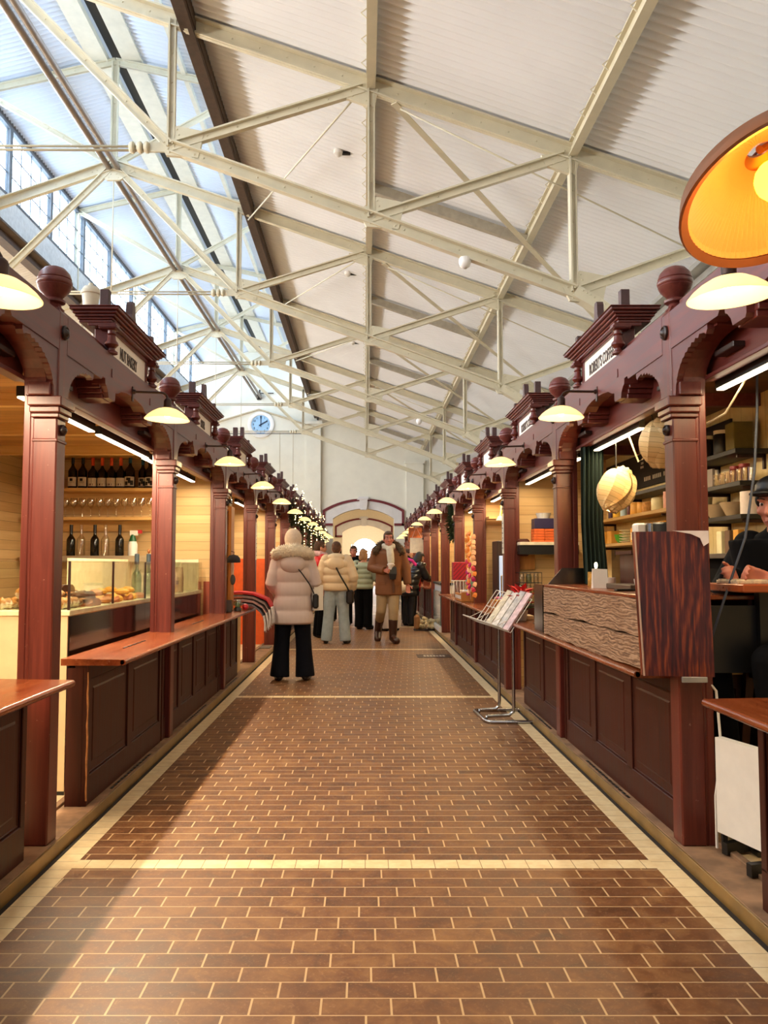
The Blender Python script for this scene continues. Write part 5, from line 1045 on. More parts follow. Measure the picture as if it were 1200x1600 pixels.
mesh_obj('rim', G().lathe([(0.147, -0.012), (0.160, -0.020), (0.163, -0.016), (0.152, 0.016), (0.10, 0.052), (0.05, 0.08), (0.02, 0.1), (0.02, 0.095), (0.05, 0.074), (0.10, 0.046), (0.149, 0.010), (0.152, 0.0), (0.148, -0.008)], (0, 0, 0), 64, 'z', False), COP, bl_)
mesh_obj('bulb', G().ell((0, 0, 0.015), (0.032, 0.032, 0.036), 16, 10), emis('hot_amber_bulb', '#ffd42a', 7), bl_)
l = bpy.data.lights.new('pendant_glow', 'POINT'); l.energy = 1.6; l.color = (1, 0.5, 0.18); l.shadow_soft_size = 0.03; lo = bpy.data.objects.new('pendant_glow', l); COL.objects.link(lo); lo.parent = bl_; lo.location = (0, 0, -0.05)
mesh_obj('stem', G().tube([(0, 0, 0.09), (0.04, 0, 0.115), (0.15, 0.05, 0.15), (0.40, 0.2, 0.27), (0.72, 0.38, 0.44)], 0.008, 8), COP, bl_)
# ------------------------------------------------------------ sweets bay and farther right bays
yp = PY(2) + 0.03
sh_ = thing('wall_shelf', 'cream wall shelf with orange boxes behind the poinsettia', 'shelf', (1.85, yp, 1.52)); mesh_obj('board', G().box(-0.33, 0.25, -0.25, 0, -0.03, 0, 0.002), plain('cream_shelf', '#e8dcc0', 0.5), sh_); mesh_obj('dark_underside', G().box(-0.33, 0.25, -0.24, 0, -0.12, -0.03), BLACK, sh_)
OB = plain('orange_box', '#e2682a', 0.5)
for i in range(10): solo('biscuit_box', G().cbox((0, 0, 0.013), 0.10, 0.16, 0.024, 0.002), OB, 'flat orange box, %s layer from the bottom, %s stack' % (ORD[i // 2], 'left' if i % 2 == 0 else 'right'), 'box', (1.72 + 0.105 * (i % 2), yp - 0.13, 1.52 + 0.0265 * (i // 2)), group='stacked orange boxes')
solo('gift_box', G().cbox((0, 0, 0.05), 0.2, 0.16, 0.1, 0.003), plain('indigo_box', '#2a2048', 0.5), 'dark blue box standing on the orange boxes', 'box', (1.775, yp - 0.13, 1.654)); solo('tub', G().lathe([(0.06, 0), (0.075, 0.05), (0.078, 0.055), (0.001, 0.055)], (0, 0, 0), 16), WHITE, 'white tub on top of the dark blue box', 'tub', (1.78, yp - 0.13, 1.755))
solo('wrapped_bundle', G().cbox((0, 0, 0), 0.13, 0.1, 0.17, 0.02).ell((0, -0.03, 0.05), (0.066, 0.05, 0.02)).ell((0, -0.03, 0), (0.066, 0.05, 0.02)).ell((0, -0.03, -0.05), (0.066, 0.05, 0.02)), plain('brown_cellophane', '#4a1f14', 0.25, 0, 0.3, 20), 'glossy brown wrapped bundle hanging beside the orange boxes', 'bundle', (1.58, yp - 0.07, 1.47))
solo('wood_panel', G().box(-0.1, 0.1, -0.012, 0, 0, 0.17, 0.002), PINEZ, 'honey-coloured wooden panel under the brown bundle', 'panel', (1.61, yp - 0.02, 1.25))
wbk = thing('wire_basket', 'dark wire basket of glass jars behind the poinsettia', 'basket', (1.62, yp - 0.16, 0.90)); g = G()
for i in range(7): x = -0.11 + 0.0367 * i; g.tube([(x, -0.09, 0), (x, -0.09, 0.32)], 0.003, 5)
for z in (0, 0.11, 0.22, 0.32): g.tube([(-0.11, 0.09, z), (-0.11, -0.09, z), (0.11, -0.09, z), (0.11, 0.09, z), (-0.11, 0.09, z)], 0.003, 5)
mesh_obj('wire_frame', g, BLACK, wbk); mesh_obj('basket_base', G().box(-0.11, 0.11, -0.09, 0.09, -0.15, 0.0), REDD, wbk)
for i in range(9): solo('glass_jar', G().lathe([(0.028, 0), (0.03, 0.005), (0.03, 0.07), (0.022, 0.085), (0.022, 0.095), (0.001, 0.095)], (0, 0, 0), 12), GREENGL if i % 2 else CRYST, 'small glass jar in the wire basket, %s column, %s tier' % (('left', 'middle', 'right')[i % 3], ('bottom', 'middle', 'top')[i // 3]), 'jar', (1.55 + 0.07 * (i % 3), yp - 0.16, 0.903 + 0.105 * (i // 3)), group='jars in the wire basket')
# poinsettia
px = thing('poinsettia', 'red poinsettia in a white pot on the right counter', 'potted plant', (1.36, 7.15, CT)); mesh_obj('pot', G().lathe([(0.04, 0), (0.055, 0.085), (0.058, 0.09), (0.05, 0.09), (0.045, 0.06), (0.001, 0.06)], (0, 0, 0), 16), WHITE, px)
random.seed(8)
def leafpiece(g, p, d, L, w_):
    d = Vector(d).normalized(); sd = d.cross(Vector((0, 0, 1)));
    if sd.length < 0.1: sd = Vector((1, 0, 0))
    sd.normalize(); up = sd.cross(d); p = Vector(p)
    c = [p, p + d * L * 0.4 + sd * w_ + up * 0.01, p + d * L, p + d * L * 0.4 - sd * w_ + up * 0.01, p + d * L * 0.45 - up * 0.006]
    v = [g.v(q) for q in c]; g.f([v[0], v[1], v[4]]); g.f([v[1], v[2], v[4]]); g.f([v[2], v[3], v[4]]); g.f([v[3], v[0], v[4]])
g, g2 = G(), G()
for i in range(26):
    a = i * 2.4; e = 0.15 + 0.9 * (i / 26); leafpiece(g, (0.03 * math.cos(a), 0.03 * math.sin(a), 0.15 + 0.05 * (i % 3)), (math.cos(a) * (1.1 - e * 0.6), math.sin(a) * (1.1 - e * 0.6), e * 0.6), 0.11, 0.03)
for i in range(14): a = i * 1.9; leafpiece(g2, (0.02 * math.cos(a), 0.02 * math.sin(a), 0.11), (math.cos(a), math.sin(a), 0.05), 0.11, 0.03)
mesh_obj('bracts', g, plain('poinsettia_red', '#c8161c', 0.55), px); mesh_obj('green_leaves', g2, plain('leaf_green', '#2c5a24', 0.55), px); mesh_obj('stem', G().tube([(0, 0, 0.06), (0, 0, 0.16)], 0.008, 6), plain('leaf_green', '#2c5a24'), px)
solo('wooden_tray', G().box(-0.07, 0.07, -0.1, 0.1, 0, 0.035, 0.003), plain('pale_tray_wood', '#d2b48a', 0.6), 'small pale wooden tray between the poinsettia and the post', 'tray', (1.42, 7.36, CT))
# sweets on the counter of the third bay
crate = thing('wooden_crate', 'honey-coloured wooden crate of confectionery behind the brochure stand', 'crate', (1.46, 8.75, CT)); mesh_obj('crate_wall', G().box(-0.1, 0.1, -0.16, -0.145, 0, 0.11).box(-0.1, 0.1, 0.145, 0.16, 0, 0.11).box(-0.1, -0.085, -0.145, 0.145, 0, 0.11).box(0.085, 0.1, -0.145, 0.145, 0, 0.11), PINEZ, crate); mesh_obj('crate_base', G().box(-0.085, 0.085, -0.145, 0.145, 0, 0.012), PINEZ, crate)
random.seed(21); SW = [plain('white_wrapper', '#e8e4e0', 0.4), plain('navy_wrapper', '#2a3048', 0.4), plain('pink_wrapper', '#e07a94', 0.4), plain('gold_wrapper', '#d8a83c', 0.35, 0.3)]
nmw = ['white', 'navy', 'pink', 'gold']
def sweets(cx, cy, z, n, where, wx=0.06, wy=0.11, layer=6):
    for i in range(n):
        k = i % 4; r = 0.022; solo('wrapped_sweet', G().at(rz=random.uniform(0, 3)).ell((0, 0, 0), (r * 1.2, r * 0.9, r * 0.8), 8, 6).lathe([(0.004, 0.026), (0.016, 0.042)], (0, 0, 0), 6, 'x').lathe([(0.004, -0.026), (0.016, -0.042)], (0, 0, 0), 6, 'x'), SW[k], '%s wrapped sweet %s, %s of its colour' % (nmw[k], where, ORD[i // 4]), 'sweet', (cx - wx + 2 * wx * ((i * 7) % 5) / 4, cy - wy + 2 * wy * ((i * 3) % 7) / 6, z + 0.03 * (i // layer)), group='wrapped sweets %s' % where)
sweets(1.46, 8.75, CT + 0.035, 20, 'in the honey wooden crate')
cr2 = thing('display_tray', 'long brown display tray with white price tags on the fourth right counter', 'tray', (1.36, 11.1, CT)); mesh_obj('tray_wall', G().box(-0.1, -0.085, -0.35, 0.35, 0, 0.10).box(-0.1, 0.25, -0.365, -0.35, 0, 0.12), PINEZ, cr2); mesh_obj('tray_base', G().box(-0.085, 0.25, -0.35, 0.35, 0, 0.05), PINEZ, cr2)
for i in range(4): mesh_obj('price_tag', G().box(-0.104, -0.1, -0.3 + 0.17 * i, -0.2 + 0.17 * i, 0.03, 0.075), WHITE, cr2)
cols = [('white', '#ece8e0'), ('blue', '#4a78b8'), ('yellow', '#e0c040'), ('black', '#1c1c20'), ('grey', '#a0a4a8')]
for i in range(10):
    n_, c_ = cols[i % 5]; solo('sachet', G().at(rx=0.5).cbox((0, 0, 0.03), 0.09, 0.02, 0.10, 0.006), plain('sachet_' + n_, c_, 0.4), '%s sachet in the long display tray, %s row' % (n_, 'near' if i < 5 else 'far'), 'sachet', (1.33 + 0.055 * (i % 5), 10.88 + 0.24 * (i // 5) + 0.03 * (i % 2), CT + 0.07), group='sachets in the display tray')
for i in range(6):
    solo('gift_box', G().cbox((0, 0, 0.045), 0.13, 0.12, 0.088, 0.003), plain('teal_box', '#5d8a7c', 0.5) if i % 2 == 0 else plain('pale_box', '#d8dcd0', 0.5), '%s gift box stacked on the fourth right counter, %s layer' % ('teal' if i % 2 == 0 else 'pale', ('bottom', 'middle', 'top')[i // 2]), 'box', (1.50 + 0.14 * (i % 2), 11.65, CT + 0.09 * (i // 2)), group='stacked gift boxes')
lt = thing('lattice_box', 'crimson box with a latticed side on the fifth right counter', 'box', (1.44, 12.35, CT + 0.25)); mesh_obj('box_body', G().box(-0.12, 0.12, -0.12, 0.12, 0, 0.27, 0.004), plain('crimson_card', '#a8142c', 0.45), lt)
g = G()
for i in range(-4, 5): g.bar((-0.12 + max(0, 0.06 * i), -0.123, max(0, -0.06 * i)), (0.12 + min(0, 0.06 * i), -0.123, 0.25 + min(0, -0.06 * i) if i > 0 else 0.25), 0.004, 0.01)
mesh_obj('lattice', g, plain('dark_crimson', '#5c0c1c', 0.5), lt)
wrk = thing('wire_display', 'white wire display rack under the crimson lattice box', 'rack', (1.44, 12.35, CT)); g = G()
for i in range(6): g.tube([(-0.12 + 0.048 * i, -0.12, 0), (-0.12 + 0.048 * i, -0.12, 0.25)], 0.005, 5).tube([(-0.12 + 0.048 * i, 0.12, 0), (-0.12 + 0.048 * i, 0.12, 0.25)], 0.005, 5)
g.box(-0.13, 0.13, -0.13, 0.13, 0.238, 0.25); mesh_obj('wire_frame', g, WHITE, wrk)
# hanging strings of sweets on the fourth right post
hs = thing('hanging_sweets', 'string of orange and pink sweet bags hanging on the fourth right post', 'sweet bags', (1.33, PY(3) - 0.15, 0.86)); random.seed(5); cc = [plain('orange_bag', '#e88a3a', 0.35), plain('pink_bag', '#d8345a', 0.35), plain('peach_bag', '#f0b890', 0.35), plain('magenta_bag', '#b8186a', 0.35)]
mesh_obj('cord', G().tube([(0, 0, 0), (0, 0, 0.85)], 0.005, 6), WHITE, hs)
for i in range(36):
    z = 0.03 + 0.78 * i / 35; a = i * 2.1; c_ = cc[0 if i % 3 else 2] if i > 20 else cc[(i * 3) % 4]
    mesh_obj('sweet_bag', G().at((0.045 * math.cos(a), 0.05 * math.sin(a), z), a, 0.3 * math.sin(i), 0.4 * math.cos(i), 0.8).rings([[(-0.03, -0.012, 0), (0.03, -0.012, 0), (0.03, 0.012, 0), (-0.03, 0.012, 0)], [(-0.032, -0.016, 0.04), (0.032, -0.016, 0.04), (0.032, 0.016, 0.04), (-0.032, 0.016, 0.04)], [(-0.02, -0.003, 0.075), (0.02, -0.003, 0.075), (0.02, 0.003, 0.075), (-0.02, 0.003, 0.075)]], True, True, False), c_, hs)
# fridge, pink paper, bucket in the third bay
fr = thing('glass_fridge', 'glass-doored drinks fridge inside the third right bay', 'fridge', (1.82, 9.9, KZ)); mesh_obj('cabinet', G().box(-0.22, 0.25, 0, 0.4, 0, 1.52, 0.006), plain('dark_fridge', '#2a1a1a', 0.4), fr); dr = mesh_obj('door', G().box(-0.20, 0.23, -0.03, 0.0, 0.1, 1.34, 0.004), emis('lit_fridge_glass', '#b4c4dc', 0.5, '#9fb2cc'), fr); mesh_obj('handle', G().box(-0.19, -0.17, -0.05, -0.03, 0.5, 1.1, 0.003), CHROME, dr); mesh_obj('shelf_line', G().box(-0.18, 0.21, -0.033, -0.03, 0.45, 0.46).box(-0.18, 0.21, -0.033, -0.03, 0.8, 0.81).box(-0.18, 0.21, -0.033, -0.03, 1.1, 1.11), WHITE, dr)
g = G(); random.seed(9)
for i in range(16): g.ell((random.uniform(-.12, .14), random.uniform(-.1, .1), 0.05 + random.uniform(0, 0.26) * (1 - 0.4 * random.random())), (0.06, 0.06, 0.05), 8, 6)
solo('tissue_bundle', g, plain('pink_tissue', '#e4b0ac', 0.8, 0, 0.15, 25, 0.3), 'pale pink crumpled tissue heaped on the drinks fridge', 'tissue', (1.88, 10.1, KZ + 1.52))
bk = thing('yellow_bucket', 'yellow bucket on the wall above the drinks fridge', 'bucket', (1.80, 10.35, 1.90)); mesh_obj('pail', G().lathe([(0.07, 0), (0.09, 0.14), (0.094, 0.145), (0.085, 0.145), (0.066, 0.01), (0.001, 0.01)], (0, 0, 0), 18), YEL, bk); mesh_obj('bail', G().tube([(-0.09, 0, 0.14), (-0.06, 0, 0.2), (0, 0, 0.225), (0.06, 0, 0.2), (0.09, 0, 0.14)], 0.004, 6), BLACK, bk)
solo('wall_shelf', G().box(-0.25, 0.3, -0.14, 0.14, -0.03, 0), PINE, 'small pine shelf carrying the yellow bucket', 'shelf', (1.80, 10.35, 1.90))
dl = thing('desk_lamp', 'small curved cream lamp on the beam of the third right bay', 'lamp', (1.56, 9.2, 2.12)); mesh_obj('arm', G().tube([(0, 0, 0.1), (0.02, 0, -0.02), (-0.02, -0.02, -0.12), (-0.05, -0.05, -0.3)], 0.008, 6), plain('cream_enamel', '#e6dcc0', 0.4), dl); mesh_obj('head', G().lathe([(0.02, 0.04), (0.045, -0.01), (0.04, -0.01), (0.001, 0.02)], (-0.05, -0.05, -0.32), 14), plain('cream_enamel', '#e6dcc0', 0.4), dl)
fb = thing('fir_branch', 'dark green fir swag hanging between the fifth and sixth right posts', 'fir swag', (1.40, PY(4) + 0.35, 1.75)); g = G(); random.seed(2)
for i in range(22): fir(g, (0.0, 0, 0.5 - 0.55 * i / 21), 0.10 + 0.05 * math.sin(PI * i / 21), 30)
n_ = mesh_obj('needles', g, plain('fir_green', '#2f4426', 0.8, 0, 0.4, 30), fb); n_['kind'] = 'stuff'; mesh_obj('twig', G().tube([(0, 0, 0.62), (0, 0, -0.05)], 0.008, 6), plain('fir_twig', '#4a3420', 0.8), fb)
# glass fronted chest further on, sign cards
dc = thing('display_chest', 'white glass-fronted chest beside the crouching shopper', 'display case', (1.38, 15.6, KZ)); mesh_obj('chest', G().box(0.03, 0.5, -0.6, 1.0, 0, 0.86, 0.01), WHITE, dc); mesh_obj('front_glass', G().box(0.0, 0.03, -0.55, 0.95, 0.12, 0.74), plain('grey_green_glass', '#7c8a84', 0.08), dc); mesh_obj('chest_top', G().box(0.0, 0.52, -0.62, 1.02, 0.86, 0.9, 0.004), BLACK, dc); mesh_obj('white_kick', G().box(-0.02, 0.03, -0.6, 1.0, 0, 0.10), WHITE, dc)
for (y, z, lb, m) in ((19.8, 1.58, 'white price poster hanging from the right stalls above the crouching shopper', CARD), (20.4, 1.86, 'orange and black poster higher on the right stalls', plain('orange_poster', '#b8602e', 0.6, 0, 0.6, 9))):
    p_ = thing('hanging_poster', lb, 'poster', (1.26, y, z)); mesh_obj('sheet', G().box(-0.17, 0.17, -0.004, 0.004, 0, 0.36), m, p_); mesh_obj('string', G().tube([(-0.12, 0, 0.36), (-0.02, 0, 2.2 - z), (0.12, 0, 0.36)], 0.003, 5), WHITE, p_)
for k in range(4, 8):
    y = PY(k) + 1.1
    for j in range(3): solo('wall_shelf', G().box(-0.35, 0.1, -0.3, 0.3, 0, 0.03), PINE, 'pine shelf inside the %s right bay, %s tier' % (ORD[k], ('lowest', 'middle', 'top')[j]), 'shelf', (2.34, y, 1.1 + 0.38 * j), group='shelves of the far right bays')
# chrome brochure stand in the aisle
bs = thing('brochure_stand', 'chrome tube brochure stand in front of the right counter', 'brochure stand', (1.14, 7.05, 0)); R = 0.014
def tubeo(nm, pts, r=R): return mesh_obj(nm, G().tube(pts, r, 10), CHROME, bs)
x0, x1 = -0.17, 0.20
base = [(0.24, 0.30, R), (-0.12, 0.30, R), (-0.16, 0.29, R), (-0.175, 0.25, R), (-0.15, -0.18, R), (-0.13, -0.235, R), (-0.09, -0.25, R), (0.24, -0.25, R)]
tubeo('base', base)
pl_ = [(-0.14, 0.16, 0.04), (-0.06, 0.16, 0.045), (0.0, 0.16, 0.05), (0.025, 0.16, 0.075), (0.03, 0.16, 0.12), (0.03, 0.16, 0.74)]
tubeo('post', pl_); tubeo('post', [(x, y - 0.30, z) for x, y, z in [(-0.12, 0.16, 0.04), (0.0, 0.16, 0.045), (0.06, 0.16, 0.05), (0.095, 0.16, 0.075), (0.10, 0.16, 0.12), (0.10, 0.16, 0.80)]])
mesh_obj('base_clamp', G().tube([(-0.15, 0.16, R), (-0.14, 0.16, 0.045)], 0.012, 8).tube([(-0.13, -0.14, R), (-0.12, -0.14, 0.045)], 0.012, 8), CHROME, bs)
# tilted wire tray: lower edge towards the camera-left
A, B_ = Vector((0.07, -0.20, 0.735)), Vector((-0.16, 0.22, 0.80)); up = Vector((0.20, 0.10, 0.27)); out = Vector((-0.12, -0.055, 0.06))
g = G(); W1 = plain('white_wire', '#dcdad6', 0.3, 0.3)
for i in range(11): u = i / 10; p = A + (B_ - A) * u; g.tube([p + out, p, p + up], 0.004, 5)
for u in (0, 0.5, 1.0): g.tube([A + up * u, B_ + up * u], 0.004, 5)
g.tube([A + out, B_ + out], 0.005, 5)
for i in range(5): u = i / 5; p = A + (B_ - A) * u; q = A + (B_ - A) * (u + 0.2); g.tube([p + out, q + up * 0.35], 0.003, 5)
mesh_obj('wire_tray', g, W1, bs); mesh_obj('support_arm', G().tube([(0.03, 0.16, 0.74), A + (B_ - A) * 0.75 + up * 0.1], 0.01, 8).tube([(0.10, -0.14, 0.80), A + (B_ - A) * 0.12 + up * 0.3], 0.01, 8), CHROME, bs)
BP = Matrix.Translation((1.14, 7.05, 0)); nr = (B_ - A).cross(up).normalized()
if nr.x > 0: nr = -nr
COV = [plain('mauve_cover', '#c8aeb4', 0.5, 0, 0.3, 22), plain('grey_map_cover', '#b8b4b2', 0.5, 0, 0.35, 25), plain('pale_cover', '#d8d0c8', 0.5, 0, 0.25, 25), plain('yellow_cover', '#c9bda4', 0.5, 0, 0.3, 20)]
nmc = ['mauve', 'grey printed', 'pale', 'sandy']
for i in range(4):
    u0, u1 = 0.02 + 0.165 * i, 0.165 * (i + 1); g = G(); a = A + (B_ - A) * u0 + nr * (0.012 + 0.0 * i); b = A + (B_ - A) * u1 + nr * 0.012; c = up * (1.12 if i < 2 else 1.05)
    g.rings([[a, b, b + nr * 0.018, a + nr * 0.018], [a + c, b + c, b + c + nr * 0.014, a + c + nr * 0.014]], True, True, False)
    solo('brochure', g, COV[i], '%s brochure in the chrome stand, %s from its near side' % (nmc[i], ORD[i]), 'brochure', (1.14, 7.05, 0), group='brochures in the chrome stand')
# floor plate
fp_ = thing('floor_plate', 'dark brown floor plate with a pale worn motif set in the bricks', 'floor plate', (0.98, 11.75, 0.0)); mesh_obj('plate', G().box(-0.24, 0.24, -0.20, 0.20, 0, 0.004), plain('dark_brown_plate', '#3a211a', 0.5), fp_)
g = G(); random.seed(6)
for i in range(7): g.cbox((-0.13 + 0.045 * i, 0.0, 0.0048), 0.03, 0.12 + 0.06 * random.random(), 0.0012)
mesh_obj('motif', g, plain('pale_worn_paint', '#b8a89a', 0.7), fp_)
# furry bag by the crouching shopper
fz = thing('fur_bag', 'shaggy cream fur bag with a tan suede side on the floor', 'bag', (1.20, 16.3, 0)); mesh_obj('suede_body', G().cbox((-0.17, 0.0, 0.16), 0.11, 0.2, 0.30, 0.04), plain('tan_suede', '#9c6a3c', 0.9), fz); mesh_obj('sole', G().box(-0.23, 0.24, -0.12, 0.12, 0, 0.025), plain('dark_sole', '#2c1a12', 0.7), fz)
g = G(); random.seed(12)
for i in range(60): g.ell((random.uniform(-.11, .22), random.uniform(-.11, .11), 0.05 + random.uniform(0, .2) * (1 - max(0, random.uniform(-.1, .5)))), (0.045, 0.045, 0.04), 7, 5)
mesh_obj('fur', g, plain('cream_curly_fur', '#d8c294', 0.95, 0, 0.35, 25, 0.6), fz)
solo('siren', G().lathe([(0.03, -0.06), (0.042, -0.05), (0.05, 0.03), (0.056, 0.035), (0.056, 0.05), (0.04, 0.075), (0.015, 0.085), (0.012, 0.10), (0.001, 0.10)], (0, 0, 0), 18).tube([(0.02, 0, -0.05), (0.03, 0, -0.5)], 0.012, 8), plain('cream_siren', '#d8d0bc', 0.5), 'cream bell-shaped siren on a short pole behind the first left pediment', 'siren', (-1.62, 4.75, 2.86))
# ------------------------------------------------------------ people
SKIN = plain('skin', '#c98f74', 0.55, 0, 0.06, 10, Subsurface_Weight=0.08); SKINR = plain('ruddy_skin', '#c27a66', 0.55, 0, 0.08, 10, Subsurface_Weight=0.08)
EYE = plain('eye_dark', '#241a16', 0.3); EYW = plain('eye_white', '#d8ccc4', 0.3); LIP = plain('lip', '#9a5248', 0.5)
BROWNH = plain('brown_hair', '#4a3020', 0.7, 0, 0.3, 40, 0.4); BLACKH = plain('black_hair', '#15100e', 0.6, 0, 0.3, 40, 0.4); FAIRH = plain('fair_hair', '#a87c50', 0.7, 0, 0.3, 40, 0.4)
BLACKC = blackish('black_cloth', '#09090c'); NAVYC = blackish('navy_cloth', '#0a0b14')
def V(*a): return Vector(a)
BASE = dict(hipL=V(.09, 0, .93), hipR=V(-.09, 0, .93), kneeL=V(.10, -.015, .50), kneeR=V(-.10, -.015, .50), ankL=V(.105, .03, .09), ankR=V(-.105, .03, .09),
    shL=V(.175, .01, 1.43), shR=V(-.175, .01, 1.43), elL=V(.235, .03, 1.14), elR=V(-.235, .03, 1.14), wrL=V(.245, -.05, .89), wrR=V(-.245, -.05, .89),
    toeL=V(.125, -.13, .035), toeR=V(-.125, -.13, .035), pel=V(0, 0, .97), waist=V(0, .0, 1.13), chest=V(0, .005, 1.32), neck=V(0, .015, 1.47), head=V(0, -.005, 1.625))
def hand(g, w, e, curl, side):
    """palm, four bent fingers of different lengths and a thumb leaving the side of the palm"""
    d = (w - e).normalized(); up = V(0, -1, 0) if abs(d.y) < 0.8 else V(0, 0, 1); s = d.cross(up).normalized(); n = s.cross(d).normalized()
    pc_ = w + d * 0.045
    for k in range(4): q = (k - 1.5) * 0.019; g.cap(w + s * q * 0.6 + d * 0.01, w + d * 0.088 + s * q, 0.013, 0.0105, 8)
    for k, L in enumerate((0.066, 0.076, 0.071, 0.056)):
        q = (k - 1.5) * 0.0205; p = w + d * 0.092 + s * q; ang = 0.0
        for j, f in enumerate((0.45, 0.32, 0.26)):
            ang += curl * (0.7 if j == 0 else 0.9); v = d * math.cos(ang) + n * math.sin(ang); p2 = p + v * L * f; g.cap(p, p2, 0.0088 - j * 0.0006, 0.0083 - j * 0.0006, 8); p = p2
    t0 = w + d * 0.03 - s * 0.03; t1 = t0 + (d * 0.6 - s * 0.7 + n * 0.35).normalized() * 0.04; t2 = t1 + (d * 0.85 - s * 0.1 + n * 0.5).normalized() * 0.032
    g.cap(w + d * 0.02 - s * 0.012, t0, 0.014, 0.012, 8).cap(t0, t1, 0.0115, 0.010, 8).cap(t1, t2, 0.0098, 0.0085, 8)
def headmesh(g, c, M):
    def e(p, r): g.ell(c + M @ V(*p), r, 18, 12, M)
    e((0, .012, .03), (.077, .094, .092)); e((0, -.012, -.035), (.063, .076, .082)); e((0, -.03, -.088), (.036, .042, .03)); e((0, -.045, -.01), (.058, .05, .062))
    g.cap(c + M @ V(0, -.092, .018), c + M @ V(0, -.112, -.028), .010, .015, 10); e((.012, -.098, -.032), (.010, .011, .009)); e((-.012, -.098, -.032), (.010, .011, .009))
    e((.030, -.083, .034), (.026, .014, .009)); e((-.030, -.083, .034), (.026, .014, .009)); e((0, -.088, -.062), (.024, .013, .008)); e((0, -.086, -.075), (.020, .013, .009)); e((0, -.082, -.102), (.018, .016, .014))
    e((.045, -.062, -.022), (.022, .02, .02)); e((-.045, -.062, -.022), (.022, .02, .02)); e((.078, .005, -.012), (.010, .022, .032)); e((-.078, .005, -.012), (.010, .022, .032))
def features(p, c, M, skin):
    for s in (-1, 1):
        ey = G().ell(c + M @ V(s * .031, -.081, .013), (.014, .008, .008), 10, 8, M); o = mesh_obj('eye', ey, EYW, p); mesh_obj('iris', G().ell(c + M @ V(s * .031, -.088, .013), (.006, .003, .0065), 8, 6, M), EYE, o)
        mesh_obj('eyebrow', G().tube([c + M @ V(s * .012, -.098, .036), c + M @ V(s * .032, -.095, .042), c + M @ V(s * .052, -.078, .034)], [.003, .0045, .003], 6), BROWNH, p)
    mesh_obj('mouth', G().tube([c + M @ V(-.024, -.092, -.068), c + M @ V(-.008, -.1005, -.0665), c + M @ V(.008, -.1005, -.0665), c + M @ V(.024, -.092, -.068)], [.002, .004, .004, .002], 6), LIP, p)
def hair(p, c, M, mat, style='short'):
    g = G()
    def e(q, r): g.ell(c + M @ V(*q), r, 16, 12, M)
    e((0, .03, .045), (.083, .092, .088)); e((0, .055, .0), (.078, .068, .085))
    if style == 'short': e((0, -.02, .09), (.066, .062, .036)); e((.062, -.01, .03), (.022, .05, .04)); e((-.062, -.01, .03), (.022, .05, .04))
    if style == 'bob': e((.07, .02, -.03), (.03, .065, .085)); e((-.07, .02, -.03), (.03, .065, .085)); e((0, .07, -.05), (.075, .045, .075)); e((0, -.02, .088), (.07, .07, .04))
    if style == 'long': e((.07, .03, -.06), (.032, .06, .13)); e((-.07, .03, -.06), (.032, .06, .13)); e((0, .08, -.08), (.085, .045, .15)); e((0, -.01, .085), (.074, .08, .045))
    o = mesh_obj('hair', g, mat, p); remesh(o, 0.009, 3); return o
def person(label, loc, yaw, H, pose=None, skin=SKIN, hd=(0, 0, 0), voxel=0.009, face=True, curlL=0.35, curlR=0.35):
    """one continuous body mesh in the given pose; returns its parent, joints and head frame"""
    J = {k: v.copy() for k, v in BASE.items()}
    for k, v in (pose or {}).items(): J[k] = V(*v)
    t = thing('person', label, 'person', loc, yaw, 'people in the aisle and stalls'); t.scale = (H / 1.75,) * 3
    M = Matrix.Rotation(hd[0], 3, 'Z') @ Matrix.Rotation(hd[1], 3, 'X') @ Matrix.Rotation(hd[2], 3, 'Y')
    g = G(); g.ell(J['pel'], (.155, .115, .13)); g.ell(J['waist'], (.135, .10, .15)); g.ell(J['chest'], (.165, .115, .17)); g.cap(J['shL'], J['shR'], .06, .06); g.cap(J['neck'] - V(0, 0, .05), J['head'] - V(0, -.02, .07), .062, .052)
    headmesh(g, J['head'], M)
    for s in 'LR':
        g.cap(J['hip' + s], J['knee' + s], .09, .056); g.cap(J['knee' + s], J['ank' + s], .055, .04); g.cap(J['ank' + s], J['toe' + s], .04, .03)
        g.cap(J['sh' + s], J['el' + s], .05, .04); g.cap(J['el' + s], J['wr' + s], .038, .026)
        hand(g, J['wr' + s], J['el' + s], curlL if s == 'L' else curlR, 1 if s == 'L' else -1)
    b = mesh_obj('body', g, skin, t); remesh(b, voxel, 2)
    if face: features(t, J['head'], M, skin)
    return t, J, M
def trousers(t, J, mat, top=1.0, th=.108, kn=.078, hem=.072, flare=0.0, to=None, vox=.012):
    g = G(); g.ell(J['pel'] - V(0, 0, .03), (.175, .135, .14))
    for s in 'LR':
        a = J['ank' + s] + (J['knee' + s] - J['ank' + s]) * (to or 0.0) - (V(0, 0, .045) if not to else V(0, 0, 0))
        g.cap(J['hip' + s], J['knee' + s], th, kn); k = J['knee' + s]; pr = [k + (a - k) * u for u in (0, .35, .7, 1)]; rr = [kn, kn * .97 + flare * .3, (kn + hem) / 2 + flare * .6, hem + flare]
        g.tube(pr, rr, 14)
    o = mesh_obj('trousers', g, mat, t); remesh(o, vox, 2); return o
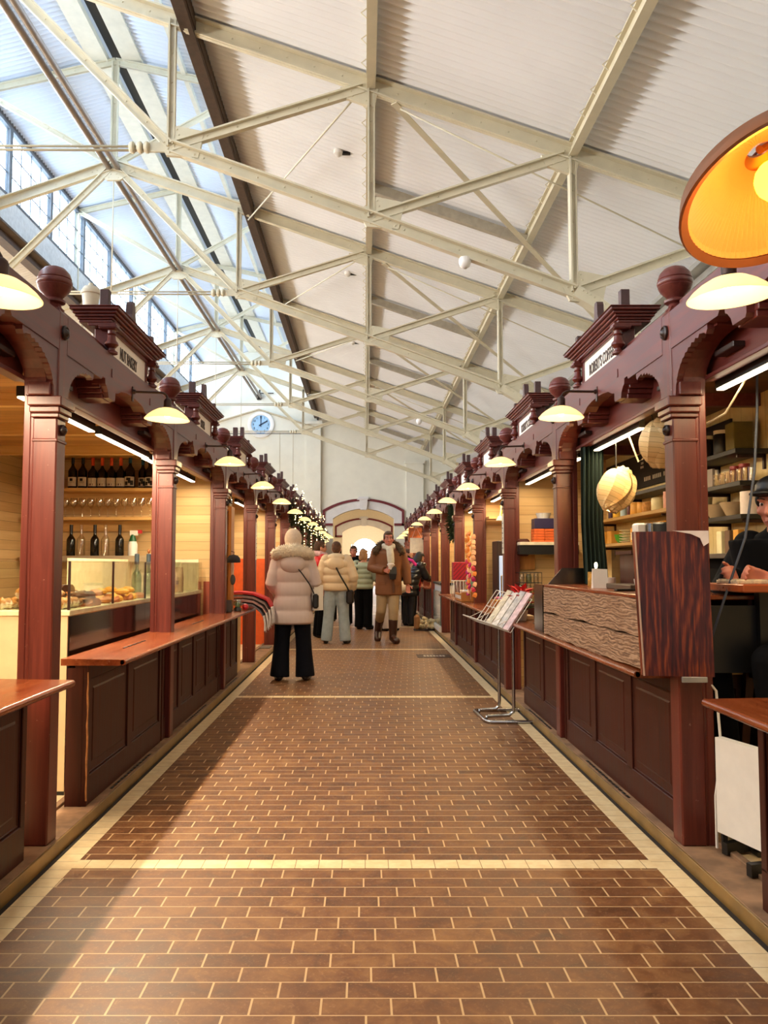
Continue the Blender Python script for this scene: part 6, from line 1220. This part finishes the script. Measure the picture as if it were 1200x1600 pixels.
def boots(t, J, mat, h=0.0, r=.05, name='boot'):
    for s in 'LR':
        g = G(); a, q = J['ank' + s], J['toe' + s]; g.cap(a + V(0, .015, -.03), q + (q - a).normalized() * .02 + V(0, 0, .012), r * 1.0, r * .95); d = (q - a); g.cap(a + V(0, .03, -.045), q - V(0, 0, .0), .042, .042)
        if h: u = (J['knee' + s] - a).normalized(); g.tube([a - u * .02, a + u * h * .5, a + u * h], [r * .95, r * 1.12, r * 1.28], 14)
        o = mesh_obj(name, g, mat, t); remesh(o, .008, 2)
def loft(g, rows, n=28, p=2.4):
    rs = []
    for (z, rx, ry, cx, cy) in rows:
        ring = []
        for i in range(n):
            a = 2 * PI * i / n; c, s = math.cos(a), math.sin(a); q = (abs(c) ** p + abs(s) ** p) ** (-1 / p); ring.append((cx + rx * q * c, cy + ry * q * s, z))
        rs.append(ring)
    return g.rings(rs)
def coat(t, J, mat, hem, r=(.21, .17), wa=(.19, .155), ch=(.215, .16), seam=0.0, puff=0.0, sl=(.082, .068, .056), name='coat', vox=.010, cuff=True, yoke=1.47, sleeve_to=1.0):
    """body of the coat lofted round the trunk, sleeves along the arms, optional quilted rings"""
    g = G(); rows = []; n = 46; z0, z1 = hem, yoke; tilt = (J['neck'] - J['pel']); dx, dy = tilt.x / .5, (tilt.y - .015) / .5
    for i in range(n + 1):
        u = i / n; z = z0 + (z1 - z0) * u; w = max(0, min(1, (z - hem) / max(.05, 1.12 - hem))) if hem < 1.1 else 1; v = max(0, min(1, (z - 1.12) / .22))
        rx = r[0] + (wa[0] - r[0]) * w + (ch[0] - wa[0]) * v; ry = r[1] + (wa[1] - r[1]) * w + (ch[1] - wa[1]) * v
        if z > 1.38: k = (z - 1.38) / (yoke - 1.38); f = math.sqrt(max(.05, 1 - .80 * k * k)); rx *= f; ry *= f
        if seam: b = abs(math.sin(PI * (z - hem) / seam)) ** .5; rx += puff * (b - .6); ry += puff * (b - .6)
        if i == 0: rx *= .93; ry *= .93
        rows.append((z, rx, ry, dx * max(0, z - .95), dy * max(0, z - .95)))
    loft(g, rows)
    for s in 'LR':
        a, e, w = J['sh' + s], J['el' + s], J['wr' + s]; w = e + (w - e) * sleeve_to; pts, rr = [], []
        for i in range(13):
            u = i / 12; p = a + (e - a) * (u * 2) if u < .5 else e + (w - e) * (u * 2 - 1); q = sl[0] + (sl[1] - sl[0]) * (u * 2) if u < .5 else sl[1] + (sl[2] - sl[1]) * (u * 2 - 1)
            if seam: q += puff * .6 * (abs(math.sin(PI * u * 4.5)) ** .5 - .6)
            pts.append(p); rr.append(q)
        g.tube(pts, rr, 16); g.ell(a, (sl[0] * 1.02,) * 3, 14, 10)
    o = mesh_obj(name, g, mat, t); remesh(o, vox, 2); return o
def blob(t, name, shapes, mat, vox=.010, sm=3):
    g = G()
    for s in shapes:
        if s[0] == 'e': g.ell(V(*s[1]), s[2], 18, 12)
        else: g.tube([V(*q) for q in s[1]], s[2], 14)
    o = mesh_obj(name, g, mat, t); remesh(o, vox, sm); return o
def fur_roll(t, name, pts, r, mat, n=900, L=.03, seed=1):
    """rolled fur trim: a core with many short tapering tufts"""
    random.seed(seed); g = G(); pts = [V(*p) for p in pts]; rad = r if isinstance(r, list) else [r] * len(pts); g.tube(pts, [x * .85 for x in rad], 12)
    for _ in range(n):
        i = random.randrange(len(pts) - 1); u = random.random(); p = pts[i] + (pts[i + 1] - pts[i]) * u; rr = rad[i]; d = V(random.gauss(0, 1), random.gauss(0, 1), random.gauss(0, 1)).normalized(); q = p + d * rr * .8; ax = d.cross(V(.3, .2, .9)).normalized() * .012; e = q + (d + V(0, 0, -.5) + V(random.uniform(-.4, .4), random.uniform(-.4, .4), 0)).normalized() * L
        a, b, c, dd = g.v(q - ax), g.v(q + ax), g.v(e), g.v(q + d.cross(ax).normalized() * .012); g.f([a, b, c], True); g.f([b, dd, c], True); g.f([dd, a, c], True)
    return mesh_obj(name, g, mat, t, 3.0)
CREAMP = plain('blush_beige_quilt', '#c4b2ae', 0.6, 0, 0.05, 5, 0.12); FURC = plain('cream_fur', '#f2e6d2', 0.95, 0, 0.1, 30, 0.3); BEANIE = plain('cream_knit_hat', '#dcc8b4', 0.9, 0, 0.08, 60, 0.3)
# 1 woman in the long quilted coat, seen from behind
t, J, M = person('person from behind in a long blush-beige quilted coat and cream knit hat', (-.815, 9.33, 0), PI + .06, 1.67, dict(kneeL=(.125, -.01, .5), kneeR=(-.125, -.01, .5), ankL=(.15, .03, .09), ankR=(-.15, .03, .09), toeL=(.18, -.12, .035), toeR=(-.18, -.12, .035), elL=(.25, .05, 1.14), elR=(-.265, .02, 1.15), wrL=(.19, -.16, 1.02), wrR=(-.19, -.17, 1.07)), face=False, voxel=.011)
trousers(t, J, NAVYC, th=.118, kn=.095, hem=.10, flare=.018); boots(t, J, plain('black_leather', '#121014', 0.35), 0, .052, 'shoe')
coat(t, J, CREAMP, .66, r=(.245, .19), wa=(.205, .165), ch=(.21, .165), seam=.165, puff=.021, sl=(.080, .074, .062), vox=.0085)
blob(t, 'hood', [('e', (0, .14, 1.37), (.15, .085, .115)), ('e', (0, .07, 1.46), (.17, .12, .085))], CREAMP)
fur_roll(t, 'fur_trim', [(-.20 * math.cos(a), .13 - .06 * abs(math.cos(a)) ** 2 + .03 * math.sin(a), 1.487 - .012 * abs(math.cos(a)) + .035 * math.sin(a)) for a in [PI * i / 14 for i in range(15)]], [.052 + .028 * math.sin(PI * i / 14) for i in range(15)], FURC, 2200, .036)
blob(t, 'knit_hat', [('e', (0, .01, 1.665), (.104, .116, .13)), ('e', (0, .02, 1.585), (.104, .114, .05))], BEANIE)
bgs = mesh_obj('bag_strap', G().tube([(-.02, .185, 1.36), (-.10, .195, 1.27), (-.20, .175, 1.13), (-.25, .12, 1.02)], .008, 6), BLACK, t); mesh_obj('bag', G().cbox((-.27, .03, .93), .07, .2, .17, .02), BLACK, t)
mesh_obj('white_towel', G().rings([[(-.25 - .03 * math.sin(k), .06 - .012 * k, z) for k in range(0, 7)] + [(-.36 + .01 * k, -.02 + .012 * k, z) for k in range(0, 6)] for z in (.82, .95, 1.12)], True, True, True), WHITE, t)
# 2 man in the brown parka walking towards the camera
PARKA = plain('tan_brown_parka', '#7a4a26', 0.7, 0, 0.12, 5, 0.08); CHINO = plain('khaki_chino', '#a08866', 0.8, 0, 0.1, 8, 0.1); BROWNL = plain('brown_leather_boot', '#3c2016', 0.35, 0, 0.2, 10)
t, J, M = person('person in a tan-brown fur-hooded parka walking towards us with a dark cup', (.40, 13.85, 0), .03, 1.86, dict(hipL=(.08, 0, .93), kneeL=(.07, -.10, .51), ankL=(.06, -.10, .10), toeL=(.10, -.27, .04), kneeR=(-.12, -.03, .50), ankR=(-.155, .30, .17), toeR=(-.165, .17, .04), shL=(.19, .01, 1.43), shR=(-.19, .01, 1.43), elL=(.28, .02, 1.15), wrL=(.30, -.02, .91), elR=(-.27, .0, 1.17), wrR=(-.07, -.20, 1.13)), SKINR, (0.0, .06, 0), .0065, True, .5, 1.0)
trousers(t, J, CHINO, th=.105, kn=.08, hem=.066, to=.42); boots(t, J, BROWNL, .26, .060)
coat(t, J, PARKA, .74, r=(.215, .165), wa=(.20, .16), ch=(.22, .165), sl=(.088, .078, .062), vox=.009, yoke=1.46)
mesh_obj('placket', G().rings([[(.055, -.185, .78), (.085, -.183, .78), (.085, -.170, .78), (.055, -.172, .78)], [(.045, -.188, 1.1), (.075, -.186, 1.1), (.075, -.165, 1.1), (.045, -.168, 1.1)], [(.06, -.175, 1.3), (.09, -.17, 1.3), (.09, -.15, 1.3), (.06, -.155, 1.3)]], True, True, False), plain('dark_tan_trim', '#553016', 0.6), t)
for s_ in (-1, 1): mesh_obj('pocket_flap', G().rings([[(s_ * .06, -.172, .90), (s_ * .17, -.135, .905), (s_ * .17, -.125, .905), (s_ * .06, -.16, .90)], [(s_ * .06, -.175, .955), (s_ * .17, -.14, .96), (s_ * .17, -.128, .96), (s_ * .06, -.165, .955)]], True, True, False), PARKA, t)
blob(t, 'scarf', [('c', [(-.07, -.07, 1.50), (0, -.11, 1.47), (.07, -.07, 1.50), (.075, .03, 1.52), (0, .08, 1.53), (-.075, .03, 1.52), (-.07, -.07, 1.50)], [.042] * 7), ('c', [(.01, -.13, 1.47), (.02, -.165, 1.38), (.03, -.175, 1.26), (.03, -.17, 1.17)], [.055, .06, .055, .035])], plain('cream_scarf', '#d8ceb8', 0.9, 0, 0.08, 40, 0.3), .009)
fur_roll(t, 'fur_hood', [(.20 * math.cos(a), .02 - .13 * abs(math.cos(a)) ** 3 + .10 * math.sin(a), 1.40 + .17 * math.sin(a)) for a in [PI * i / 14 for i in range(15)]], [.05 + .012 * math.sin(PI * i / 14) for i in range(15)], plain('brown_fur', '#5a4630', 0.95, 0, 0.35, 30, 0.5), 900, .035, 2)
blob(t, 'hood', [('e', (0, .12, 1.42), (.16, .08, .13))], PARKA); hair(t, J['head'], M, plain('greying_brown_hair', '#5c4534', 0.7, 0, 0.3, 40, 0.4))
mesh_obj('stubble', G().ell(J['head'] + V(0, -.028, -.085), (.056, .062, .036), 16, 10), plain('stubbled_skin', '#a8705c', 0.6), t)
t2 = thing('coffee_cup', 'pale cup with a white crumpled lid held by the walking person in the parka', 'cup', (.40, 13.85, 0), .03); t2.scale = (1.86 / 1.75,) * 3
mesh_obj('cup_body', G().lathe([(.03, 1.10), (.042, 1.2), (.046, 1.205), (.046, 1.215), (.001, 1.217)], (.015, -.255, 0), 16), WHITE, t2); mesh_obj('napkin', G().ell((.02, -.26, 1.225), (.06, .04, .02)).ell((.045, -.25, 1.215), (.04, .035, .02)), plain('white_napkin', '#e4dcd4', 0.8), t2)
solo('black_pouch', G().rings([[(.005, -.29, .99), (.095, -.28, .99), (.095, -.21, .99), (.005, -.21, .99)], [(-.01, -.30, 1.08), (.11, -.29, 1.08), (.11, -.2, 1.08), (-.01, -.2, 1.08)], [(.015, -.285, 1.18), (.105, -.275, 1.19), (.105, -.22, 1.19), (.015, -.22, 1.18)]], True, True, False), BLACK, 'black pouch held against the chest of the walking person', 'pouch', (.40, 13.85, 0), .03).scale = (1.86 / 1.75,) * 3
# 3 red jacket, in profile looking right
t, J, M = person('person in a red padded jacket and glasses looking to the right', (-.80, 14.75, 0), PI / 2 + .35, 1.72, dict(elL=(.25, -.02, 1.14), wrL=(.18, -.2, 1.02), elR=(-.25, -.02, 1.14), wrR=(-.18, -.2, 1.02)), SKIN, (0, .05, 0), .010)
trousers(t, J, BLACKC, th=.11, kn=.08, hem=.075); boots(t, J, BLACK, 0, .05, 'shoe'); coat(t, J, plain('bright_red_padding', '#c01420', 0.5, 0, 0.1, 6, 0.1), .80, seam=.12, puff=.02, name='jacket', vox=.012)
hair(t, J['head'], M, BROWNH); blob(t, 'scarf', [('c', [(-.08, -.08, 1.49), (0, -.12, 1.47), (.08, -.08, 1.49), (.09, .03, 1.52), (0, .1, 1.53), (-.09, .03, 1.52), (-.08, -.08, 1.49)], [.05] * 7)], plain('pink_grey_scarf', '#c8aab0', 0.9, 0, 0.2, 30, 0.3), .011)
mesh_obj('glasses', G().tube([J['head'] + V(x, -.098 + abs(x) * .25, .014) for x in (-.07, -.05, -.03, 0, .03, .05, .07)], .003, 6).tube([J['head'] + V(.031 + .02 * math.cos(a), -.097, .012 + .016 * math.sin(a)) for a in [k * PI / 6 for k in range(13)]], .002, 5).tube([J['head'] + V(-.031 + .02 * math.cos(a), -.097, .012 + .016 * math.sin(a)) for a in [k * PI / 6 for k in range(13)]], .002, 5), BLACK, t)
# 4 cream puffer and pale jeans, from behind
CP = plain('cream_puffer', '#dcc6a4', 0.55, 0, 0.06, 5, 0.1)
t, J, M = person('person from behind in a cream puffer jacket and pale jeans with a black bag', (-.47, 13.62, 0), PI - .08, 1.68, dict(kneeL=(.13, 0, .5), ankL=(.17, .03, .09), toeL=(.20, -.11, .035), kneeR=(-.125, 0, .5), ankR=(-.16, .03, .09), toeR=(-.19, -.11, .035), elL=(.29, .03, 1.15), wrL=(.26, -.08, .93), elR=(-.29, .03, 1.15), wrR=(-.27, -.09, .93)), face=False, voxel=.012)
trousers(t, J, plain('pale_blue_denim', '#9aa8b0', 0.8, 0, 0.12, 10, 0.15), th=.125, kn=.095, hem=.085, flare=.012); boots(t, J, BLACK, 0, .05, 'shoe')
coat(t, J, CP, .90, r=(.225, .18), wa=(.235, .185), ch=(.23, .175), seam=.135, puff=.028, sl=(.10, .09, .066), name='jacket', vox=.011)
blob(t, 'hood', [('e', (0, .13, 1.36), (.155, .09, .13)), ('e', (0, .05, 1.47), (.16, .13, .085))], CP); hair(t, J['head'], M, plain('chestnut_hair', '#5a3824', 0.7, 0, 0.35, 40, 0.4), 'short')
mesh_obj('bag_strap', G().tube([(-.02, .22, 1.3), (-.10, .225, 1.15), (-.2, .20, .98), (-.235, .17, .90)], .015, 6), BLACK, t); mesh_obj('shoulder_bag', G().cbox((-.25, .13, .80), .13, .08, .24, .03), plain('black_bag_leather', '#1a1210', 0.4), t)
# 5 dark man facing the camera
t, J, M = person('person with short dark hair and a black coat facing the camera between two puffers', (-.24, 17.6, 0), -.25, 1.70, None, SKINR, (.1, .12, 0), .012)
trousers(t, J, BLACKC); boots(t, J, BLACK, 0, .05, 'shoe'); coat(t, J, BLACKC, .80, vox=.014); hair(t, J['head'], M, BROWNH); blob(t, 'collar', [('c', [(-.09, -.05, 1.47), (0, -.1, 1.45), (.09, -.05, 1.47), (.09, .05, 1.5), (0, .1, 1.51), (-.09, .05, 1.5), (-.09, -.05, 1.47)], [.05] * 7)], BLACKC, .013)
# 6 pale green puffer
GP = plain('sage_green_puffer', '#a3ac8e', 0.5, 0, 0.1, 6, 0.1)
t, J, M = person('person in a sage green puffer with folded arms and black trousers', (-.02, 16.6, 0), PI / 2 + 1.2, 1.60, dict(elL=(.25, -.06, 1.13), wrL=(.02, -.22, 1.14), elR=(-.25, -.06, 1.13), wrR=(-.04, -.21, 1.09)), SKIN, (-.6, .1, 0), .012)
trousers(t, J, BLACKC, th=.12, kn=.10, hem=.10); boots(t, J, BLACK, .1, .055); coat(t, J, GP, .88, seam=.11, puff=.026, sl=(.09, .085, .06), name='jacket', vox=.012); hair(t, J['head'], M, FAIRH, 'bob')
mesh_obj('backpack_strap', G().tube([(.1, .17, 1.3), (.12, .1, 1.45), (.13, -.06, 1.44), (.12, -.18, 1.2)], .014, 6), BLACK, t)
# 7 cream bag and pale trousers behind the parka
t, J, M = person('person in pale grey trousers and black top behind the walking parka', (.50, 16.2, 0), PI + .5, 1.66, dict(elL=(.26, .0, 1.14), wrL=(.2, -.18, 1.0), ankR=(-.14, .03, .09)), SKIN, (0, 0, 0), .013, False)
trousers(t, J, plain('pale_grey_cloth', '#c4b6b0', 0.8, 0, 0.1, 8, 0.15), th=.12, kn=.09, hem=.085); boots(t, J, BLACK, 0, .05, 'shoe'); coat(t, J, BLACKC, .92, name='jacket', vox=.014); hair(t, J['head'], M, BROWNH, 'bob')
mesh_obj('cream_strap', G().tube([(-.10, .12, 1.46), (-.24, .15, 1.3), (-.30, .13, 1.12), (-.24, .1, .98)], .028, 8), plain('cream_bag_cloth', '#dccab0', 0.85), t); blob(t, 'sling_bag', [('e', (-.20, .08, .90), (.17, .13, .13))], plain('cream_bag_cloth', '#dccab0', 0.85), .012)
# 8 dark haired man deeper in
t, J, M = person('person with black hair and beard in a dark coat, just right of the parka hood', (.80, 18.6, 0), .15, 1.74, None, SKINR, (0, 0, 0), .012)
trousers(t, J, BLACKC); boots(t, J, BLACK, 0, .05, 'shoe'); coat(t, J, BLACKC, .78, vox=.014); hair(t, J['head'], M, BLACKH); mesh_obj('beard', G().ell(J['head'] + V(0, -.04, -.085), (.05, .056, .035), 14, 10), BLACKH, t)
# 9 shopper bending over the right counter, black puffer
t, J, M = person('person in a black puffer with pink inside the hood, bending over the right counter', (0.95, 17.5, 0), PI / 2 + .5, 1.68, dict(pel=(0, .06, .93), waist=(0, -.02, 1.08), chest=(0, -.12, 1.23), neck=(0, -.20, 1.36), head=(0, -.27, 1.50), shL=(.175, -.17, 1.33), shR=(-.175, -.17, 1.33), elL=(.22, -.30, 1.08), wrL=(.12, -.46, 1.02), elR=(-.22, -.30, 1.08), wrR=(-.12, -.46, 1.02)), SKIN, (0, .5, 0), .013, False)
SHP = plain('shiny_black_puffer', '#15151a', 0.28, 0, 0.2, 6, 0.15)
trousers(t, J, plain('black_gloss_trousers', '#101014', 0.35), th=.13, kn=.10, hem=.09); boots(t, J, BLACK, .1, .055); coat(t, J, SHP, .66, r=(.23, .19), wa=(.22, .18), ch=(.21, .16), seam=.12, puff=.03, sl=(.09, .085, .065), vox=.013, yoke=1.40)
hair(t, J['head'], M, BLACKH, 'long'); mesh_obj('pink_hood_lining', G().tube([(-.14, -.10, 1.32), (-.12, .0, 1.44), (0, .06, 1.48), (.12, .0, 1.44), (.14, -.10, 1.32)], .035, 8), plain('hot_pink', '#d8288a', 0.7), t); mesh_obj('red_scarf_end', G().tube([(.1, -.30, 1.2), (.14, -.34, .95), (.14, -.33, .75)], [.05, .045, .035], 8), plain('coral_red', '#c82838', 0.8), t)
# 10 shoppers far behind
for (x, y, h, yw, hm, cm, lb) in ((-.62, 18.9, 1.70, PI + .3, BLACKH, BLACKC, 'person in black seen from behind, between the red jacket and the cream puffer'), (1.10, 20.6, 1.70, 1.1, BROWNH, BLACKC, 'person in a dark jacket by the far right counter'), (-.05, 21.5, 1.72, PI, BROWNH, plain('grey_overcoat', '#4c4a4c', 0.8), 'person in a grey overcoat far down the aisle')):
    t, J, M = person(lb, (x, y, 0), yw, h, None, SKIN, (0, 0, 0), .015, False); trousers(t, J, BLACKC, vox=.016); boots(t, J, BLACK, 0, .05, 'shoe'); coat(t, J, cm, .80, vox=.016); hair(t, J['head'], M, hm, 'short')
# 11 customer at the right edge
t, J, M = person('seated person in black jacket and black cap at the right edge of the photo', (1.995, 3.90, KZ), -1.0, 1.74, dict(pel=(0, .05, .86), waist=(0, .03, 1.03), chest=(0, -.0, 1.22), neck=(0, -.02, 1.37), head=(0, -.06, 1.525), shL=(.175, -.0, 1.33), shR=(-.175, -.0, 1.33), hipL=(.1, .02, .84), hipR=(-.1, .02, .84), kneeL=(.14, -.38, .82), kneeR=(-.14, -.38, .82), ankL=(.14, -.30, .38), ankR=(-.14, -.30, .38), toeL=(.15, -.45, .33), toeR=(-.15, -.45, .33), elL=(.24, -.12, 1.12), wrL=(.10, -.30, 1.18), elR=(-.24, -.12, 1.12), wrR=(-.08, -.30, 1.18)), SKINR, (.2, .15, 0), .008, True, .9, .9)
trousers(t, J, BLACKC); boots(t, J, BLACK, 0, .05, 'shoe'); coat(t, J, BLACKC, .84, vox=.012, yoke=1.36); hair(t, J['head'], M, BLACKH); blob(t, 'collar', [('e', (0, .0, 1.36), (.15, .10, .06)), ('e', (0, .02, 1.41), (.09, .09, .05))], BLACKC, .011); blob(t, 'cap', [('e', (0, -.04, 1.60), (.10, .115, .075)), ('e', (0, -.15, 1.575), (.075, .07, .015))], BLACK)
stool(2.03, 3.98, 'tall bar stool under the seated customer', .78, BLACK)
# 12 bakery assistant bending behind the case
t, J, M = person('person in a dark jacket standing behind the pastry case at the left edge', (-2.60, 5.05, KZ), -.5, 1.93, dict(elL=(.27, -.02, 1.14), wrL=(.16, -.2, 1.06), elR=(-.25, -.02, 1.14), wrR=(-.16, -.2, 1.06)), SKIN, (0, .3, 0), .013, False)
trousers(t, J, BLACKC); boots(t, J, BLACK, 0, .05, 'shoe'); coat(t, J, blackish('charcoal_jacket', '#0a090c'), .85, ch=(.23, .17), sl=(.10, .09, .07), vox=.013); hair(t, J['head'], M, BROWNH)
